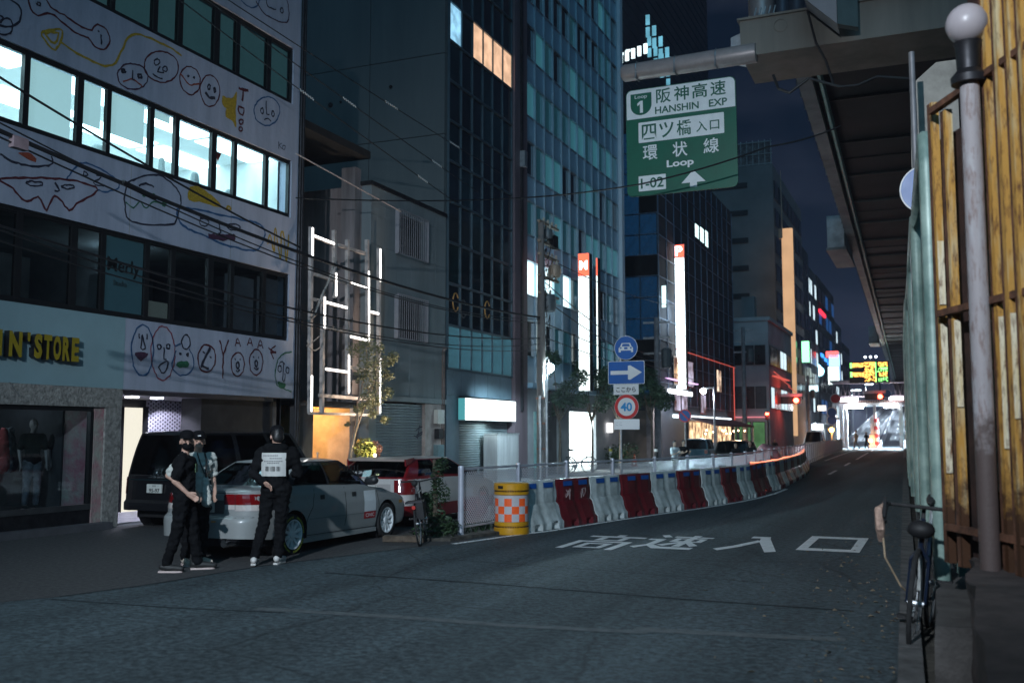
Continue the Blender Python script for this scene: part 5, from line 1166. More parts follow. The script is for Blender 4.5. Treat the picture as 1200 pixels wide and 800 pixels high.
for v in (408, 436, 456, 476, 497): MB().box(-.05, .05, -.047, .04, Z(v) - .015, Z(v) + .015).build('bracket', galv, sp)

# ------------------------------------------------------------------ right fence
def weathered(name, top, pale, rustc, foot=1.25):
    m = bpy.data.materials.new(name); m.use_nodes = True; nt = m.node_tree; b = nt.nodes['Principled BSDF']; b.inputs['Roughness'].default_value = .65; N = nt.nodes.new; L = nt.links.new
    tc = N('ShaderNodeTexCoord'); sp_ = N('ShaderNodeSeparateXYZ'); L(tc.outputs['Object'], sp_.inputs[0])
    def nz(sc, d, zs=1):
        mp = N('ShaderNodeMapping'); mp.inputs['Scale'].default_value = (sc, sc, sc * zs); L(tc.outputs['Object'], mp.inputs[0]); n = N('ShaderNodeTexNoise'); n.inputs['Scale'].default_value = 1; n.inputs['Detail'].default_value = d; n.inputs['Roughness'].default_value = .7; L(mp.outputs[0], n.inputs[0]); return n.outputs[0]
    def ramp(src, p0, p1):
        r = N('ShaderNodeMapRange'); L(src, r.inputs[0]); r.inputs[1].default_value = p0; r.inputs[2].default_value = p1; return r.outputs[0]
    def mix(f, a, c):
        x = N('ShaderNodeMix'); x.data_type = 'RGBA'; L(f, x.inputs[0])
        if isinstance(a, tuple): x.inputs[6].default_value = (*a, 1)
        else: L(a, x.inputs[6])
        x.inputs[7].default_value = (*c, 1); return x.outputs[2]
    c = mix(ramp(nz(9, 3, .12), .50, .66), top, pale)
    c = mix(ramp(nz(22, 7, .25), .50, .66), c, rustc)
    ad = N('ShaderNodeMath'); ad.operation = 'MULTIPLY_ADD'; L(nz(7, 6), ad.inputs[0]); ad.inputs[1].default_value = -1.1; L(sp_.outputs[2], ad.inputs[2])
    c = mix(ramp(ad.outputs[0], foot - .35, foot - .65), c, tuple(x * .45 for x in rustc)); L(c, b.inputs['Base Color'])
    bp = N('ShaderNodeBump'); bp.inputs['Strength'].default_value = .4; bp.inputs['Distance'].default_value = .01; L(nz(40, 4), bp.inputs['Height']); L(bp.outputs[0], b.inputs['Normal']); MATS[name] = m; return m
amber = weathered('amber_slat', (.52, .27, .055), (.58, .46, .26), (.13, .05, .018)); pale_am = weathered('pale_slat', (.78, .70, .52), (.66, .48, .2), (.16, .07, .03))
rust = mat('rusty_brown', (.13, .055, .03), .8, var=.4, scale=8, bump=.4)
wm = weathered('worn_white_pole', (.33, .30, .31), (.40, .39, .41), (.20, .14, .13), 1.7)
def camp(u, D, z):   # point at depth D from the tripod along heading u
    r = ray(u, 508); h_ = Vector((r.x, r.y, 0)); f = Vector((-math.sin(YAW), math.cos(YAW), 0)); t = D / h_.dot(f); return Vector((h_.x * t, h_.y * t, z))
sf = empty('slatted_screen', (0, 0, 0), 0, 'rusty screen of tall amber and cream slats at the right edge', 'screen')
dirf = Vector((-math.sin(YAW), math.cos(YAW), 0)); side = Vector((math.cos(YAW), math.sin(YAW), 0))
def slat_at(u, D, w, z0, z1, m_, nm='slat'):
    p = camp(u, D, 0); a = side * w / 2; d = dirf * .05; P = [p - a, p + a, p + a + d, p - a + d]
    q = MB(); n = 10
    for k in range(n):
        za, zb_ = z0 + (z1 - z0) * k / n, z0 + (z1 - z0) * (k + 1) / n
    q.prism([(v.x, v.y, z0) for v in P], (0, 0, z1 - z0)); return q.build(nm, m_, sf)
slats = [(1111, 7.7, 8.5, 4.32, 1), (1127, 7.45, 9, 4.18, 0), (1166, 7.0, 8.5, 4.05, 1), (1180, 6.8, 9, 5.2, 0), (1194, 6.6, 9, 5.2, 1), (1209, 6.45, 9, 5.2, 0), (1224, 6.3, 9, 5.2, 1), (1239, 6.15, 9, 5.2, 0)]
for (ua, Da), (ub, Db), zt in [((1105, 7.95), (1158, 7.3), 4.05), ((1158, 7.3), (1250, 6.3), 5.15)]:
    a, b_ = camp(ua, Da, .72), camp(ub, Db, .72); dd = dirf * .03; MB().prism([a, b_, b_ + dd, a + dd], (0, 0, zt - .72)).build('backing_sheet', mat('dark_sheet', (.035, .014, .010), .85, var=.4, scale=5), sf)  # dark sheet added behind the slats to fill the gaps
for u, D, wpx, z1, k in slats:
    zt = z1; mid = 2.7 + .9 * rnd.random()
    slat_at(u, D, wpx / FPX * D, .72, zt, amber if k == 0 or rnd.random() < .4 else amber)
    slat_at(u - wpx * .62, D + .035, .02, .72, zt, rust, 'slat_edge')
for u, D, za, zb_ in [(1111, 7.7, 1.4, 2.55), (1111, 7.7, 2.70, 3.2), (1127, 7.45, 1.9, 2.55), (1166, 7.0, 1.3, 2.5), (1166, 7, 2.7, 3.0), (1180, 6.8, 1.6, 2.5), (1194, 6.6, 1.8, 2.5)]:
    p = camp(u, D - .012, 0); w = 7.5 / FPX * D / 2; MB().box(-w, w, -.004, .0, za, zb_).build('slat_worn_face', pale_am, sf, loc=(p.x, p.y, 0), rz=YAW)
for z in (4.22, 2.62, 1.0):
    a, b_ = camp(1106, 7.64, z), camp(1250, 6.08, z); MB().tube([a, b_], .035, 4).build('rail', rust, sf)  # set in front of the slats; upper two imitate the rails' shadow bands
for u, D, z1 in [(1151, 7.15, 4.0), (1190, 6.9, 5.3)]:
    p = camp(u, D + .15, 0); MB().cyl((p.x, p.y, .7), (p.x, p.y, z1), .02, n=6).build('post', rust, sf)
for u in (1105, 1135, 1158, 1174, 1189):
    p = camp(u, 7.95, 0); MB().box(p.x - .025, p.x + .025, p.y, p.y + .02, .75, 4.1).build('backing_strip', rust, sf)
# globe lamp on a white post
gll = empty('globe_lamp', camp(1154, 6.9, 0), 0, 'unlit white globe lamp on a worn white post in front of the amber slats', 'lamp')
MB().cyl((0, 0, .3), (0, 0, 4.2), .068, .066, 16).build('post', wm, gll, smooth=True)
off = Vector((0, 0, 0))
MB().lathe([(.12, 4.18), (.125, 4.23), (.08, 4.28), (.085, 4.44), (.10, 4.48)], (off.x * .6, off.y * .6, 0), 16).build('lamp_collar', dark_metal, gll, smooth=True)
MB().ball((off.x * .75, off.y * .75, 4.62), .145, 14).build('globe', mat('globe_glass', (.40, .36, .38), .35, var=.05), gll, smooth=True)
# green fence bays: hooped tubes with a corrugated translucent sheet
tube_g = mat('green_tube', (.34, .45, .40), .45, .1, var=.2, scale=2, c2=(.12, .20, .18)); sheet_g = mat('green_sheet', (.05, .10, .085), .5, var=.35, scale=1.3, streak=True, c2=(.03, .07, .07))
fpts = [camp(1113, 8.5, 0), camp(1101, 10.2, 0), camp(1090, 13.0, 0), camp(1081, 17, 0), camp(1073, 22, 0), camp(1068.5, 30, 0), camp(1066.5, 42, 0), camp(1065, 60, 0), camp(1063.5, 90, 0), camp(1062.5, 123, 0)]
gf = empty('green_fence', (0, 0, 0), 0, 'tall green tube fence with hooped tops receding along the right kerb', 'fence')
tot = sum((b_ - a).length for a, b_ in zip(fpts, fpts[1:])); d = 0; kbay = 0
while d < tot - 4.3:
    a, t = along(fpts, d); b_, t2 = along(fpts, d + 4.0); n_ = Vector((t.y, -t.x, 0))
    hb = 4.35 + (.12 if kbay % 2 else 0) ; r_ = .068
    o_ = -n_ * .10
    q = MB(); P = [a + Vector((0, 0, .45)) + o_, a + Vector((0, 0, hb - .3)) + o_]; u_ = (b_ - a)
    for k in range(1, 6): an = R(k * 30); P.append(a + o_ + u_ * ((.06 * (1 - math.cos(an))) if k <= 3 else 1 - .06 * (1 + math.cos(an))) + Vector((0, 0, hb - .3 + .3 * math.sin(an))))
    P += [b_ + o_ + Vector((0, 0, hb - .3)), b_ + o_ + Vector((0, 0, .45))]
    q.tube(P, r_, 8); q.build('hoop_tube', tube_g, gf, smooth=60)
    if d < 45:
        q = MB(); nn = 27
        for k in range(nn):
            t0, t1 = k / nn, (k + 1) / nn; w0 = .03 if k % 2 else -.03; x0_, x1_ = a + u_ * t0 + n_ * (.06 + w0), a + u_ * t1 + n_ * (.06 + w0)
            q.quad((x0_.x, x0_.y, .5), (x1_.x, x1_.y, .5), (x1_.x, x1_.y, hb - .25), (x0_.x, x0_.y, hb - .25))
            x2_ = a + u_ * t1 + n_ * (.06 - w0); q.quad((x1_.x, x1_.y, .5), (x2_.x, x2_.y, .5), (x2_.x, x2_.y, hb - .25), (x1_.x, x1_.y, hb - .25))
        q.build('sheet', sheet_g, gf)
    else:
        q = MB(); q.prism([(a.x, a.y, .5), (b_.x, b_.y, .5), (b_.x + .05, b_.y, .5), (a.x + .05, a.y, .5)], (0, 0, hb - .8)); q.build('sheet', sheet_g, gf)
    for z in (1.3, 2.6, 3.6):
        if d < 20: MB().tube([a + Vector((0, 0, z)) - n_ * .0, b_ + Vector((0, 0, z))], .02, 5).build('cross_bar', tube_g, gf)
    d += 4.25; kbay += 1
# stickers and a folded notice on the fence
for (u, D, z, w, h_, c) in [(1111.5, 8.2, 1.60, .09, .24, (.62, .38, .32)), (1118.5, 8.2, 1.57, .04, .20, (.5, .6, .6)), (1113, 8.15, 1.31, .15, .17, (.55, .40, .33)), (1097, 10.0, 2.02, .14, .2, (.6, .3, .3))]:
    p = camp(u, D, z); MB().box(-w / 2, w / 2, -.006, 0, -h_ / 2, h_ / 2).build('sticker', mat('sticker_%d' % u, c, .6, var=.5, scale=12), gf, loc=p, rz=YAW)
# grey post with blue road signs behind the fence
gp2 = empty('sign_post', camp(1085, 14.5, 0), 0, 'slim grey post with a round and a square blue sign beyond the fence', 'sign')
MB().cyl((0, 0, 0), (0, 0, 7.4), .05, .045, 10).build('pole', mat('grey_post', (.28, .27, .28), .5, .3, var=.15), gp2, smooth=True)
o1 = camp(1096, 14.4, 0) - camp(1085, 14.5, 0); MB().lathe([(.36, -.04), (.36, -.02)], (o1.x, o1.y, 5.28), 32, 'y').build('round_sign', sw2, gp2); MB().lathe([(.34, -.046), (.34, -.041)], (o1.x, o1.y, 5.28), 32, 'y').build('sign_face', blue, gp2)
MB().prism([(o1.x + x, o1.y - .05, 5.28 + z) for x, z in [(-.05, -.2), (.05, -.2), (.05, .05), (.12, .05), (0, .22), (-.12, .05), (-.05, .05)]], (0, .003, 0)).build('arrow', sw2, gp2)
MB().box(-.12, .33, -.07, -.05, 3.7, 4.75).build('square_sign', sw2, gp2); MB().box(-.09, .30, -.076, -.071, 3.73, 4.72).build('sign_face', blue, gp2)
p = camp(1098, 15.5, 0); MB().prism([(p.x - .22, p.y, 5.9), (p.x + .5, p.y, 5.9), (p.x + .5, p.y, 7.6), (p.x + .2, p.y, 7.6), (p.x - .1, p.y, 7.35), (p.x - .2, p.y, 7.1)], (0, .06, 0)).build('beige_road_sign', mat('sign_back_beige', (.40, .36, .31), .6), None, label='beige back of a road sign with rounded shoulder near the globe lamp', cat='sign')

# stone footing wall
st_m = mat('rough_stone', (.055, .042, .04), .95, var=.35, scale=3.5, bump=1.0, bscale=9)  # stone colour lowered to carry the shade below the fence
fw_ = empty('footing_wall', (0, 0, 0), 0, 'rough stone and concrete footing under the right fence', 'wall')
from mathutils import noise as _ns
def stone(name, u0, D0, u1, D1, wdt, z0, z1, m_, nx=14, nz=6, amp=.05):
    a, b_ = camp(u0, D0, 0), camp(u1, D1, 0); t = (b_ - a); L_ = t.length; t.normalize(); n_ = Vector((t.y, -t.x, 0))
    bm = bmesh.new(); 
    q = MB()
    def pt(i, j, k):
        s_ = L_ * i / nx; w = wdt * k / 3; z = z0 + (z1 - z0) * j / nz; p = a + t * s_ + n_ * w + Vector((0, 0, z)); 
        e = _ns.noise(p * 2.3) * amp + _ns.noise(p * 7) * amp * .4; return p + Vector((e, e * .6, e * .4 if j == nz else 0))
    bm.free()
    for i in range(nx):
        for j in range(nz): q.quad(pt(i, j, 0), pt(i + 1, j, 0), pt(i + 1, j + 1, 0), pt(i, j + 1, 0))
        for k in range(3): q.quad(pt(i, nz, k), pt(i + 1, nz, k), pt(i + 1, nz, k + 1), pt(i, nz, k + 1))
    for j in range(nz):
        for k in range(3): q.quad(pt(0, j, k), pt(0, j, k + 1), pt(0, j + 1, k + 1), pt(0, j + 1, k))
    return q.build(name, m_, fw_, smooth=60)
stone('stone_block', 1150, 3.4, 1128, 7.9, 1.6, 0, .78, st_m, 20, 8, .06)
cc = mat('footing_concrete', (.075, .07, .068), .9, var=.3, scale=2.5, bump=.5)  # concrete darkened in its colour too, for the fence's shade
stone('concrete_step', 1088, 6.6, 1091, 9.4, .5, 0, .46, cc, 12, 5, .02)
stone('concrete_step', 1087.5, 9.5, 1072, 16, .5, 0, .42, cc, 12, 4, .02)
stone('concrete_step', 1072, 16.1, 1063.5, 60, .6, 0, .40, cc, 20, 3, .02)
# ------------------------------------------------------------------ plastic barriers
bw_m = mat('barrier_white', (.62, .68, .68), .45, var=.12, scale=3.2, coat=.15, c2=(.30, .33, .32), bump=.06, detail=8); br_m = mat('barrier_red', (.13, .012, .018), .35, var=.2, scale=2, coat=.3)
bb_m = mat('barrier_blue', (.01, .09, .36), .35, var=.12); bd_m = mat('barrier_hole', (.01, .01, .012), .9, var=0)
LB, HB = 1.26, .86
def barrier_me(m_, L=1.27, H=.86):
    """water filled road barrier: sloped skirt, two upright ribs, forklift slots and stepped ends"""
    prof = [(.27, 0), (.27, .12), (.24, .17), (.145, .42), (.115, .46), (.10, H - .03), (.085, H)]
    nx = 24; q = MB()
    def off(i):
        t = i / nx; e = 0
        for c in (.27, .73):
            dd = abs(t - c)
            if dd < .17: e = 1
        return e
    rowsL = []
    zn = [0, .06, .12, .17, .25, .34, .42, .46, .56, .66, .76, H - .03, H]
    def pw(z):
        for (w0, z0), (w1, z1) in zip(prof, prof[1:]):
            if z <= z1 + 1e-9: return w0 + (w1 - w0) * ((z - z0) / (z1 - z0) if z1 > z0 else 0)
        return prof[-1][0]
    V = []; 
    for s in (1, -1):
        base = len(V)
        for z in zn:
            for i in range(nx + 1):
                t = i / nx; x = (t - .5) * L * .985
                rib = .022 * off(i) * (1 if z < H - .02 else 0)
                slot = 0
                # forklift slots at the foot
                for c in (.27, .73):
                    if abs(t - c) < .075 and z <= .13: slot = -.10 * (1 - (z / .13) ** 2)
                end = -.02 if (i in (0, nx) and int(z / .14) % 2) else 0
                V.append((x + (.0), s * (pw(z) + rib + slot + end), z))
        n = nx + 1
        for j in range(len(zn) - 1):
            for i in range(nx): q.f.append((base + j * n + i, base + j * n + i + 1, base + (j + 1) * n + i + 1, base + (j + 1) * n + i)); q.m.append(0)
    q.v = V; n = nx + 1; h = len(zn) * n
    top = (len(zn) - 1) * n
    for i in range(nx): q.f.append((top + i, top + i + 1, h + top + i + 1, h + top + i)); q.m.append(0)
    for e in (0, nx):
        for j in range(len(zn) - 1): q.f.append((j * n + e, (j + 1) * n + e, h + (j + 1) * n + e, h + j * n + e)); q.m.append(0)
    return q.mesh('shell', m_, 30)
bmes = [barrier_me(bw_m), barrier_me(br_m)]
def patch_me():
    q = MB()
    for c in (-.29, .29):
        for s in (1, -1): q.add([(c - .17, s * .138, HB - .125), (c + .17, s * .138, HB - .125), (c + .17, s * .130, HB - .036), (c - .17, s * .130, HB - .036)], [(0, 1, 2, 3)])
    return q.mesh('reflector_patch', bb_m)
pat = patch_me(); slot_me = MB().box(-.06, .06, -.21, .21, 0, .10).mesh('fork_slot', bd_m)
cols = ['white', 'dark red']; d = 1.96 + .70; k = 0
ordn = ['first', 'second', 'third', 'fourth', 'fifth', 'sixth', 'seventh', 'eighth', 'ninth', 'tenth', 'eleventh', 'twelfth', 'thirteenth', 'fourteenth', 'fifteenth', 'sixteenth', 'seventeenth', 'eighteenth', 'nineteenth', 'twentieth']
tot = sum((b_ - a).length for a, b_ in zip(FOOT, FOOT[1:])); cntc = [0, 0]
nmax = 10
while k < nmax:
    p, t = along(FOOT, d); n_ = Vector((-t.y, t.x, 0)); p = p + n_ * .29
    c = k % 2; cntc[c] += 1
    lab = '%s %s plastic barrier from the checkered drum, in the near run' % (ordn[cntc[c] - 1], cols[c])
    if k == 0: lab = 'white plastic barrier with scribbled tags, right next to the checkered drum'
    r = empty('barrier', p, math.atan2(t.y, t.x), lab, 'barrier', 'red and white plastic barriers along the curve')
    inst('shell', bmes[c], r); inst('reflector_patch', pat, r)
    if k in (0, 1):
        for cx in (-.29, .29):
            pts = [(cx + rnd.uniform(-.1, .1), -.262 + .0, .10 + rnd.uniform(0, .2)) for _ in range(14)]
            q = MB(); 
            for a, b_ in zip(pts, pts[1:]):
                zz_ = lambda z: -(.276 - (max(0, z - .12)) * .50) if k == 0 else -.14
                if k == 1: a = (a[0], 0, a[2] + .38); b_ = (b_[0], 0, b_[2] + .38)
                a = (a[0], zz_(a[2]) - .004, a[2]); b_ = (b_[0], zz_(b_[2]) - .004, b_[2]); q.tube([a, b_], .006, 3)
            q.build('graffiti_tag', black_paint if k == 0 else mat('tag_pale', (.4, .3, .3), .6), r)
    d += 1.29; k += 1
# the far run of smaller barriers continues round the bend, under a rope of red lights
cntc = [0, 0]; k2 = 0; FAR = [Vector((-4.62, 28.9, 0)), Vector((-4.45, 31.9, 0)), Vector((-4.62, 35.7, 0)), Vector((-4.89, 41.57, 0)), Vector((-5.5, 48.5, 0)), Vector((-6.6, 58, 0))]
d = .95
totf = sum((b_ - a).length for a, b_ in zip(FAR, FAR[1:]))
while d < totf - .6:
    p, t = along(FAR, d); n_ = Vector((-t.y, t.x, 0)); p = p + n_ * .29
    c = (k2 + 1) % 2; cntc[c] += 1
    wd = ordn[cntc[c] - 1] if cntc[c] <= 20 else 'last'
    r = empty('barrier', p, math.atan2(t.y, t.x), '%s %s barrier of the far run at the bend, counted from its near end' % (wd, cols[c]), 'barrier', 'red and white plastic barriers along the curve')
    inst('shell', bmes[c], r); inst('reflector_patch', pat, r)
    d += 1.33; k2 += 1
rope = [p + Vector((-.28, 0, HB + .03)) for p in FAR]
o = MB(); pp = []
for a, b_ in zip(rope, rope[1:]):
    for q_ in range(8): pp.append(a.lerp(b_, q_ / 8) + Vector((0, 0, -.03 * math.sin(PI * q_ / 8))))
MB().tube(pp, .018, 5).build('light_rope', glow('rope_red', (1, .22, .12), 2.4), label='red light rope laid along the tops of the far barriers', cat='light rope')
# plastic sheet heap behind the bend
q = MB()
for k in range(9): q.ball((-6.0 + rnd.uniform(-.5, .4), 37 + k * .9 + rnd.uniform(-.3, .3), .5 + rnd.uniform(0, .35)), rnd.uniform(.3, .5), 6)
o = blob(q, 'plastic_sheet', mat('pink_plastic', (.45, .22, .25), .3, var=.3, coat=.4), .07, 3, None, .12, .4); tag(o, 'crumpled pale plastic sheet heaped behind the far barriers', 'sheet')

# ------------------------------------------------------------------ checkered drum
dr_ = empty('traffic_drum', (-6.77, 15.93, 0), R(-15), 'yellow crash cushion drum with orange and silver checkered band', 'drum')
ym = mat('drum_yellow', (.62, .30, .008), .4, var=.15, scale=4, c2=(.42, .20, .01), coat=.3); om = mat('reflector_orange', (.95, .12, .02), .35, var=.06, emit=(1, .16, .05), es=.0); gm_ = mat('reflector_silver', (.50, .48, .50), .4, var=.06)
rd = .29
MB().lathe([(rd + .015, 0), (rd + .02, .03), (rd + .012, .11), (rd, .12), (rd, .135), (rd + .01, .15), (rd + .01, .20), (rd, .21)], n=32).build('drum_base', ym, dr_, smooth=30)
MB().lathe([(rd, .66), (rd + .012, .67), (rd + .012, .71), (rd - .004, .72), (rd - .004, .735), (rd + .015, .745), (rd + .015, .84), (rd - .0, .86), (rd - .03, .865), (.001, .868)], n=32).build('drum_lid', ym, dr_, smooth=30)
MB().lathe([(rd - .004, .212), (rd - .004, .658)], n=32).build('drum_wall', gm_, dr_, smooth=True)
NB = 14; zr = [.215, .345, .475, .605]
for j in range(3):
    for i in range(NB):
        q = MB(); st_ = 3
        for s in range(st_):
            a0_, a1_ = 2 * PI * (i + s / st_) / NB, 2 * PI * (i + (s + 1) / st_) / NB
            q.quad((rd * math.cos(a0_), rd * math.sin(a0_), zr[j]), (rd * math.cos(a1_), rd * math.sin(a1_), zr[j]), (rd * math.cos(a1_), rd * math.sin(a1_), zr[j + 1]), (rd * math.cos(a0_), rd * math.sin(a0_), zr[j + 1]))
        q.build('reflector_square', om if (i + j) % 2 else gm_, dr_, smooth=True)
q = MB()
for i in range(64):
    a0_ = 2 * PI * i / 64
    for z in (.128, .728): q.box(rd + .001, rd + .006, -.008, .008, z - .01, z + .01, Matrix.Rotation(a0_, 4, 'Z'))
q.build('dark_dashes', dark_metal, dr_, kind='stuff')
MB().box(-.05, .05, -rd - .02, -rd - .01, .77, .82).build('label_plate', dark_metal, dr_)
for k, s in enumerate(['O', 'R', 'X', 'N', 'A', 'K', 'A']): pass

# ------------------------------------------------------------------ wire mesh fence
post_m = mat('fence_post', (.50, .52, .60), .4, .3, var=.12, scale=3); wire_m = mat('fence_wire', (.72, .74, .82), .4, .3, var=0)
FB = [Vector((-7.24, 14.91, 0))] + [Vector((p.x - .72, p.y + .0, 0)) for p in FOOT[2:]]
FB = [Vector((-7.24, 14.91, 0)), Vector((-7.02, 17.0, 0)), Vector((-6.75, 19.3, 0)), Vector((-6.35, 21.2, 0)), Vector((-5.95, 23.0, 0)), Vector((-5.65, 25.0, 0)), Vector((-5.40, 27.2, 0)), Vector((-5.3, 30.5, 0)), Vector((-5.45, 35.5, 0)), Vector((-5.85, 43, 0)), Vector((-6.35, 52, 0)), Vector((-6.95, 63, 0)), Vector((-7.6, 76, 0)), Vector((-8.3, 90, 0)), Vector((-9.2, 112, 0))]
HF = 1.14
mf = empty('mesh_fence', (0, 0, 0), 0, 'low pale wire mesh fence running behind the plastic barriers', 'fence')
def mesh_panel(L, h=.86, pitch=.062, r=.0078):
    q = MB(); n = int((L + h) / pitch) + 1
    for s in (1, -1):
        for k in range(n):
            x = k * pitch - h; x0, z0, x1, z1 = x, 0, x + h, h
            if x0 < 0: z0 = -x0; x0 = 0
            if x1 > L: z1 = h - (x1 - L); x1 = L
            if z1 - z0 < .01: continue
            if s < 0: x0, x1 = L - x0, L - x1
            a, b_ = Vector((x0, 0, z0)), Vector((x1, 0, z1)); t = (b_ - a).normalized(); nn = Vector((t.z, 0, -t.x)) * r; y = Vector((0, r * 1.2, 0))
            q.add([a - nn, a + y, a + nn, b_ - nn, b_ + y, b_ + nn], [(0, 1, 4, 3), (1, 2, 5, 4), (2, 0, 3, 5)])
    return q.mesh('wire_mesh', wire_m)
LP = 1.96; mp_me = mesh_panel(LP - .06); mp_far = mesh_panel(LP - .06, .86, .10, .006)
frame_me = MB().box(0, LP - .05, -.018, .018, .94, .98).box(0, LP - .05, -.014, .014, .0, .03).box(-.0, .03, -.015, .015, .031, .939).box(LP - .08, LP - .05, -.015, .015, .031, .939).mesh('panel_frame', post_m)
post_me = MB().cyl((0, 0, 0), (0, 0, HF + .02), .042, n=10).lathe([(.046, HF), (.04, HF + .03), (.001, HF + .04)], n=10).mesh('post', post_m, True)
d = 0; tot = sum((b_ - a).length for a, b_ in zip(FB, FB[1:])); kk = 0
while d < tot - LP:
    a, t = along(FB, d); b_, t2 = along(FB, d + LP); u_ = (b_ - a).normalized(); ang = math.atan2(u_.y, u_.x)
    inst('post', post_me, mf, a, (0, 0, ang), (1.25, 1.25, 1) if kk == 0 else None)
    f = inst('panel_frame', frame_me, mf, (a.x + u_.x * .03, a.y + u_.y * .03, .16), (0, 0, ang))
    inst('wire_mesh', mp_me if d < 26 else mp_far, f, (.0, 0, .05)); d += LP; kk += 1
# notice boards tied on the mesh
for i, (dd, c) in enumerate([(6.7, (.30, .34, .33)), (10.2, (.33, .36, .35)), (12.6, (.40, .42, .44)), (16.5, (.35, .37, .40)), (18.6, (.42, .38, .38))]):
    p, t = along(FB, dd); r = empty('notice_board', p + Vector((0, 0, .62)), math.atan2(t.y, t.x), '%s grey notice tied to the mesh fence, counted from the drum' % ordn[i], 'notice', 'notices on the mesh fence')
    MB().box(-.26, .26, .03, .04, -.2, .22).box(-.26, .26, -.05, -.04, -.2, .22).build('board', mat('notice_%d' % i, c, .6, var=.1), r)
    for k in range(3): MB().box(-.2, .2 - .1 * (k % 2), -.055, -.051, .12 - k * .10, .15 - k * .10).build('notice_stripe', mat('notice_ink', (.10, .06, .07) if i != 1 else (.4, .07, .06), .6), r)
# soil strip with weeds and the ivy covered stump beside the second car
weed_m = mat('weed_green', (.025, .055, .022), .6, var=.5, scale=8, c2=(.015, .04, .012)); bark = mat('bark', (.10, .075, .055), .9, var=.3, scale=9, bump=.7)
MB().prism([(-8.1, 14.0, .004), (-7.15, 14.35, .004), (-6.75, 16.2, .004), (-6.2, 20, .004), (-6.9, 21, .004), (-8.3, 16.5, .004)], (0, 0, .05)).build('planting_strip', soil_m, kind='structure')
def leaves(q, c, n, rad, size, up=.4, flat=1.0):
    for _ in range(n):
        v = Vector((rnd.gauss(0, 1), rnd.gauss(0, 1), rnd.gauss(0, 1))).normalized() * (rnd.random() ** .45)
        p = Vector(c) + Vector((v.x * rad[0], v.y * rad[1], v.z * rad[2]))
        a = Vector((rnd.uniform(-1, 1), rnd.uniform(-1, 1), rnd.uniform(-.6, .6))).normalized(); b_ = a.orthogonal().normalized(); s = size * rnd.uniform(.6, 1.4)
        b_ = Matrix.Rotation(rnd.uniform(0, 6.3), 3, a) @ b_
        q.add([p - a * s, p + b_ * s * .45, p + a * s, p - b_ * s * .45], [(0, 1, 2, 3)])
q = MB()
for _ in range(160):
    t = rnd.random(); p, tt = along(FB, t * 7); x = p.x - rnd.uniform(.0, .5); h = rnd.uniform(.05, .22)
    for k in range(4): a = rnd.uniform(0, 6.3); q.add([(x, p.y, .05), (x + .02, p.y, .05), (x + math.cos(a) * h * .5, p.y + math.sin(a) * h * .5, .05 + h)], [(0, 1, 2)])
q.build('weeds', weed_m, kind='stuff', label='low weeds growing along the foot of the mesh fence')
stp = empty('ivy_stump', (-7.58, 14.62, 0), 0, 'thin post smothered in ivy beside the leaning bicycle', 'plant')
MB().tube([(0, 0, 0), (.02, 0, .6), (-.02, .02, 1.28)], [.05, .04, .03], 7).build('trunk', bark, stp)
q = MB(); 
for c, n, rd_, sz in [((0, 0, .45), 420, (.19, .16, .42), .032), ((.06, -.02, .95), 260, (.12, .12, .28), .03), ((-.10, 0, .62), 160, (.14, .10, .16), .032), ((.12, 0, 1.2), 120, (.16, .1, .12), .03), ((.16, .03, .72), 120, (.12, .1, .2), .03), ((.25, 0, .2), 240, (.22, .18, .16), .04), ((-.05, -.1, .12), 200, (.35, .2, .12), .04)]: leaves(q, c, n, rd_, sz)
q.build('foliage', weed_m, stp)
MB().box(-.35, .3, -.34, -.14, .0, .09, Matrix.Rotation(R(18), 4, 'Z')).build('old_plank', bark, loc=(-7.85, 14.25, .01), label='weathered board lying on the ground below the ivy', cat='board')

# ------------------------------------------------------------------ trees
leaf_d = mat('leaf_dark', (.06, .13, .07), .55, var=.45, scale=2.5, c2=(.02, .05, .03)); leaf_p = mat('leaf_pale', (.20, .20, .10), .55, var=.35, scale=3, c2=(.07, .09, .04)); bark_p = mat('bark_pale', (.34, .26, .20), .8, var=.2, scale=6, bump=.3)
def tree(name, label, base, h, trunk_r, stems, clumps, leafm, barkm, size, grp=None, dens=1.):
    r = empty(name, base, 0, label, 'tree', grp)
    q = MB()
    for pts, r0 in stems: q.tube(pts, [r0 * (1 - .75 * i / (len(pts) - 1)) for i in range(len(pts))], 7)
    q.build('trunk', barkm, r, smooth=60)
    q = MB()
    for c, rd_, n in clumps: leaves(q, c, int(n * dens), rd_, size)
    q.build('crown', leafm, r); return r
# slender two-stemmed tree lit by the doorway
tb_ = onX(411, 560, FX + .75); 
TB = Vector((FX + .75, tb_.y, .12))
def rel(u, v): p = onX(u, v, FX + .75); return (0 + rnd.uniform(-.12, .12), p.y - TB.y, p.z - .12)
stems = [([(0, 0, 0), rel(411, 540), rel(418, 495), rel(424, 470), rel(434, 425), rel(430, 405)], .05), ([(0, 0, 0), rel(412, 530), rel(424, 495), rel(436, 455), rel(440, 420)], .035), ([rel(424, 470), rel(440, 452), rel(455, 440)], .02), ([rel(434, 430), rel(448, 420), rel(460, 420)], .018), ([rel(420, 490), rel(408, 498)], .012)]
cl = []
for u, v, s in [(432, 404, .30), (418, 410, .22), (428, 425, .32), (440, 432, .3), (424, 440, .26), (450, 425, .25), (458, 418, .18), (436, 450, .3), (428, 468, .28), (442, 470, .22), (450, 460, .22), (455, 440, .2), (422, 480, .16), (448, 492, .15), (409, 497, .08), (444, 408, .2), (462, 424, .12), (434, 485, .16)]:
    cl.append((rel(u, v), (s * .9, s, s * .9), 190 * s / .25))
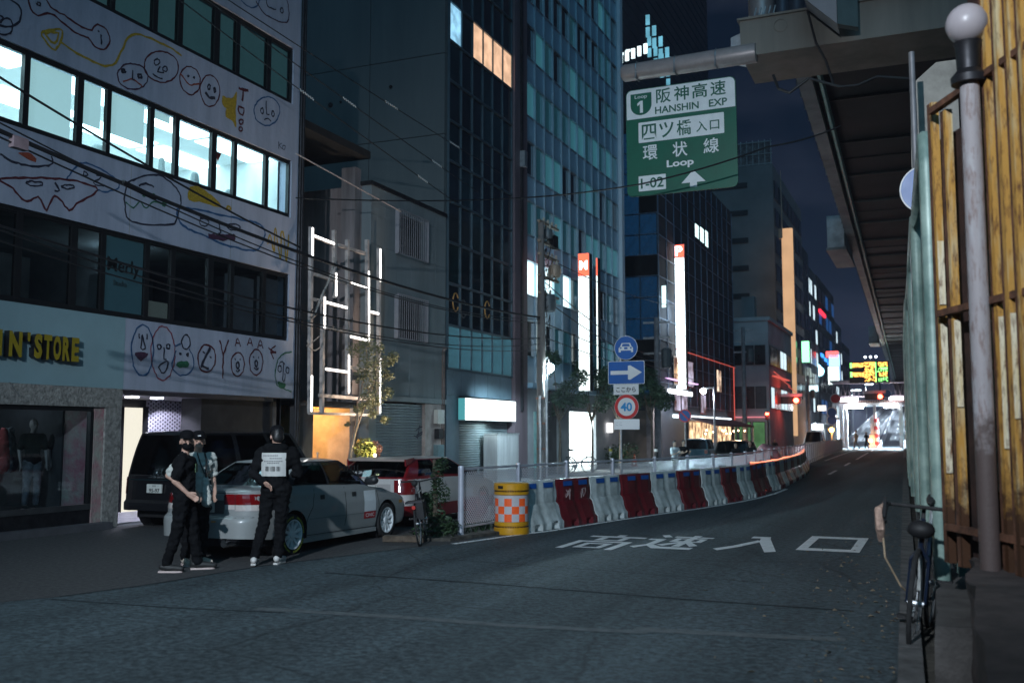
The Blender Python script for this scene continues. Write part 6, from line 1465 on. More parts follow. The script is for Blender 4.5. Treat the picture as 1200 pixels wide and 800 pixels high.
tree('slender_tree', 'slender pale stemmed tree lit from below beside the warm doorway', TB, 4, .05, stems, cl, leaf_p, bark_p, .036)
pl = empty('planter', (FX + .65, onX(430, 540, FX + .65).y, .12), 0, 'dark planter with brightly lit yellow green and reddish leaves by the doorway', 'planter')
MB().lathe([(.16, 0), (.2, .75), (.21, .80), (.18, .80), (.17, .7)], n=14).build('pot', dark_metal, pl)
q = MB(); leaves(q, (0, -.1, 1.18), 520, (.28, .30, .30), .055); q.build('foliage', mat('leaf_lime', (.26, .26, .07), .5, var=.4, scale=5, c2=(.10, .14, .03)), pl)
q = MB(); leaves(q, (.05, .28, 1.15), 260, (.2, .22, .26), .05); q.build('foliage', mat('leaf_red', (.13, .06, .05), .5, var=.3, scale=5), pl)
lamp('POINT', (.50, -.30, 1.15), 30, (1, .82, .50), pl, .05); MB().ball((.42, -.32, 1.05), .035, 6).build('plant_lamp', glow('plant_lamp', (1, .85, .5), 25), pl)
# street trees in front of the curtain wall building
def rtree(u, Y, h, label, spread=.9, dens=1., sz=.07):
    b0 = onY(u, 545, Y); B = Vector((b0.x, Y, .1)); st = [([(0, 0, 0), (.03, 0, h * .35), (-.05, 0, h * .55)], .07)]; cl = []
    for k in range(7):
        a = rnd.uniform(0, 6.3); x, y = math.cos(a) * spread * .8, math.sin(a) * spread * .6; z = h * rnd.uniform(.62, .98)
        st.append(([(-.03, 0, h * .45), (x * .5, y * .5, (z + h * .5) / 2), (x, y, z)], .03))
        cl.append(((x, y, z), (spread * .42, spread * .4, .36), 260))
    for k in range(6): cl.append(((rnd.uniform(-1, 1) * spread, rnd.uniform(-.5, .5) * spread, h * rnd.uniform(.55, 1.02)), (spread * .38, spread * .38, .28), 170))
    return tree('street_tree', label, B, h, .07, st, cl, leaf_d, bark, sz, 'street trees before the glass building', dens)
rtree(656, 36.5, 4.6, 'leafy street tree just right of the utility pole, palest in the lamp light', 1.0, 1.3)
rtree(694, 40.0, 4.6, 'thin forked street tree in front of the bright white entrance', 1.1, .8)
rtree(727, 42.5, 4.5, 'street tree mostly hidden behind the speed limit sign', 1.0)
rtree(764, 46.0, 4.9, 'dense street tree in front of the brown wall', 1.0, 1.8)
for u, Y, w, lb in [(648, 41, 2.0, 'dark rounded hedge left of the white entrance'), (724, 44, 1.7, 'lit green shrubs right of the white entrance')]:
    p = onY(u, 545, Y); q = MB()
    for k in range(9): leaves(q, (rnd.uniform(-w, w) * .6, rnd.uniform(-.4, .4), rnd.uniform(.3, .9)), 190, (.55, .45, .4), .06)
    q.build('shrub', leaf_d if u == 648 else weed_m, loc=(p.x, Y, .1), label=lb, cat='shrub')

# ------------------------------------------------------------------ utility pole with transformers and the lit street lamp
conc_p = mat('pole_concrete', (.20, .18, .17), .8, var=.2, scale=2, streak=True)
PX = -11.6; up = onX(634, 545, PX); PY = up.y + .05
PT = onX(637, 262, PX).z
ut = empty('utility_pole', (PX, PY, 0), 0, 'tall concrete utility pole with crossarms, transformers and crooked wires', 'utility pole')
MB().cyl((0, 0, 0), (.0, .0, PT), .17, .10, 14).build('pole', conc_p, ut, smooth=True)
def uz(v): return onX(636, v, PX).z
for v in (262, 285, 300, 325, 345):
    MB().box(-.05, .05, -.2, 1.55, uz(v), uz(v) + .07).build('crossarm', mat('crossarm_steel', (.42, .32, .24), .5, .4, var=.2), ut)
ins = mat('insulator', (.55, .5, .42), .3, var=.1)
for v in (262, 285, 300, 325):
    for k in range(4): MB().lathe([(.025, 0), (.06, .03), (.03, .06), (.055, .09), (.02, .15)], (0, .25 + k * .38, uz(v) + .07), 8).build('insulator', ins, ut)
def can(y, v0, v1, r, m_, x=0):
    z1, z0 = uz(v0), uz(v1); o = MB().lathe([(r * .92, z0), (r, z0 + .04), (r, z1 - .06), (r * .9, z1), (.001, z1 + .04)], (x, y, 0), 14).build('transformer', m_, ut, smooth=40)
    for a in (-.08, .08): MB().lathe([(.03, z1), (.05, z1 + .06), (.02, z1 + .16)], (x + a, y, 0), 7).build('bushing', ins, o)
    q = MB()
    for k in range(8): a = k * PI / 4; q.box(r, r + .04, -.01, .01, z0 + .1, z1 - .12, Matrix.Translation((x, y, 0)) @ Matrix.Rotation(a, 4, 'Z'))
    q.build('cooling_fin', m_, o)
can(.62, 343, 363, .24, mat('transformer_grey', (.12, .14, .15), .5, .3, var=.15)); can(1.25, 305, 319, .20, mat('transformer_tan', (.42, .32, .24), .5, .2, var=.2)); can(.62, 266, 277, .16, MATS['transformer_grey'])
MB().box(-.1, .1, .9, 1.35, uz(285), uz(270)).build('switch_box', dark_metal, ut)
for k in range(16):
    z = uz(270) - k * .24; a = .3 + .9 * rnd.random(); cable('drop_wire', [(0, .05, z), (.1, a * .5, z - .25 * rnd.random()), (rnd.uniform(-.1, .2), a, z + rnd.uniform(-.1, .4))], .014, '', None, ut, cable_black, .12, 5, 4)
for k in range(7): MB().tube([(.12, -.02, 1.8 + .0 + k * .45), (.30, -.05, 1.8 + k * .45)], .012, 4).build('foot_peg', galv, ut)
for x, y, r_, m_, z in [(.22, -.12, .05, galv, 3.9), (.05, -.24, .055, galv, 2.9), (-.12, -.25, .05, mat('teal_guard', (.2, .42, .42), .5), 2.4)]: MB().cyl((x, y, 0), (x, y, z), r_, n=8).build('cable_guard', m_, ut, smooth=True)
for z in (1.2, 2.0, 2.8): MB().lathe([(.19, z), (.19, z + .05)], n=12).build('steel_band', mat('band_rust', (.3, .12, .08), .6), ut)
for u, v in [(-.05, 0)]: pass
# lamp
hl = empty('street_lamp', (PX, PY, 0), 0, 'lit street lamp on a short arm fixed to the utility pole', 'street lamp')
lp = onX(644, 430, PX + .25); lpz = lp.z; ly = lp.y - PY
MB().tube([(.05, .05, lpz + .25), (.2, ly * .5, lpz + .32), (.25, ly, lpz + .12)], .025, 6).build('arm', galv, hl)
MB().lathe([(.10, .08), (.13, .03), (.11, 0)], (.25, ly, lpz), 10).build('lamp_hood', galv, hl); MB().ball((.25, ly, lpz - .03), .15, 10).build('bulb', glow('street_bulb', (.75, .95, 1), 60), hl)
lamp('SPOT', (.32, ly + .05, lpz - .12), 1700, (.60, .88, 1), hl, .12, (.32, ly + .05, 0), 172, .25)
# ------------------------------------------------------------------ overhead wires
def wire(a, b_, r, label, sag=.25, grp='overhead wires crossing in front of the buildings'):
    return cable('overhead_wire', [a, b_], r, label, grp, None, cable_black, sag, 20, 4)
hub = Vector((PX, PY + .2, 0))
def W(u, v, X): return onX(u, v, X)
wl = [((-5, 88), (340, 232), .020, .02, 'upper thin wire crossing the lit office windows'), ((-5, 125), (470, 372), .016, .1, 'thin wire hanging below the lit office windows')]
Xw = -11.4
def uw(v, dy=.3): return Vector((PX, PY + dy, uz(v)))
wires = [(W(-8, 86, Xw), W(352, 290, Xw), .018, .08, 'single dark wire slanting across the lit office windows'),
 (W(-8, 150, Xw), uw(372, .2), .034, .42, 'thick bundled cable slanting across the mural wall to the utility pole'),
 (W(-8, 157, Xw), uw(378, .2), .014, .60, 'wire drooping just under the thick bundled cable'),
 (W(-8, 140, Xw), uw(374, .0), .012, .7, 'loose thin wire looping beside the thick bundled cable'),
 (W(-8, 262, Xw), uw(396, .1), .022, .5, 'lower dark cable in front of the dim studio windows'),
 (W(-8, 267, Xw), uw(402, .2), .014, .62, 'thin wire just under the lower dark cable'),
 (W(-8, 280, Xw), uw(410, .1), .014, .5, 'third thin wire across the dim studio windows'),
 (W(200, -8, -12.6), W(535, 238, -12.6), .012, .05, 'highest thin wire over the blank concrete flank'),
 (W(232, -8, -12.6), W(560, 225, -12.6), .012, .05, 'second high thin wire over the blank concrete flank'),
 (W(255, -8, -12.6), W(590, 205, -12.6), .012, .05, 'third high thin wire over the blank concrete flank')]
for k, (a, b_, r, sg_, lb) in enumerate(wires):
    w_ = wire(a, b_, r, lb, sg_)
    if k >= 7:
        for t0 in (.34 + .06 * (k - 7), .80 - .04 * (k - 7)):
            P = [a.lerp(b_, t0 + .004 * q) + Vector((.02, 0, .02 * (-1) ** q - sg_ * 4 * (t0 + .004 * q) * (1 - t0))) for q in range(12)]
            MB().tube(P, .013, 4).build('wire_marker', mat('marker_white', (.6, .62, .62), .5, var=0), w_)
for i, (a, b_) in enumerate([(W(347, 232, -12), Vector((-1.2, 28, 9.9)))]): cable('overhead_wire', [a, W(590, 233, -11), onY(750, 216, 23.5), onY(900, 172, 23.2), onY(985, 148, 23.2)], .02, 'long wire crossing the whole street in front of the green sign', 'overhead wires crossing in front of the buildings', None, cable_black, .06, 8)
pw = mat('pale_wire', (.5, .42, .4), .5, var=0)
cable('overhead_wire', [W(347, 180, -13), W(470, 248, -13)], .016, 'pale stay wire catching light over the ladder frame', 'overhead wires crossing in front of the buildings', None, pw, 0)
for i, (v0, u1, v1, X1) in enumerate([(330, 765, 418, FX + .5), (350, 770, 425, FX + .5), (300, 800, 360, FX + .4), (378, 860, 455, FX + 1), (395, 868, 462, FX + 1)]):
    wire(uw(v0, .4), onX(u1, v1, X1), .018, ['first', 'second', 'third', 'fourth', 'fifth'][i] + ' wire leaving the utility pole toward the far poles', .3)
rope_m = mat('frayed_cable', (.45, .40, .36), .7, var=.4, scale=20)
tc_ = empty('twisted_cable', (0, 0, 0), 0, 'pale twisted cable dangling from the ladder frame', 'cable')
for dx in (0, .05):
    P = [onX(u, v, FX + .35 + dx) + Vector((0, .03 * math.sin(k * 2.1 + dx * 40), .02)) for k, (u, v) in enumerate([(391, 302), (391, 312), (388, 322), (384, 332), (380, 342), (376, 352), (371, 362), (369, 370), (366, 374)])]; MB().tube(P, .022, 5).build('strand', rope_m, tc_)
for u0, v0, u1, v1 in [(373, 352, 364, 366), (374, 366, 362, 372), (374, 394, 359, 405), (360, 398, 366, 410), (366, 410, 375, 407)]: MB().tube([onX(u0, v0, FX + .4), onX((u0 + u1) / 2 - 1, (v0 + v1) / 2 + 2, FX + .4), onX(u1, v1, FX + .4)], .014, 4).build('loose_end', rope_m if v0 > 380 else cable_black, tc_)
q = empty('wire_coil', (0, 0, 0), 0, 'orange and black cable coils hung before the dark glass grid', 'cable coil')
for u, v, c in [(534, 354, (.45, .22, .05)), (571, 363, (.45, .22, .05)), (543, 362, (.05, .05, .05))]:
    p = W(u, v, -12.4); MB().tube([(p.x, p.y + .18 * math.cos(R(a)), p.z + .26 * math.sin(R(a))) for a in range(30, 331, 30)], .02, 5).build('coil', mat('coil_%d' % u, c, .5), q)
# bundle with spacers and drop box on the mural wall
jb = empty('cable_joint_box', W(163, 223, Xw), 0, 'black cylindrical cable joint hanging on the thick bundle by the mural', 'cable joint'); t_ = (W(183, 231, Xw) - W(145, 213, Xw)); MB().tube([-t_ / 2, t_ / 2], .045, 8).build('joint_case', black_paint, jb)
jb = empty('cable_insulator', W(22, 168, Xw), 0, 'small pinkish insulator block on the bundle at the left edge', 'insulator'); MB().box(-.05, .05, -.12, .12, -.08, .08).build('block', mat('insulator_pink', (.3, .22, .24), .5), jb)
# farther poles
for i, (u, Y, v, lb) in enumerate([(771, 50, 372, 'concrete pole in front of the blue glass building with a no parking sign'), (873, 74, 383, 'concrete pole in front of the white corner building'), (948, 118, 440, 'far pole beside the parked van')]):
    p = onY(u, 500, Y); z = onY(u, v, Y).z; r = empty('utility_pole', (p.x, Y, 0), 0, lb, 'utility pole', 'far utility poles'); MB().cyl((0, 0, 0), (0, 0, z), .20, .13, 10).build('pole', mat('far_pole', (.24, .24, .26), .7), r, smooth=True)
    for k in range(3): MB().box(-.7, .7, -.06, .06, z - .3 - k * .8, z - .2 - k * .8).build('crossarm', galv, r)
    MB().lathe([(.25, z - 2.6), (.27, z - 2.5), (.27, z - 1.7), (.2, z - 1.6)], (.5, 0, 0), 10).build('transformer', MATS['transformer_grey'], r)
ns_ = empty('no_parking_sign', (0, 0, 0), 0, 'small round blue no parking sign on the far pole', 'sign'); p = onY(802.5, 487, 46)
MB().lathe([(.30, 0), (.30, .01)], (p.x, 46, p.z), 24, 'y').build('sign_rim', sr_, ns_); MB().lathe([(.25, -.005), (.25, -.001)], (p.x, 46, p.z), 24, 'y').build('sign_face', blue, ns_); MB().box(-.25, .25, -.012, -.008, -.03, .03, Matrix.Translation((p.x, 46, p.z)) @ Matrix.Rotation(R(45), 4, 'Y')).build('sign_bar', sr_, ns_)
MB().cyl((p.x, 46.06, 0), (p.x, 46.06, p.z + .3), .05, n=8).build('pole', galv, ns_)
# far street lamps and signals
for i, (u, v, Y, c, s, lb) in enumerate([(824, 458, 55, (.85, .9, 1), 50, 'lit street lamp before the warm office windows'), (937, 488, 120, (.85, .95, 1), 30, 'far lit street lamp above the parked van'), (955, 497, 135, (.85, .95, 1), 30, 'farthest small street lamp left of the toll gate')]):
    p = onY(u, v, Y); r = empty('street_lamp', (p.x, Y, 0), 0, lb, 'street lamp', 'lit street lamps'); MB().cyl((.6, 0, 0), (.6, 0, p.z + .2), .07, .05, 8).tube([(.6, 0, p.z + .15), (0, 0, p.z + .15)], .04, 5).build('pole', galv, r); MB().ball((0, 0, p.z), .16, 7).build('bulb', glow('far_bulb', (.8, .92, 1), 40), r); lamp('SPOT', (0, -.3, p.z), 500, c, r, .2, (0, -.5, 0), 165, .3)
for i, (u, v, Y, lb, arm) in enumerate([(933, 469, 84, 'red traffic light hanging over the left lane beside the warm lit board', 2.2), (1031.5, 464.5, 118, 'red traffic light in front of the toll gantry', .1), (899, 486, 76, 'small red pedestrian signal before the white corner building', .1)]):
    p = onY(u, v, Y); s = [.62, .75, .4][i]; r = empty('traffic_light', (p.x, Y, p.z), 0, lb, 'traffic light', 'red traffic lights')
    if i < 2:
        MB().box(-s * 2.2, s * .6, 0, .25, -s * .45, s * .45).build('housing', black_paint, r)
        for k in range(3): MB().lathe([(s * .34, -.02), (s * .34, -.001)], (-s * (1.6 - .8 * k), 0, 0), 14, 'y').build('lens', glow('signal_red', (1, .06, .03), 22) if k == 2 else mat('lens_off', (.02, .03, .02), .3), r)
        MB().box(-s * 2.4, s * .8, .02, .1, s * .5, s * .9).build('signal_hood', galv, r)
    else: MB().box(-s * .4, s * .4, 0, .2, -s * .9, s * .5).build('housing', black_paint, r); MB().box(-s * .3, s * .3, -.01, -.001, 0, s * .42).build('lens', MATS['signal_red'], r)
    if i == 0: MB().cyl((-arm, .3, -p.z), (-arm, .3, 1.6), .11, .09, 8).tube([(-arm, .3, .3), (0, .3, .3)], .05, 5).build('pole', dark_metal, r)
    elif i == 1: MB().tube([(0, .3, s * .4), (0, .9, s * .4 + 2.0)], .06, 5).build('pole', dark_metal, r)
    else: MB().cyl((0, .3, -p.z), (0, .3, .3), .06, n=6).build('pole', dark_metal, r)
    lamp('POINT', (0, -.4, 0), [70, 45, 20][i], (1, .07, .04), r, .15)
# far road sign discs and an amber beacon beside the gate
for i, (u, v, Y, rr_, m_, lb) in enumerate([(979, 467, 124, .62, sr_, 'round red sign on the left leg of the toll gantry'), (1039.5, 461, 123, .5, blue, 'round blue sign on the toll gantry beside the red light'), (975, 483, 120, .6, blue, 'upper round blue sign left of the toll gate'), (975, 492, 120, .6, blue, 'lower blue sign left of the toll gate')]):
    p = onY(u, v, Y); r = empty('round_sign', (p.x, Y, p.z), 0, lb, 'sign', 'round signs at the toll gate'); MB().lathe([(rr_, 0), (rr_, .03)], (0, 0, 0), 20, 'y').build('sign_rim', sw2, r); MB().lathe([(rr_ * .85, -.01), (rr_ * .85, -.001)], (0, 0, 0), 20, 'y').build('sign_face', m_, r)
    MB().cyl((0, .1, -p.z if i != 1 else -.4), (0, .1, rr_), .05, n=6).build('pole', galv, r)
p = onY(974.5, 503.5, 116); r = empty('amber_flasher', (p.x, 116, p.z), 0, 'bright amber warning lamp at the end of the mesh fence', 'warning lamp'); MB().ball((0, 0, 0), .26, 8).build('lens', glow('amber_flash', (1, .40, .08), 25), r); MB().cyl((0, .1, -p.z), (0, .1, 0), .08, n=6).build('post', mat('white_post', (.6, .6, .6), .5), r); lamp('POINT', (0, -.4, 0), 120, (1, .45, .12), r, .2)
# cones, bollards near the trees
p = onY(743.5, 540, 47); r = empty('traffic_cone', (p.x, 47, .1), 0, 'orange traffic cone standing before the brown wall', 'cone'); MB().lathe([(.17, 0), (.03, .62), (.001, .63)], n=12).build('cone_body', mat('cone_orange', (.8, .12, .03), .5, emit=(1, .15, .03), es=0), r); MB().box(-.2, .2, -.2, .2, -.02, 0).build('cone_base', black_rubber, r)
for i, u in enumerate([708.5, 715.5, 769]):
    p = onY(u, 545, 44); r = empty('bollard', (p.x, 44, .1), 0, ['dark bollard with a white top right of the entrance', 'pale bollard with a yellow top right of the entrance', 'dark bollard before the brown wall'][i], 'bollard', 'bollards on the pavement'); MB().lathe([(.09, 0), (.09, .95), (.07, 1.02), (.001, 1.04)], n=10).build('post', [black_paint, galv, black_paint][i], r); MB().lathe([(.093, .8), (.093, .92)], n=10).build('band', [sw2, mat('band_yellow', (.6, .5, .05), .5), sw2][i], r)
# street lamp behind the camera, same pattern as the lit one down the street
bl_ = empty('street_lamp', (-.6, -7.5, 0), 0, 'street lamp on the right kerb behind the viewer, lighting the near road', 'street lamp')
MB().cyl((0, 0, 0), (0, 0, 9.2), .09, .06, 10).tube([(0, 0, 9.15), (-1.4, 0, 9.4)], .04, 6).build('pole', galv, bl_); MB().box(-2.0, -1.3, -.15, .15, 9.32, 9.44).build('lamp_head', galv, bl_); MB().box(-1.95, -1.35, -.12, .12, 9.28, 9.315).build('lamp_glass', glow('near_lamp_glow', (.85, .92, 1), 30), bl_)
NEAR = lamp('SPOT', (-1.65, 0, 9.15), 10500, (.80, .90, 1.0), bl_, .20, (-5.8, 29, 1.2), 60, .9)
# ------------------------------------------------------------------ vehicles
def paint(name, c, rough=.3, coat=.6, var=.05): return mat(name, c, rough, .0, var=var, scale=1.5, coat=coat)
car_glass = glass('car_glass', (.16, .19, .20), .06, .03, (.85, .9, .95)); tint_glass = glass('tint_glass', (.012, .014, .016), .05, .08, (.30, .33, .36))
seam = mat('panel_gap', (.01, .01, .012), .7, var=0); tail_red = mat('tail_red', (.17, .006, .008), .15, var=.1, coat=.8, scale=8); tail_clear = mat('tail_clear', (.55, .50, .48), .2, var=.1, coat=.8); chrome = mat('chrome', (.6, .6, .6), .15, 1, var=0)
plate_m = mat('plate_white', (.62, .62, .58), .45, var=.04); seat_m = mat('seat_black', (.015, .015, .017), .8, var=.2); wheel_white = mat('wheel_white', (.72, .76, .78), .35, var=.05, coat=.3); tyre_m = mat('tyre', (.018, .018, .019), .8, var=.2, scale=15, bump=.3)
def interp(tab, x):
    if x <= tab[0][0]: return tab[0][1]
    for (a, u), (b, v) in zip(tab, tab[1:]):
        if x <= b: t = (x - a) / (b - a); t = t * t * (3 - 2 * t); return u + (v - u) * t
    return tab[-1][1]
def wheel(parent, x, y, r, w, side, style='spoke10', rimm=None, yellow=False, steer=0.):
    wr = empty('wheel', (x, y, r), steer, parent=parent); s = side
    MB().lathe([(r * .70, -w / 2), (r * .93, -w / 2), (r * .985, -w * .40), (r, -w * .3), (r, w * .3), (r * .985, w * .40), (r * .93, w / 2), (r * .70, w / 2)], n=40, axis='y', cap=False).build('tyre', tyre_m, wr, smooth=40)
    q = MB(); ro = r * .72
    q.lathe([(ro, s * w * .45), (ro * .97, s * w * .5), (ro * 1.02, s * (w * .5 + .006)), (ro * .93, s * (w * .5 + .004)), (ro * .90, s * w * .25), (ro * .9, -s * w * .4)], n=40, axis='y', cap=False)
    n = 10 if style == 'spoke10' else 5
    for k in range(n):
        M = Matrix.Rotation(2 * PI * k / n, 4, 'Y'); hw = .017 if n == 10 else .035
        y0, y1 = s * w * .30, s * w * .47
        q.add([M @ Vector(v) for v in [(-hw * 1.4, y1 - s * .02, .04), (hw * 1.4, y1 - s * .02, .04), (hw, y1, ro * .92), (-hw, y1, ro * .92), (-hw * 1.4, y0, .04), (hw * 1.4, y0, .04), (hw, y0, ro * .92), (-hw, y0, ro * .92)]], [(0, 1, 2, 3), (4, 7, 6, 5), (0, 4, 5, 1), (1, 5, 6, 2), (2, 6, 7, 3), (3, 7, 4, 0)])
    q.lathe([(.055, s * w * .2), (.055, s * w * .43), (.03, s * w * .46), (.001, s * w * .46)], n=14, axis='y')
    q.build('rim', rimm or wheel_white, wr, smooth=30)
    MB().lathe([(ro * .62, s * w * .05), (ro * .62, s * w * .12), (.03, s * w * .12)], n=24, axis='y', cap=False).build('brake_disc', mat('disc_steel', (.15, .14, .14), .4, .7, var=.2), wr)
    MB().lathe([(ro * .9, -s * w * .45), (.001, -s * w * .45)], n=20, axis='y').build('wheel_back', black_rubber, wr)
    if yellow:
        q = MB(); ym_ = mat('tyre_letter_yellow', (.30, .34, .03), .7, var=.4, scale=40)
        for k in range(48):
            if (k // 2) % 6 == 5: continue
            a0, a1 = 2 * PI * k / 48, 2 * PI * (k + .72) / 48; yy = s * (w / 2 + .003)
            P = [(rr * r * math.cos(a), yy - s * .003 * (rr > .9), rr * r * math.sin(a)) for rr, a in ((.80, a0), (.90, a0), (.90, a1), (.80, a1))]; q.poly(P)
        q.build('tyre_lettering', ym_, wr, kind='stuff')
    return wr
def car(name, label, loc, rz, S, cat='car', group=None):
    """S: measures of the car. One body shell, one glasshouse, and the fittings asked for."""
    root = empty(name, loc, rz, label, cat, group)
    L_, B = S['L'], S['W'] / 2; a = L_ / 2; wx = S['wheels']; wr_ = S['wr']; 
    cr = S.get('corner', .32)
    # plan outline, starting at the rear centre, going to the right side, front, left side
    cols = []
    ny = 8
    for k in range(ny): cols.append((-a, -(B - cr) * k / ny))
    for k in range(9): q = R(90 * k / 8); cols.append((-a + cr - cr * math.cos(q), -(B - cr) - cr * math.sin(q)))
    nx = int((L_ - 2 * cr) / .03)
    for k in range(1, nx): cols.append((-a + cr + (L_ - 2 * cr) * k / nx, -B))
    for k in range(9): q = R(90 * k / 8); cols.append((a - cr + cr * math.sin(q), -B + cr - cr * math.cos(q)))
    for k in range(1, ny + 1): cols.append((a, -(B - cr) * (1 - k / ny)))
    left = [(x, -y) for x, y in cols[1:-1]][::-1]; ring = cols + left; N_ = len(ring)
    def zb(x):
        z = interp(S['bottom'], x)
        for w in wx:
            d = abs(x - w); ra = wr_ + .055
            if d < ra: z = max(z, wr_ + math.sqrt(ra * ra - d * d))
        return z
    def wz(z): return interp(S['side'], z)
    def ex(z, end): return interp(S['rear'] if end < 0 else S['front'], z)
    NL = 22; V = []; 
    top = lambda x: interp(S['top'], x)
    def P(x, y, z):
        e = -1 if x < 0 else 1; f = max(0, (abs(x) - a * .55) / (a * .45)) ; xx = x - e * f * ex(z, e)
        return (xx, y * wz(z) * (1 - S.get('pinch', .06) * max(0, (abs(x) - a * .4) / (a * .6)) ** 2), z)
    for j in range(NL + 1):
        t = j / NL
        for x, y in ring:
            isend = abs(y) < B * .9 and abs(x) > a * .8
            b_ = interp(S['bottom'], x) if isend else zb(x); b_ = min(b_, top(x) - .05); V.append(P(x, y, b_ + (top(x) - b_) * t))
    NC = 7
    for j in range(1, NC + 1):
        t = j / NC; sh = 1 - t
        for x, y in ring:
            p = P(x, y, top(x)); yy = p[1] * sh; cz = S.get('crown', .03) * (1 - sh * sh) if j else 0
            V.append((p[0], yy, p[2] + cz * .9 + .012 * min(1, t * 4)))
    F = []; Mi = []
    for j in range(NL + NC):
        for i in range(N_):
            i2 = (i + 1) % N_; F.append((j * N_ + i, j * N_ + i2, (j + 1) * N_ + i2, (j + 1) * N_ + i)); v = [Vector(V[k]) for k in F[-1]]; c = sum(v, Vector()) / 4
            Mi.append(S['paint_at'](c) if 'paint_at' in S else 0)
    q = MB(); q.v = V; q.f = F; q.m = Mi
    body = q.build('body', S['paints'], root, smooth=35)
    sy = lambda x, z: abs(P(x, B, z)[1])
    # glasshouse
    G = S['glass']; (r0, f0, w0), (r1, f1, w1), zr = G['base'], G['roof'], G['zr']
    pil = G['pillars']; gc = .16
    br = sorted({0, 1} | {p for pr_ in pil for p in pr_}); us = []
    for p, n_ in zip(br, br[1:]): k = max(1, int((n_ - p) / .05)); us += [p + (n_ - p) * i / k for i in range(k)]
    us.append(1)
    cs = []
    for k in range(6): cs.append(('R', k / 6 * .86, 0))
    for k in range(4): cs.append(('R', .86 + .14 * k / 4, 0))
    for u in us: cs.append(('S', u, 0))
    for k in range(3, -1, -1): cs.append(('F', .86 + .14 * k / 4, 0))
    for k in range(5, -1, -1): cs.append(('F', k / 6 * .86, 0))
    full = [(c, u, -1) for c, u, _ in cs] + [(c, u, 1) for c, u, _ in cs[1:-1]][::-1]
    def gp_(c, u, s, t):
        r_, f_, w_ = r0 + (r1 - r0) * t, f0 + (f1 - f0) * t, w0 + (w1 - w0) * t + .02 * math.sin(PI * t)
        bow = .10 * (1 - .3 * t)
        if c == 'S': x = r_ + (f_ - r_) * u; y = w_ * (1 - .03 * (2 * u - 1) ** 2); 
        elif c == 'R': x = r_ - bow * (1 - u * u); y = w_ * u * .97
        else: x = f_ + bow * 1.3 * (1 - u * u); y = w_ * u * .97
        zb_ = top(max(-a, min(a, x))) - .005 if t == 0 else 0
        z0_ = top(max(-a, min(a, r0 + (f0 - r0) * (u if c == 'S' else (0 if c == 'R' else 1))))) - .01
        tt = t; z = z0_ + (zr - z0_) * (1 - (1 - tt) ** 1.12)
        return (x, s * y, z)
    T_ = [0, .06, .2, .4, .6, .8, .93, 1.0]; Vg = []
    for t in T_:
        for c, u, s in full: Vg.append(gp_(c, u, s, t))
    Ng = len(full); nT = len(T_)
    for t in (.25, .5, .75, 1):
        for c, u, s in full:
            x, y, z = gp_(c, u, s, 1); Vg.append((x + (-(x - (r1 + f1) / 2)) * 0.04 * t, y * (1 - t), z + .035 * (1 - (1 - t) ** 2)))
    shell = MB(); gl = MB(); shell.v = Vg; 
    for j in range(nT + 3):
        for i in range(Ng):
            i2 = (i + 1) % Ng; f = (j * Ng + i, j * Ng + i2, (j + 1) * Ng + i2, (j + 1) * Ng + i)
            c, u, s = full[i]; c2, u2, s2 = full[i2]; isg = False
            if 1 <= j <= nT - 3:
                if c == c2 == 'S': um = (u + u2) / 2; isg = not any(p <= um <= n_ for p, n_ in pil)
                elif c != 'S' and c2 != 'S': isg = max(u, u2) <= .96
            if isg: gl.add([Vg[k] for k in f], [(0, 1, 2, 3)])
            else:
                cc_ = sum((Vector(Vg[k]) for k in f), Vector()) / 4
                shell.f.append(f); shell.m.append(G['mat_at'](cc_, j >= nT - 1, c) if 'mat_at' in G else 0)
    shell.build('roof_and_pillars', S['paints'], root, smooth=35); g_ = gl.build('window_glass', G.get('glass', car_glass), root, smooth=True)
    # underside, wheel wells, seats
    MB().box(-a + .35, a - .35, -B + .12, B - .12, .17, .30).box(-a + .2, -a + .6, -.5, .5, .2, .3).build('underbody', seam, root)
    for w in wx:
        for s in (-1, 1): MB().lathe([(wr_ + .05, s * (B - .30)), (wr_ + .05, s * (B - .045))], (w, 0, wr_), 24, 'y', None, False).lathe([(wr_ + .05, s * (B - .30)), (.01, s * (B - .3))], (w, 0, wr_), 24, 'y', None, False).build('wheel_well', seam, root)
    if S.get('seats', True):
        zt_ = interp(S['top'], 0)
        for x in G.get('seat_x', (.25, -.75)):
            for y in (-.36, .36): q = MB(); q.capsule((x, y, zt_ - .35), (x - .12, y, zt_ + .08), .20, .17).capsule((x - .14, y, zt_ + .18), (x - .15, y, zt_ + .28), .09, .08); blob(q, 'seat', seat_m, .03, 4, root)
        MB().box(f0 - .5, f0 - .1, -B + .2, B - .2, zt_ - .25, zt_ + .01).build('dashboard', seat_m, root)
    for i, w in enumerate(wx):
        for s in (-1, 1): wheel(root, w, s * (B - S['ww'] / 2 - .012), wr_, S['ww'], s, S.get('rim', 'spoke10'), S.get('rimm'), S.get('yellow') and i == 0)
    return root, body, sy, P, top
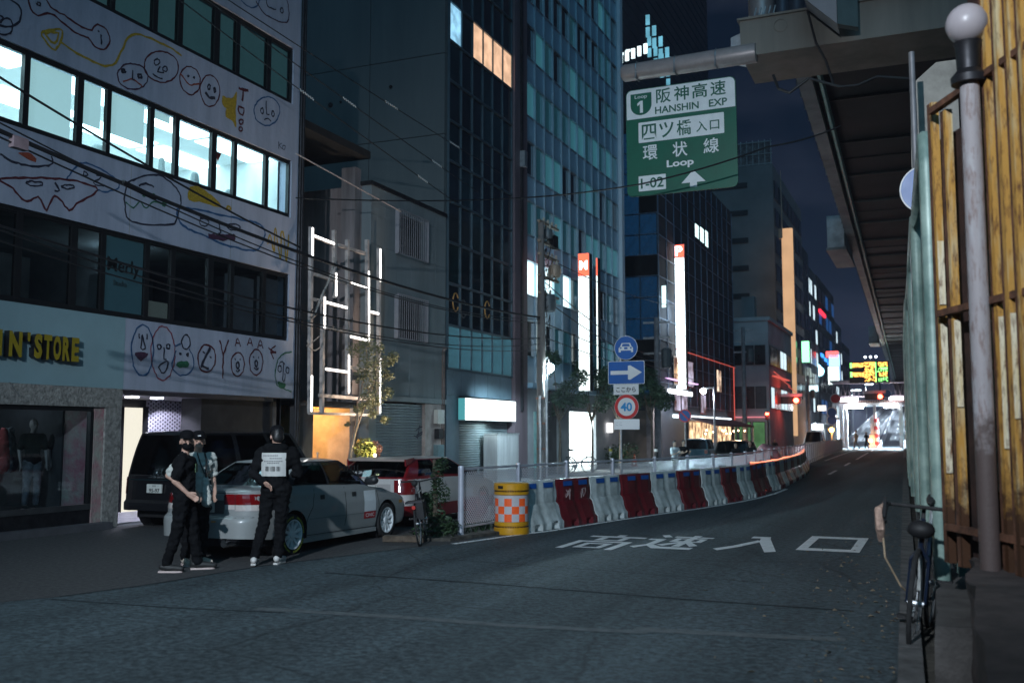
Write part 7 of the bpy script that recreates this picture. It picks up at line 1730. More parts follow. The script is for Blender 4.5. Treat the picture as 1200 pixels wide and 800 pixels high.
def side_line(root, sy, pts, s, w=.006, name='panel_gap', m=None):
    q = MB(); 
    for (x0, z0), (x1, z1) in zip(pts, pts[1:]):
        n = max(1, int(math.hypot(x1 - x0, z1 - z0) / .08))
        for k in range(n):
            xa, za, xb, zb_ = [x0 + (x1 - x0) * k / n, z0 + (z1 - z0) * k / n, x0 + (x1 - x0) * (k + 1) / n, z0 + (z1 - z0) * (k + 1) / n]
            t = Vector((xb - xa, 0, zb_ - za)).normalized(); nn = Vector((-t.z, 0, t.x)) * w
            A = Vector((xa, s * (sy(xa, za) + .002), za)); Bb = Vector((xb, s * (sy(xb, zb_) + .002), zb_)); q.quad(A - nn, A + nn, Bb + nn, Bb - nn)
    return q.build(name, m or seam, root)
def side_patch(root, sy, x0, x1, z0, z1, s, m, name, off=.004):
    q = MB(); n = 6
    for i in range(n):
        for j in range(n):
            xs = [x0 + (x1 - x0) * (i + di) / n for di in (0, 1)]; zs_ = [z0 + (z1 - z0) * (j + dj) / n for dj in (0, 1)]
            q.quad(*[(x, s * (sy(x, z) + off), z) for x, z in ((xs[0], zs_[0]), (xs[1], zs_[0]), (xs[1], zs_[1]), (xs[0], zs_[1]))])
    return q.build(name, m, root)
def rear_patch(root, P, a, y0, y1, z0, z1, m, name, off=.006, n=10, nz=5, wrap=None):
    B_, cr_ = {a1: (.8475, .30), a2: (.845, .26), a3: (.81, .18)}[a]
    """a piece laid on the tail, following its curve; y beyond the corner wraps round"""
    q = MB()
    def pt(y, z):
        B0 = B_ - cr_; x = -a if abs(y) <= B0 else -a + cr_ - math.sqrt(max(0, cr_ * cr_ - (abs(y) - B0) ** 2))
        p = P(x, y, z); return Vector((p[0] - off, p[1], z))
    for i in range(n):
        for j in range(nz):
            ya, yb = y0 + (y1 - y0) * i / n, y0 + (y1 - y0) * (i + 1) / n; za, zb_ = z0 + (z1 - z0) * j / nz, z0 + (z1 - z0) * (j + 1) / nz
            q.quad(pt(ya, za), pt(yb, za), pt(yb, zb_), pt(ya, zb_))
    return q.build(name, m, root, smooth=True)

# ---- grey saloon
gpaint = paint('saloon_grey', (.27, .285, .285), .34, .55); dp = paint('saloon_black_trim', (.02, .022, .025), .4, .2)
red_dec = mat('decal_red', (.42, .02, .03), .4, var=.03); wh_dec = mat('decal_white', (.72, .76, .78), .45, var=.03)
L1 = 4.45; a1 = L1 / 2; a2 = 4.15 / 2; a3 = 4.452 / 2; xr_, xf_ = -a1 + .97, -a1 + .97 + 2.61
S1 = dict(L=L1, W=1.695, wheels=(xr_, xf_), wr=.285, ww=.215, corner=.30, pinch=.07, crown=.02, yellow=True,
  bottom=[(-a1, .30), (-a1 + .5, .26), (xr_ + .4, .16), (xf_ - .4, .16), (a1 - .5, .2), (a1, .24)],
  top=[(-a1, .90), (-a1 + .15, .93), (-.9, .95), (.55, .90), (1.05, .83), (1.75, .71), (a1 - .12, .59), (a1, .52)],
  side=[(.1, .955), (.3, .985), (.5, 1.0), (.62, 1.0), (.8, .975), (.95, .93)],
  rear=[(.2, .05), (.28, .0), (.50, .0), (.56, .012), (.60, .09), (.85, .10), (.95, .14)], front=[(.2, .06), (.3, 0), (.5, 0), (.6, .06), (.7, .14)],
  paints=[gpaint, dp],
  glass=dict(base=(-1.42, 1.02, .735), roof=(-.80, .30, .56), zr=1.285, pillars=[(0, .10), (.475, .50), (.97, 1.0)], seat_x=(.15, -.68), mat_at=lambda c, roof, k: 0 if (roof or k != 'S') else 1))
sal, bod, sy1, P1, top1 = car('grey_saloon_car', 'grey racing saloon car with white wheels parked behind the three people', (-9.25, 10.95 + a1, 0), PI / 2, S1)
sal.rotation_euler = (0, 0, PI / 2)
for s in (-1, 1):
    side_line(sal, sy1, [(-.98, .34), (-.92, .50), (-.80, .64), (-.72, .90)], s); side_line(sal, sy1, [(.06, .22), (.10, .45), (.08, .89)], s); side_line(sal, sy1, [(1.03, .30), (1.08, .55), (1.0, .86)], s)
    side_line(sal, sy1, [(-.95, .24), (1.02, .22)], s, .004); side_line(sal, sy1, [(-.88, .47), (1.04, .45)], s, .004, 'crease', mat('crease_dark', (.14, .17, .18), .5, var=0))
    side_line(sal, sy1, [(-1.75, .70), (-1.30, .74)], s, .003)
    for x in (-.55, .32): side_patch(sal, sy1, x - .055, x + .06, .735, .80, s, dp, 'door_handle', .012)
    MB().box(-1.0, 1.02, s * .80 - .03, s * .80 + .03, .14, .20).build('sill', gpaint, sal)
    mr = MB().capsule((.82, s * .80, .95), (.82, s * .90, .96), .07, .075, 10); o = mr.build('mirror', dp, sal, smooth=True)
side_patch(sal, sy1, .62, .97, .47, .80, -1, wh_dec, 'number_panel'); side_patch(sal, sy1, .62, .97, .36, .465, -1, red_dec, 'name_strip')
inst('lettering', text_me('CIVIC', sign_white, .004, 0, .26, .055), sal, (.795, -(sy1(.8, .41) + .008), .412))
# tail
for s in (-1, 1):
    lt = rear_patch(sal, P1, a1, s * .36, s * .80, .745, .885, tail_red, 'tail_light'); rear_patch(lt, P1, a1, s * .37, s * .80, .68, .742, tail_clear, 'clear_lens', .008)
    side_patch(lt, sy1, -a1 + .31, -a1 + .42, .70, .85, s, tail_red, 'side_lens', .006); rear_patch(lt, P1, a1, s * .352, s * .362, .675, .865, seam, 'lens_edge', .01, 1); rear_patch(lt, P1, a1, s * .555, s * .562, .68, .885, seam, 'lens_edge', .011, 1)
    # corner wrap
    q = MB()
    for k in range(6):
        an0, an1 = R(90 * k / 6), R(90 * (k + 1) / 6); f_ = lambda an, z: Vector(P1(-a1 + .30 - .308 * math.cos(an), s * (.8475 - .30 + .308 * math.sin(an)), z))
        q.quad(f_(an0, .745), f_(an1, .745), f_(an1, .882), f_(an0, .882))
    q.build('corner_lens', tail_red, lt, smooth=True)
    q = MB()
    for k in range(6):
        an0, an1 = R(90 * k / 6), R(90 * (k + 1) / 6); q.quad(f_(an0, .665), f_(an1, .665), f_(an1, .742), f_(an0, .742))
    q.build('corner_clear_lens', tail_clear, lt, smooth=True)
rear_patch(sal, P1, a1, -.34, .34, .62, .80, paint('plate_recess', (.10, .085, .085), .5, .1), 'plate_recess', .002)
pl_ = MB().box(-a1 + .075, -a1 + .085, -.17, .17, .635, .795).build('number_plate', plate_m, sal)
pl_.location.x = .0
def rtext(body, root, x, y, z, w, h, b_=.03, m=black_paint): return inst('plate_letter', text_me(body, m, b_, 0, w, h), root, (x, y, z), (0, 0, -PI / 2))
rtext('4 19', sal, -a1 + .07, -.03, .69, .22, .08); rtext('・・い', sal, -a1 + .07, .02, .765, .18, .03, .0)
rear_patch(sal, P1, a1, -.80, .80, .575, .587, seam, 'bumper_gap', .003, 16, 1); rear_patch(sal, P1, a1, -.60, .60, .893, .900, seam, 'lid_gap', .004, 10, 1)
rear_patch(sal, P1, a1, .345, .351, .62, .89, seam, 'lid_gap', .004, 1); rear_patch(sal, P1, a1, -.351, -.345, .62, .89, seam, 'lid_gap', .004, 1)
MB().lathe([(.018, 0), (.018, .01)], (-a1 + .10, .0, .84), 12, 'x').build('lid_lock', seam, sal)
rear_patch(sal, P1, a1, -.28, -.20, .51, .53, mat('bumper_reflector', (.5, .22, .05), .3, emit=(1, .3, .1), es=0), 'bumper_reflector', .004, 2, 1)
MB().cyl((-a1 - .02, -.42, .235), (-a1 + .3, -.42, .235), .05, n=14).build('exhaust', chrome, sal); MB().box(-a1 + .15, -a1 + .5, -.35, .45, .18, .28).build('exhaust_box', dark_metal, sal)
MB().box(-a1 + .02, -a1 + .10, -.6, -.3, .26, .285).box(-a1 + .02, -a1 + .1, .3, .5, .22, .28).build('tow_bar', dark_metal, sal)
# window net on the front door window
q = MB()
for k in range(6): q.box(.22 + k * .10 - .008, .22 + k * .10 + .008, -.66, -.65, .95, 1.2)
for k in range(4): q.box(.18, .78 - k * .07, -.665, -.655, .98 + k * .065, .996 + k * .065)
q.build('window_net', mat('net_black', (.01, .01, .01), .9, var=0), sal)
MB().tube([(.25, -.2, 1.32), (.25, -.2, 1.37)], .012, 6).ball((.25, -.2, 1.39), .02, 6).build('roof_camera', galv, sal)
MB().tube([(-.9, .55, .95), (-.4, .55, 1.25), (-.4, -.55, 1.25), (-.9, -.55, .95)], .02, 6).build('roll_cage', mat('cage_blue', (.06, .12, .18), .4, .3), sal)
side_patch(sal, sy1, a1 - .46, a1 - .34, .54, .59, -1, mat('marker_amber', (.5, .25, .03), .3), 'side_marker')

# ---- red and white hatchback
rp = paint('hatch_red', (.21, .008, .012), .3, .7); wp2 = paint('hatch_white', (.52, .49, .47), .35, .5)
L2 = 4.15; a2 = L2 / 2; r2_, f2_ = -a2 + .72, -a2 + .72 + 2.6
def pa2(c): z = c.z; return 0 if (z < .40 or z > .868) else 1
S2 = dict(L=L2, W=1.69, wheels=(r2_, f2_), wr=.285, ww=.2, corner=.26, pinch=.06, crown=.02,
  bottom=[(-a2, .22), (-a2 + .4, .20), (r2_ + .4, .15), (f2_ - .4, .15), (a2, .2)], top=[(-a2, .88), (-a2 + .2, .90), (-.6, .91), (.8, .88), (1.5, .76), (a2 - .1, .66), (a2, .6)],
  side=S1['side'], rear=[(.2, .04), (.28, 0), (.45, 0), (.5, .03), (.56, .06), (.9, .10)], front=S1['front'], paints=[rp, wp2, dp], paint_at=pa2, rimm=mat('wheel_dark', (.1, .1, .1), .4, .5),
  glass=dict(base=(-1.90, .85, .74), roof=(-1.42, .1, .57), zr=1.225, pillars=[(0, .16), (.46, .50), (.97, 1.0)], mat_at=lambda c, roof, k: (1 if roof and c.x > -1.2 or (roof and c.y > -.4) else 0), seat_x=(.1, -.6)))
hat, hb_, sy2, P2, top2 = car('red_white_hatchback', 'red and white hatchback with roof spoiler parked nose to the shutters by the shutters', (-9.62, 15.85 + a2, 0), PI / 2, S2)
for s in (-1, 1):
    side_line(hat, sy2, [(-.55, .3), (-.5, .6), (-.5, .88)], s); side_line(hat, sy2, [(.82, .28), (.86, .55), (.8, .86)], s); MB().capsule((.62, s * .80, .94), (.62, s * .90, .95), .07, .075, 10).build('mirror', dp, hat, smooth=True)
    side_patch(hat, sy2, .2, .7, .44, .62, s, wh_dec, 'number_panel'); side_patch(hat, sy2, 1.05, 1.35, .42, .5, s, red_dec, 'sponsor_sticker')
    lt = rear_patch(hat, P2, a2, s * .60, s * .80, .60, .86, tail_red, 'tail_light', .008); side_patch(lt, sy2, -a2 + .27, -a2 + .36, .6, .85, s, tail_red, 'side_lens', .006)
    q = MB()
    for k in range(5):
        f2 = lambda an, z: Vector(P2(-a2 + .26 - .268 * math.cos(an), s * (.845 - .26 + .268 * math.sin(an)), z)); q.quad(f2(R(18 * k), .6), f2(R(18 * k + 18), .6), f2(R(18 * k + 18), .86), f2(R(18 * k), .86))
    q.build('corner_lens', tail_red, lt, smooth=True)
rear_patch(hat, P2, a2, -.82, .82, .43, .437, seam, 'bumper_gap', .003, 12, 1); rear_patch(hat, P2, a2, -.5, .42, .60, .785, paint('hatch_recess', (.36, .33, .32), .45, .2), 'plate_recess', .002)
MB().box(-a2 + .04, -a2 + .05, -.19, .14, .63, .76).build('number_plate', plate_m, hat); rtext('10-16', hat, -a2 + .035, -.04, .675, .24, .07, .02); MB().lathe([(.02, 0), (.02, .01)], (-a2 + .07, 0, .815), 10, 'x').build('lid_lock', seam, hat)
sp_m = paint('spoiler_white', (.50, .42, .38), .4, .3)
MB().prism([(-1.72, -.60, 1.19), (-1.40, -.60, 1.23), (-1.40, -.60, 1.255), (-1.74, -.60, 1.225)], (0, 1.2, 0)).build('roof_spoiler', sp_m, hat)
for s in (-1, 1): MB().prism([(-1.72, s * .60, 1.10), (-1.5, s * .60, 1.18), (-1.4, s * .60, 1.255), (-1.74, s * .60, 1.225)], (0, s * .03, 0)).build('spoiler_end', rp, hat)
inst('window_sticker', text_me('RACING', mat('sticker_white', (.5, .5, .5), .5), .03, 0, .30, .05), hat, (-a2 + .085, .2, .99), (R(-28), 0, -PI / 2))

# ---- black van by the bay
vp = paint('van_black', (.008, .008, .010), .25, .8); L3 = 4.452; a3 = L3 / 2
S3 = dict(L=L3, W=1.62, wheels=(-a3 + .80, -a3 + 3.4), wr=.31, ww=.2, corner=.18, pinch=.03, crown=.02, seats=False,
  bottom=[(-a3, .33), (-a3 + .3, .30), (0, .25), (a3, .3)], top=[(-a3, .92), (0, .92), (1.3, .90), (a3 - .1, .80), (a3, .75)], side=[(.2, .97), (.4, 1), (.8, 1), (1., .98)],
  rear=[(.2, .02), (.3, 0), (.46, 0), (.52, .05), (.9, .07)], front=[(.2, .02), (.5, 0), (.8, .08)], paints=[vp, vp], rimm=mat('wheel_dark', (.1, .1, .1)),
  glass=dict(base=(-a3 + .16, a3 - .55, .785), roof=(-a3 + .36, a3 - 1.3, .66), zr=1.715, pillars=[(0, .05), (.32, .36), (.66, .70), (.96, 1)], glass=tint_glass, mat_at=lambda c, r_, k: 0))
van, vb_, sy3, P3, top3 = car('black_van', 'black van with dark windows parked in front of the covered bay', (-12.93, 14.05 + a3, 0), PI / 2, S3, 'van')
rear_patch(van, P3, a3, -.75, .75, .865, .885, mat('van_garnish', (.03, .06, .07), .2, .6), 'tail_garnish', .02, 10, 1); rear_patch(van, P3, a3, -.77, .77, .50, .506, seam, 'bumper_gap', .003, 10, 1)
MB().box(-a3 + .01, -a3 + .035, -.17, .17, .645, .80).build('number_plate', plate_m, van); rtext('95-97', van, -a3 + .004, -.01, .69, .24, .07, .02); rtext('・ 500 ・', van, -a3 + .004, 0, .77, .2, .03, 0)
for s in (-1, 1): rear_patch(van, P3, a3, s * .70, s * .80, .62, .92, tail_red, 'tail_light', .012)
MB().box(-a3 + .33, -a3 + .36, -.12, .12, 1.66, 1.69).build('brake_light', mat('dim_red', (.35, .02, .02), .4, emit=(1, .03, .02), es=.15), van)
q = MB(); q.tube([(-a3 + .04, .055 * math.cos(R(k)), .97 + .035 * math.sin(R(k))) for k in range(0, 360, 30)], .006, 4, closed=True); q.tube([(-a3 + .04, -.03, .97), (-a3 + .04, .03, .97)], .006, 4); q.build('badge', chrome, van)

# ---- far vehicles
def simple_car(name, label, loc, rz, c, tall, L_, W_, grp=None, lights=False, cat='car'):
    a_ = L_ / 2; belt = .95 if tall > 1.6 else .85; pt = paint(name + '_paint', c, .35, .5)
    S = dict(L=L_, W=W_, wheels=(-a_ + .8, a_ - .85), wr=.31, ww=.19, corner=.25, pinch=.05, crown=.02, seats=False, bottom=[(-a_, .28), (0, .22), (a_, .25)], top=[(-a_, belt), (0, belt), (a_ * .6, belt - .08), (a_, belt - .28 if tall < 1.6 else belt - .1)], side=S1['side'], rear=[(.2, .03), (.3, 0), (.5, 0), (.9, .08)], front=[(.2, .03), (.5, 0), (.8, .1)], paints=[pt, dp],
      glass=dict(base=(-a_ + .2, a_ * (.45 if tall < 1.6 else .75), W_ / 2 - .11), roof=(-a_ + .45, a_ * (.08 if tall < 1.6 else .45), W_ / 2 - .25), zr=tall - .04, pillars=[(0, .06), (.47, .5), (.96, 1)], glass=tint_glass), rimm=mat('wheel_dark', (.1, .1, .1)))
    r, *_ = car(name, label, loc, rz, S, cat, grp)
    for s in (-1, 1): MB().box(a_ - .10, a_ + .004, s * W_ * .30, s * W_ * .42, belt - .32, belt - .2).build('headlight', glow('headlight_glow', (1, .95, .85), 12) if lights else tail_clear, r)
    for s in (-1, 1): MB().box(-a_ - .01, -a_ + .1, s * W_ * .34, s * W_ * .44, belt - .2, belt).build('tail_light', tail_red, r)
    return r
p = gz(866, 560); simple_car('black_hatchback', 'black car parked before the bar front with its roof showing over the fence', (onY(866, 520, 44).x, 44, 0), PI / 2, (.012, .013, .015), 1.42, 4.0, 1.7)
simple_car('teal_compact_car', 'small dark teal car behind the two standing men near the pole', (onY(822, 520, 55).x, 55, 0), PI / 2, (.02, .10, .14), 1.45, 3.6, 1.6)
simple_car('pale_van', 'white van facing the viewer at the far end of the mesh fence', (onY(955, 515, 97).x, 97, 0), -PI / 2, (.5, .5, .5), 1.95, 4.6, 1.75, None, False, 'van')

# ------------------------------------------------------------------ bicycles
def bicycle(name, label, loc, rz, lean, frame_c, group=None, drop=True):
    root = empty(name, loc, rz, label, 'bicycle', group); root.rotation_euler = (lean, 0, rz)   # local +x forward
    fm = mat(name + '_frame', frame_c, .3, var=.1, coat=.5); r = .335; wb = 1.0
    for x, s in ((0, 'rear'), (wb, 'front')):
        w = empty('wheel', (x, 0, r), 0, parent=root)
        MB().tube([(r * math.cos(R(k)), 0, r * math.sin(R(k))) for k in range(0, 360, 12)], .016, 8, closed=True).build('tyre', tyre_m, w, smooth=True)
        MB().tube([((r - .025) * math.cos(R(k)), 0, (r - .025) * math.sin(R(k))) for k in range(0, 360, 12)], .011, 6, closed=True).build('rim', galv, w, smooth=True)
        q = MB().cyl((0, -.05, 0), (0, .05, 0), .02, n=8)
        for k in range(20): an = 2 * PI * k / 20; q.tube([(.02 * math.cos(an), .03 * (-1) ** k, .02 * math.sin(an)), ((r - .03) * math.cos(an), 0, (r - .03) * math.sin(an))], .0014, 3)
        q.build('spokes', galv, w)
    bb, st, hd, hb_ = (.42, 0, .28), (.30, 0, .78), (.84, 0, .80), (.88, 0, .68)
    q = MB(); 
    for a, b_, rr in [(bb, st, .016), (st, hd, .015), (bb, hb_, .019), ((0, .05, r), (bb[0], .03, bb[2]), .009), ((0, -.05, r), (bb[0], -.03, bb[2]), .009), ((0, .05, r), (st[0], .02, st[2]), .008), ((0, -.05, r), (st[0], -.02, st[2]), .008), ((.82, 0, .86), hb_, .018), (hb_, (.9, .055, .60), .013), (hb_, (.9, -.055, .60), .013), ((.9, .055, .60), (wb, .055, r), .011), ((.9, -.055, .60), (wb, -.055, r), .011)]: q.tube([a, b_], rr, 8)
    q.build('frame', fm, root, smooth=True)
    MB().tube([st, (.26, 0, .92)], .013, 8).build('seat_post', galv, root)
    blob(MB().capsule((.17, 0, .945), (.30, 0, .945), .055, .035).capsule((.3, 0, .945), (.40, 0, .94), .03, .018), 'saddle', black_rubber, .012, 3, root)
    q = MB(); q.tube([(.82, 0, .86), (.81, 0, .92), (.88, 0, .94)], .014, 8)
    if drop:
        q.tube([(.88, -.21, .94), (.88, .21, .94)], .013, 8)
        for s in (-1, 1): q.tube([(.88, s * .21, .94), (.95, s * .215, .94), (.99, s * .22, .90), (.98, s * .225, .84), (.90, s * .23, .82)], .016, 8); q.tube([(.97, s * .22, .93), (1.0, s * .22, .99), (1.01, s * .22, .86)], .012, 6)
    else: q.tube([(.80, -.30, .97), (.86, -.12, .95), (.88, 0, .94), (.86, .12, .95), (.80, .30, .97)], .013, 8)
    q.build('handlebar', black_rubber, root, smooth=True)
    q = MB(); q.lathe([(.09, -.045), (.09, -.040)], bb, 22, 'y'); q.tube([(bb[0], -.05, bb[2]), (bb[0] + .12, -.06, bb[2] - .12)], .01, 6).tube([(bb[0], .05, bb[2]), (bb[0] - .12, .06, bb[2] + .12)], .01, 6); q.build('crank', galv, root)
    for s in (-1, 1): MB().box(bb[0] - s * -.12 - .045, bb[0] - s * -.12 + .045, s * -.16 if s > 0 else .06, s * -.06 if s > 0 else .16, bb[2] - s * .12 - .01, bb[2] - s * .12 + .01).build('pedal', black_rubber, root)
    return root, fm
bk, fm_ = bicycle('leaning_bicycle', 'dark road bicycle leaning on the footing wall at the lower right', camp(1080, 8.9, 0), math.atan2(*(camp(1057, 7.7, 0) - camp(1080, 8.9, 0)).yx), R(-5), (.004, .010, .028)); bk.scale = (1.2, 1.2, 1.2)
MB().box(.83, .86, -.01, .01, .4, .6).build('frame_band', mat('band_silver', (.5, .52, .5), .4), bk)
q = MB(); q.ball((.93, -.0, .80), .07, 10, (1, 1.25, .85)); q.build('bar_bag', mat('bag_black', (.012, .012, .014), .6), bk, smooth=True)
MB().tube([(.88, -.23, .93), (.97, -.26, .9), (1.0, -.24, .78), (.93, -.24, .70)], [.02, .028, .03, .02], 8).build('bar_tape', mat('bar_tape_tan', (.42, .28, .22), .8, var=.3, scale=20), bk, smooth=True)
cb_ = MB().tube([(.93, -.24, .80), (1.0, -.2, .60), (.94, -.10, .42), (.8, -.04, .34)], .006, 5); cb_.build('brake_cable', mat('cable_tan', (.4, .3, .2), .6), bk)
bk2, _ = bicycle('parked_bicycle', 'dark city bicycle squeezed between the saloon nose and the ivy', Vector((-7.30, 13.62, 0)), R(112), R(-7), (.012, .012, .015), None, False)
MB().box(-.22, .12, -.13, .13, .66, .69).build('rear_rack', dark_metal, bk2); MB().lathe([(.03, 0), (.03, .02)], (-.30, -.0, .60), 10, 'x').build('rear_reflector', mat('reflector_red', (.5, .03, .02), .3, var=0), bk2)
MB().prism([(-.28, -.14, .42), (.06, -.14, .42), (.10, -.14, .66), (-.30, -.14, .66)], (0, .1, 0)).build('pannier', mat('pannier_black', (.02, .02, .022), .8, var=.3), bk2)
# a child's scooter-like cluster by the hedge: parked motorbikes, small and dark
for i, u in enumerate([638, 662]):
    p = onY(u, 548, 38.5); b3, _ = bicycle('parked_bicycle', ['dark bicycle parked by the utility pole before the hedge', 'second dark bicycle parked before the hedge under the palest tree'][i], Vector((p.x, 38.5, .1)), R(15 + 12 * i), R(6), (.03, .03, .035), 'bicycles parked before the hedge', False)
# ------------------------------------------------------------------ people
skin_m = mat('skin', (.56, .34, .26), .5, var=.08, scale=12); skin_d = mat('skin_dim', (.30, .20, .15), .55, var=.08)
hair_m = mat('hair_black', (.012, .011, .012), .45, var=.3, scale=40); cloth_k = mat('cloth_black', (.007, .0075, .009), .9, var=.25, scale=6, bump=.15, bscale=60, spec=.12); trous_k = mat('trouser_black', (.006, .0065, .008), .9, var=.25, scale=5, bump=.15, bscale=50, spec=.12)
cloth_w = mat('cloth_pale', (.54, .56, .52), .8, var=.10, scale=5); shoe_k = mat('shoe_black', (.02, .02, .02), .6, var=.2); shoe_w = mat('shoe_white', (.62, .60, .58), .55, var=.1, scale=12); sole_w = mat('sole_pale', (.60, .48, .45), .6, var=.05); mask_m = mat('mask_black', (.006, .006, .007), .9, var=.1, spec=.12); eye_m = mat('eye_dark', (.01, .01, .01), .2, var=0)
V3 = Vector
def person(label, loc, rz, J, top, bottom, shoes, head=dict(), hgt=1.72, grp=None, fine=True, sleeve='short', skin=None, extras=None, name='person', cat='person', coat=0.):
    """J: joints in metres, the figure facing -y. The body is one skin; clothes lie over it."""
    skin = skin or skin_m
    r = empty(name, loc, rz, label, cat, grp); D = dict(pel=(0, 0, .93), ch=(0, 0, 1.24), nk=(0, .01, 1.44), hd=(0, -.015, 1.60), sl=(.185, .0, 1.39), sr=(-.185, .0, 1.39), el=(.25, .02, 1.12), er=(-.25, .02, 1.12), wl=(.25, -.06, .87), wr=(-.25, -.06, .87),
      hl=(.09, 0, .90), hr=(-.09, 0, .90), kl=(.10, -.03, .49), kr=(-.10, -.03, .49), al=(.11, .02, .085), ar=(-.11, .02, .085), tl=(.13, -.16, .035), tr=(-.13, -.16, .035), yaw=0., nod=0., hand_l=(0, -.02, -1), hand_r=(0, -.02, -1))
    D.update(J); j = {k: V3(v) if isinstance(v, tuple) else v for k, v in D.items()}
    q = MB()
    hc = j['hd']; HM = Matrix.Rotation(R(j['yaw']), 4, 'Z') @ Matrix.Rotation(R(j['nod']), 4, 'X')
    def H(x, y, z): return hc + HM.to_3x3() @ V3((x, y, z))
    q.ball(hc + HM.to_3x3() @ V3((0, .012, .03)), .1, 12, (.78, .93, .98), HM); q.ball(H(0, -.022, -.045), .07, 10, (.82, .92, 1.0), HM)
    q.capsule(H(0, -.088, .012), H(0, -.102, -.018), .010, .015, 6); q.capsule(H(-.02, -.082, -.058), H(.02, -.082, -.058), .011, .011, 6)
    for s in (-1, 1): q.ball(H(s * .080, .012, -.01), .026, 8, (.35, .8, 1.1), HM); q.capsule(H(s * .018, -.082, .030), H(s * .05, -.070, .03), .010, .008, 5)
    q.capsule(j['nk'] - V3((0, 0, .05)), H(0, .01, -.06), .056, .050)
    q.capsule(j['ch'] + V3((-.07, 0, .06)), j['ch'] + V3((.07, 0, .06)), .105, .105); q.capsule(j['ch'], j['pel'] + V3((0, 0, .08)), .12, .105); q.capsule(j['pel'] + V3((-.06, 0, -.0)), j['pel'] + V3((.06, 0, 0)), .105, .105)
    for s in 'lr':
        q.capsule(j['nk'] - V3((0, 0, .04)), j['s' + s], .055, .058); q.capsule(j['s' + s], j['e' + s], .050, .038); q.capsule(j['e' + s], j['w' + s], .038, .025)
        q.capsule(j['h' + s], j['k' + s], .085, .055); q.capsule(j['k' + s], j['a' + s], .052, .036); q.capsule(j['a' + s], j['t' + s] + V3((0, .03, 0)), .035, .026)
        # hand: palm, four bent fingers of unequal length, thumb from the side of the palm
        d = V3(j['hand_' + s]).normalized(); w = j['w' + s]; sg = 1 if s == 'l' else -1; sd = d.cross(V3((sg, .25, .15))).normalized(); up = sd.cross(d).normalized()
        pc_ = w + d * .055; q.capsule(w + d * .01 - sd * .012, pc_ + d * .02 - sd * .018, .022, .019, 8); q.capsule(w + d * .01 + sd * .012, pc_ + d * .02 + sd * .018, .022, .018, 8)
        for k, ln in enumerate((.066, .074, .070, .055)):
            b0 = w + d * .082 + sd * (-.030 + .020 * k); m0 = b0 + d * ln * .5 + up * .006; e0 = m0 + d * ln * .38 + up * .026; q.capsule(b0, m0, .0095, .009, 6); q.capsule(m0, e0, .009, .0075, 6)
        t0 = w + d * .025 - sd * .032; t1 = t0 + d * .035 - sd * .022 + up * .008; q.capsule(t0, t1, .0125, .0105, 6); q.capsule(t1, t1 + d * .028 + up * .008, .0105, .009, 6)
    blob(q, 'body', skin, .0068 if fine else .02, 3 if fine else 2, r)
    # top
    q = MB(); k_ = .022 + coat
    q.capsule(j['ch'] + V3((-.085, 0, .07)), j['ch'] + V3((.085, 0, .07)), .115 + k_, .115 + k_); q.capsule(j['ch'] + V3((0, .0, .0)), j['pel'] + V3((0, 0, .05)), .140 + coat, .145 + coat); q.capsule(j['pel'] + V3((-.06, 0, .0)), j['pel'] + V3((.06, 0, .0)), .120 + coat, .120 + coat)
    q.capsule(j['nk'] - V3((0, 0, .05)), j['nk'] - V3((0, 0, .015)), .075 + coat, .066 + coat)
    for s in 'lr':
        q.capsule(j['nk'] - V3((0, 0, .05)), j['s' + s], .07 + coat * .6, .068 + coat * .6)
        if sleeve == 'long': q.capsule(j['s' + s], j['e' + s], .072 + coat * .5, .058 + coat * .4); q.capsule(j['e' + s], j['e' + s].lerp(j['w' + s], .93), .057 + coat * .4, .045 + coat * .2)
        else: q.capsule(j['s' + s], j['s' + s].lerp(j['e' + s], .78), .072, .070)
    blob(q, 'hoodie' if coat else 'shirt', top, .013 if fine else .03, 3, r, .017 if fine else 0, .075, len(label) * 7 % 50)
    q = MB(); q.capsule(j['pel'] + V3((-.05, 0, .0)), j['pel'] + V3((.05, 0, .0)), .116, .116)
    for s in 'lr': q.capsule(j['h' + s], j['k' + s], .105, .078); q.capsule(j['k' + s], j['a' + s].lerp(j['k' + s], .06), .078, .062)
    blob(q, 'trousers', bottom, .013 if fine else .03, 3, r, .018 if fine else 0, .07, 3)
    for s in 'lr':
        A, Tt = j['a' + s], j['t' + s]; f = (Tt - A); f.z = 0; f.normalize(); base = min(A.z, Tt.z + .05)
        q = MB(); heel = A - f * .045; heel.z = Tt.z + .012; q.capsule(heel + V3((0, 0, .025)), Tt + V3((0, 0, .012)), .043, .040); q.capsule(A - V3((0, 0, .02)), A + f * .05 - V3((0, 0, .03)), .048, .045)
        sh = blob(q, 'shoe', shoes[0], .010 if fine else .03, 3, r)
        sd = f.cross(V3((0, 0, 1))); lo = Tt.z - .032; q = MB(); P = []
        for t, w_ in ((-.085, .028), (-.02, .036), (.08, .038), (.14, .043), (.18, .034), (.205, .014)):
            P.append((A + f * t, w_))
        pts = [p + sd * w_ for p, w_ in P] + [p - sd * w_ for p, w_ in reversed(P)]
        hz = [A.z - .083 + (lo - (A.z - .083)) * min(1, max(0, (p - A).dot(f) / .16)) for p in pts]
        n_ = len(pts); q.add([(p.x, p.y, max(0, z)) for p, z in zip(pts, hz)] + [(p.x, p.y, max(0, z) + .020) for p, z in zip(pts, hz)], [tuple(range(n_))[::-1], tuple(range(n_, 2 * n_))] + [(i, (i + 1) % n_, n_ + (i + 1) % n_, n_ + i) for i in range(n_)])
        q.build('sole', shoes[1], sh)
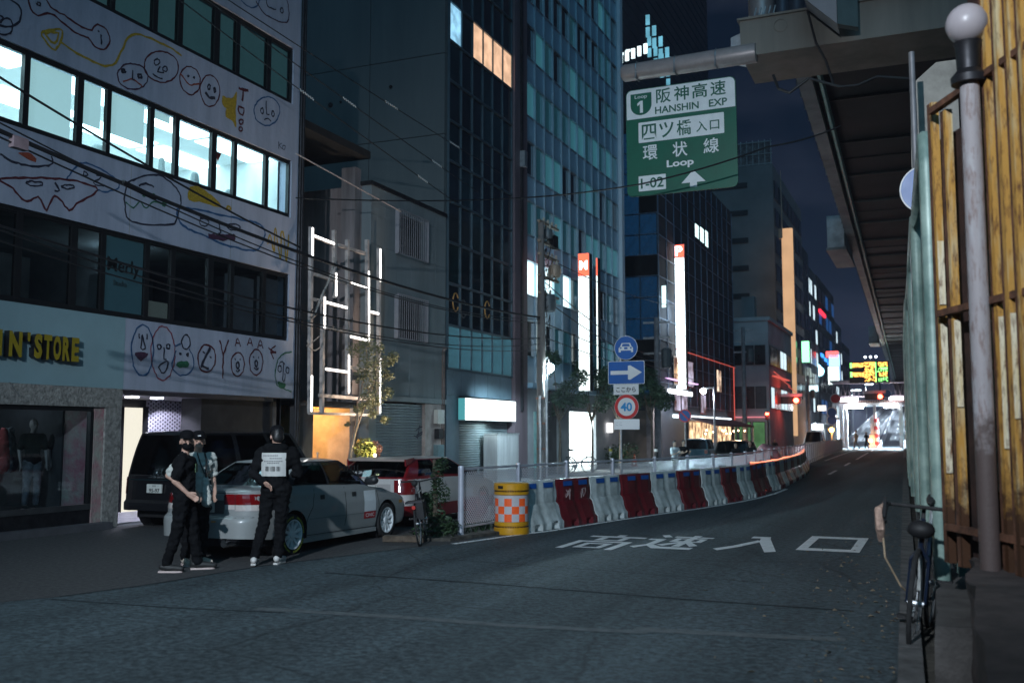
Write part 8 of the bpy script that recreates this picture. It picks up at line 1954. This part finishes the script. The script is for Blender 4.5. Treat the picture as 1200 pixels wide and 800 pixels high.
    # hair, cap, mask
    if head.get('hair', True): blob(MB().ball(H(0, .035, .045), .1, 10, (.83, .90, .95), HM).ball(H(0, .06, -.02), .075, 8, (1, .7, 1), HM), 'hair', hair_m, .012, 2, r, .004, .02)
    if head.get('cap'):
        q = MB(); Mx = Matrix.Translation(H(0, .012, .06)) @ HM; pr_ = [(.094, -.01), (.094, .02), (.086, .048), (.066, .072), (.035, .086), (.001, .09)]
        vs = MB().lathe(pr_, n=18); q.v = [tuple(Mx @ Matrix.Diagonal((.98, 1.12, 1, 1)) @ V3(v)) for v in vs.v]; q.f = vs.f; q.m = vs.m
        c_ = q.build('cap', head['cap'], r, smooth=50)
        bd_ = -1 if not head.get('back') else 1; q = MB(); P = []
        for k in range(9): a = R(-70 + 140 * k / 8); P.append((math.sin(a) * .078, bd_ * (.088 + .075 * math.cos(a)), .052 - .0 - .012 * (1 - math.cos(a * 1.2)) + (0.0)))
        q.add([Mx @ V3((x, y, z - .055)) for x, y, z in P] + [Mx @ V3((x * 1.02, bd_ * .07, -.0)) for x, y, z in P] + [Mx @ V3((x, y, z - .060)) for x, y, z in P] + [Mx @ V3((x * 1.02, bd_ * .07, -.006)) for x, y, z in P], [(i, i + 1, 10 + i, 9 + i) for i in range(8)] + [(18 + i, 27 + i, 28 + i, 19 + i) for i in range(8)] + [(i, 18 + i, 19 + i, i + 1) for i in range(8)]); q.build('brim', head['cap'], c_)
        if head.get('logo'): MB().box(-.02, .02, -.118, -.112, .015, .03).build('cap_badge', shoe_w, c_).matrix_local = Mx
    if head.get('mask'): blob(MB().ball(H(0, -.045, -.052), .066, 10, (1.0, .95, .85), HM).ball(H(0, -.075, -.035), .035, 8, (1.1, .8, 1), HM), 'face_mask', mask_m, .009, 2, r)
    for s in (-1, 1):
        MB().ball(H(s * .031, -.081, .010), .0095, 6, (1.3, .5, .55), HM).build('eye', eye_m, r); MB().capsule(H(s * .017, -.089, .034), H(s * .048, -.078, .036), .004, .003, 5).build('eyebrow', hair_m, r)
    return r, j, H
camf = lambda x, y: math.atan2(-x, y)     # heading of a figure that faces the tripod
# 1: masked man in black tee, nearest, half turned to the right, looking at the tripod
x, y = -8.70, 9.98
r, j, H = person('masked man in black tee and cap standing nearest, hand in his pocket', (x, y, 0), R(116), dict(hd=(.0, -.02, 1.60), yaw=-66, nod=4, sl=(.18, .03, 1.385), sr=(-.18, -.02, 1.385), el=(.22, .10, 1.13), er=(-.24, .05, 1.12), wl=(.20, -.09, .97), wr=(-.185, -.10, .965), hand_l=(-.2, -.5, -.9), hand_r=(.25, -.75, -.5),
  hl=(.085, 0, .9), hr=(-.09, 0, .9), kl=(.12, -.10, .50), kr=(-.10, .04, .50), al=(.15, -.16, .085), ar=(-.12, .16, .085), tl=(.20, -.35, .035), tr=(-.12, -.03, .035), pel=(0, .0, .93)), cloth_k, trous_k, (shoe_k, sole_w), dict(cap=mat('cap_black', (.006, .006, .008), .9, var=.1, spec=.12), mask=True), grp='people beside the grey saloon')
MB().box(-.05, .06, -.150, -.146, 1.22, 1.33).build('shirt_print', mat('print_lime', (.20, .30, .10), .7, var=.5, scale=20, c2=(.02, .12, .12)), r)
# 2: man in pale shirt behind him
x, y = -8.94, 10.50
r, j, H = person('man in pale shirt with a black strap, hand on hip, standing behind the masked man', (x, y, 0), R(62), dict(hd=(0, -.02, 1.595), yaw=-18, nod=2, ch=(0, 0, 1.23), el=(.24, .05, 1.12), wl=(.20, -.12, .95), er=(-.34, .12, 1.16), wr=(-.17, -.02, 1.0), hand_r=(.7, -.5, -.5), hand_l=(-.3, -.4, -.8), kl=(.09, -.03, .49), al=(.10, 0, .085), tl=(.14, -.17, .035), ar=(-.11, .06, .085), tr=(-.13, -.12, .035)),
  cloth_w, trous_k, (mat('shoe_cream', (.55, .48, .40), .6, var=.1), sole_w), dict(cap=MATS['cap_black'], logo=True), grp='people beside the grey saloon')
MB().tube([(.06, -.085, 1.45), (.06, -.155, 1.36), (.05, -.175, 1.2), (.05, -.178, 1.05)], .012, 5).tube([(-.04, -.085, 1.45), (-.03, -.165, 1.33), (.03, -.175, 1.18)], .008, 5).build('bag_strap', black_rubber, r)
q = MB(); q.capsule((.05, -.15, 1.1), (.07, -.17, .82), .05, .07); blob(q, 'draped_cloth', cloth_w, .012, 2, r, .012, .05)
# 3: man in black hoodie seen from behind
x, y = -8.03, 10.97
r, j, H = person('man in black hoodie with a white back print, walking away with one hand behind him', (x, y, 0), R(180 + 20), dict(hd=(.02, -.05, 1.585), yaw=28, nod=18, nk=(0, -.005, 1.43), sl=(.20, 0, 1.385), sr=(-.20, 0, 1.385), el=(.27, .08, 1.13), wl=(.10, .19, 1.02), hand_l=(-.8, .1, -.45), er=(-.26, -.06, 1.13), wr=(-.18, -.22, 1.1), hand_r=(.2, -.9, .1),
  kl=(.15, .0, .49), al=(.21, .16, .10), tl=(.24, -.03, .04), kr=(-.05, -.06, .50), ar=(-.03, -.04, .085), tr=(-.05, -.23, .035)), cloth_k, trous_k, (shoe_w, shoe_w), dict(cap=MATS['cap_black']), grp='people beside the grey saloon', sleeve='long', coat=.018); r.scale = (1.045, 1.045, 1.045)
blob(MB().ball((0, .09, 1.40), .11, 10, (1.2, .75, .9)).capsule((-.1, .05, 1.45), (.1, .05, 1.45), .06, .06).ball((0, .13, 1.33), .07, 8, (1.1, .7, 1)), 'hood', cloth_k, .012, 3, r, .006, .06)
pw_ = mat('back_print_white', (.58, .58, .56), .7, var=.08)
q = MB(); nn = 8
def bk_pt(u, v): # on the back of the hoodie
    x_ = (-.155 + .31 * u); z_ = 1.10 + .29 * v; R_ = .178 + .006 * math.sin(v * 7) ; yy = math.sqrt(max(.004, (.245 ** 2 - x_ ** 2))) - .075; return (x_, yy + .006 + .012 * math.sin(v * 3.1), z_)
for i in range(nn):
    for k in range(nn): q.quad(bk_pt(i / nn, k / nn), bk_pt((i + 1) / nn, k / nn), bk_pt((i + 1) / nn, (k + 1) / nn), bk_pt(i / nn, (k + 1) / nn))
q.build('back_print', pw_, r, smooth=True)
def onback(u0, u1, v0, v1, nm, m=black_paint):
    q = MB(); o = V3((0, .004, 0)); P = [V3(bk_pt(u, v)) + o for u, v in ((u0, v0), (u1, v0), (u1, v1), (u0, v1))]; q.quad(*P); q.build(nm, m, r)
for k in range(13): 
    if k not in (3, 8): onback(.20 + k * .048, .20 + k * .048 + (.03 if k % 3 else .02), .22, .42, 'barcode_bar')
for v, a_, b_ in ((.88, .3, .9), (.76, .15, .6), (.64, .12, .85), (.56, .25, .7)):
    u = a_
    while u < b_: onback(u, u + .045, v - .022, v + .022, 'print_mark', mat('print_grey', (.12, .12, .13), .7)); u += .07
# far people
def bystander(u, Y, v_head, label, rz, top, bot, J=None, grp='people on the pavement beyond the fence', z0=.1, leg=True):
    p = onY(u, 520, Y); rr, jj, HH = person(label, (p.x, Y, z0), rz, J or {}, top, bot, (shoe_k, sole_w), {}, grp=grp, fine=False, skin=skin_d)
    s = (onY(u, v_head, Y).z - z0) / 1.71; rr.scale = (s, s, s); return rr
phone = dict(el=(.24, -.08, 1.14), wl=(.10, -.27, 1.22), er=(-.24, -.08, 1.14), wr=(-.10, -.27, 1.22), nod=28, hand_l=(-.2, -.8, .4), hand_r=(.2, -.8, .4))
bystander(790.5, 33, 516.5, 'man in white tee looking at his phone beyond the fence', R(60), mat('tee_white', (.6, .64, .66), .8), trous_k, phone)
bystander(801, 34, 516, 'man in black tee looking down at his phone beside the man in white', R(50), cloth_k, trous_k, phone)
bystander(879, 36, 517, 'man in black leaning over the fence near the bend', R(-20), cloth_k, trous_k)
bystander(862, 39, 519.5, 'person in black with an orange bag near the bar front', R(30), cloth_k, trous_k)
bystander(908, 70, 515, 'dark figure standing by the white lit kiosk', R(0), cloth_k, trous_k)
walk = dict(kl=(.1, -.18, .50), al=(.1, -.20, .09), tl=(.1, -.38, .05), kr=(-.1, .02, .5), ar=(-.1, .32, .14), tr=(-.1, .16, .05), el=(.24, .15, 1.14), wl=(.24, .10, .9), er=(-.24, -.12, 1.14), wr=(-.22, -.28, .95))
bystander(1003.5, 117, 504, 'pedestrian in grey striding across the crossing before the toll gate', R(-80), mat('grey_jacket', (.12, .16, .18), .8), mat('grey_trouser', (.16, .18, .2), .8), walk, 'people crossing before the toll gate', 0)
bystander(1015.5, 118, 506, 'pedestrian in black beside the toll island', R(-60), cloth_k, trous_k, walk, 'people crossing before the toll gate', 0)
# mannequins in the shop window
mk = mat('mannequin_skin', (.30, .28, .27), .4, var=.05)
for i, (u, lb, b_) in enumerate([(123 / 3.333, 'mannequin in dark tee and faded baggy trousers, farther from the pillar', mat('faded_denim', (.10, .12, .14), .8, var=.5, scale=6)), (238 / 3.333, 'mannequin in all black with a cap, nearer the pillar', trous_k)]):
    p = onX(u, 560, FX - .95); rr, _, _ = person(lb, (p.x, p.y, .36), R(75), dict(el=(.26, .0, 1.12), er=(-.26, .0, 1.12)), cloth_k, b_, (shoe_k, sole_w), dict(hair=False, cap=MATS['cap_black'] if i else None), grp='mannequins in the shop window', fine=False, skin=mk, name='mannequin', cat='mannequin'); rr.scale = (.93,) * 3
for i, (u, c) in enumerate([(25, (.25, .28, .3)), (38, (.05, .06, .07)), (15, (.30, .05, .05))]):
    p = onX(u / 3.333 * 1.0, 520, FX - 1.4); q = MB(); q.capsule((p.x, p.y, 1.75), (p.x, p.y, 1.15), .07, .16); o = blob(q, 'hanging_shirt', mat('hung_shirt_%d' % i, c, .85, var=.2), .02, 2, None, .02, .07); tag(o, ['pale shirt hanging at the left end of the shop window', 'dark shirt hanging beside the pale one in the shop window', 'reddish shirt hanging at the far left of the shop window'][i], 'shirt')
# ------------------------------------------------------------------ haze volume added round the whole scene to hint at lens bloom
hz = bpy.data.materials.new('haze'); hz.use_nodes = True; _nt = hz.node_tree; _nt.nodes.clear()
_o = _nt.nodes.new('ShaderNodeOutputMaterial'); _v = _nt.nodes.new('ShaderNodeVolumePrincipled'); _v.inputs['Color'].default_value = (.86, .84, 1, 1); _v.inputs['Density'].default_value = .0006
_v.inputs['Anisotropy'].default_value = .2
_nt.links.new(_v.outputs[0], _o.inputs['Volume'])
MB().box(-402, 302, -62, 702, -1, 66).build('haze', hz, kind='stuff', label='thin added haze giving the far lights a hint of lens bloom')
SC.cycles.volume_bounces = 0
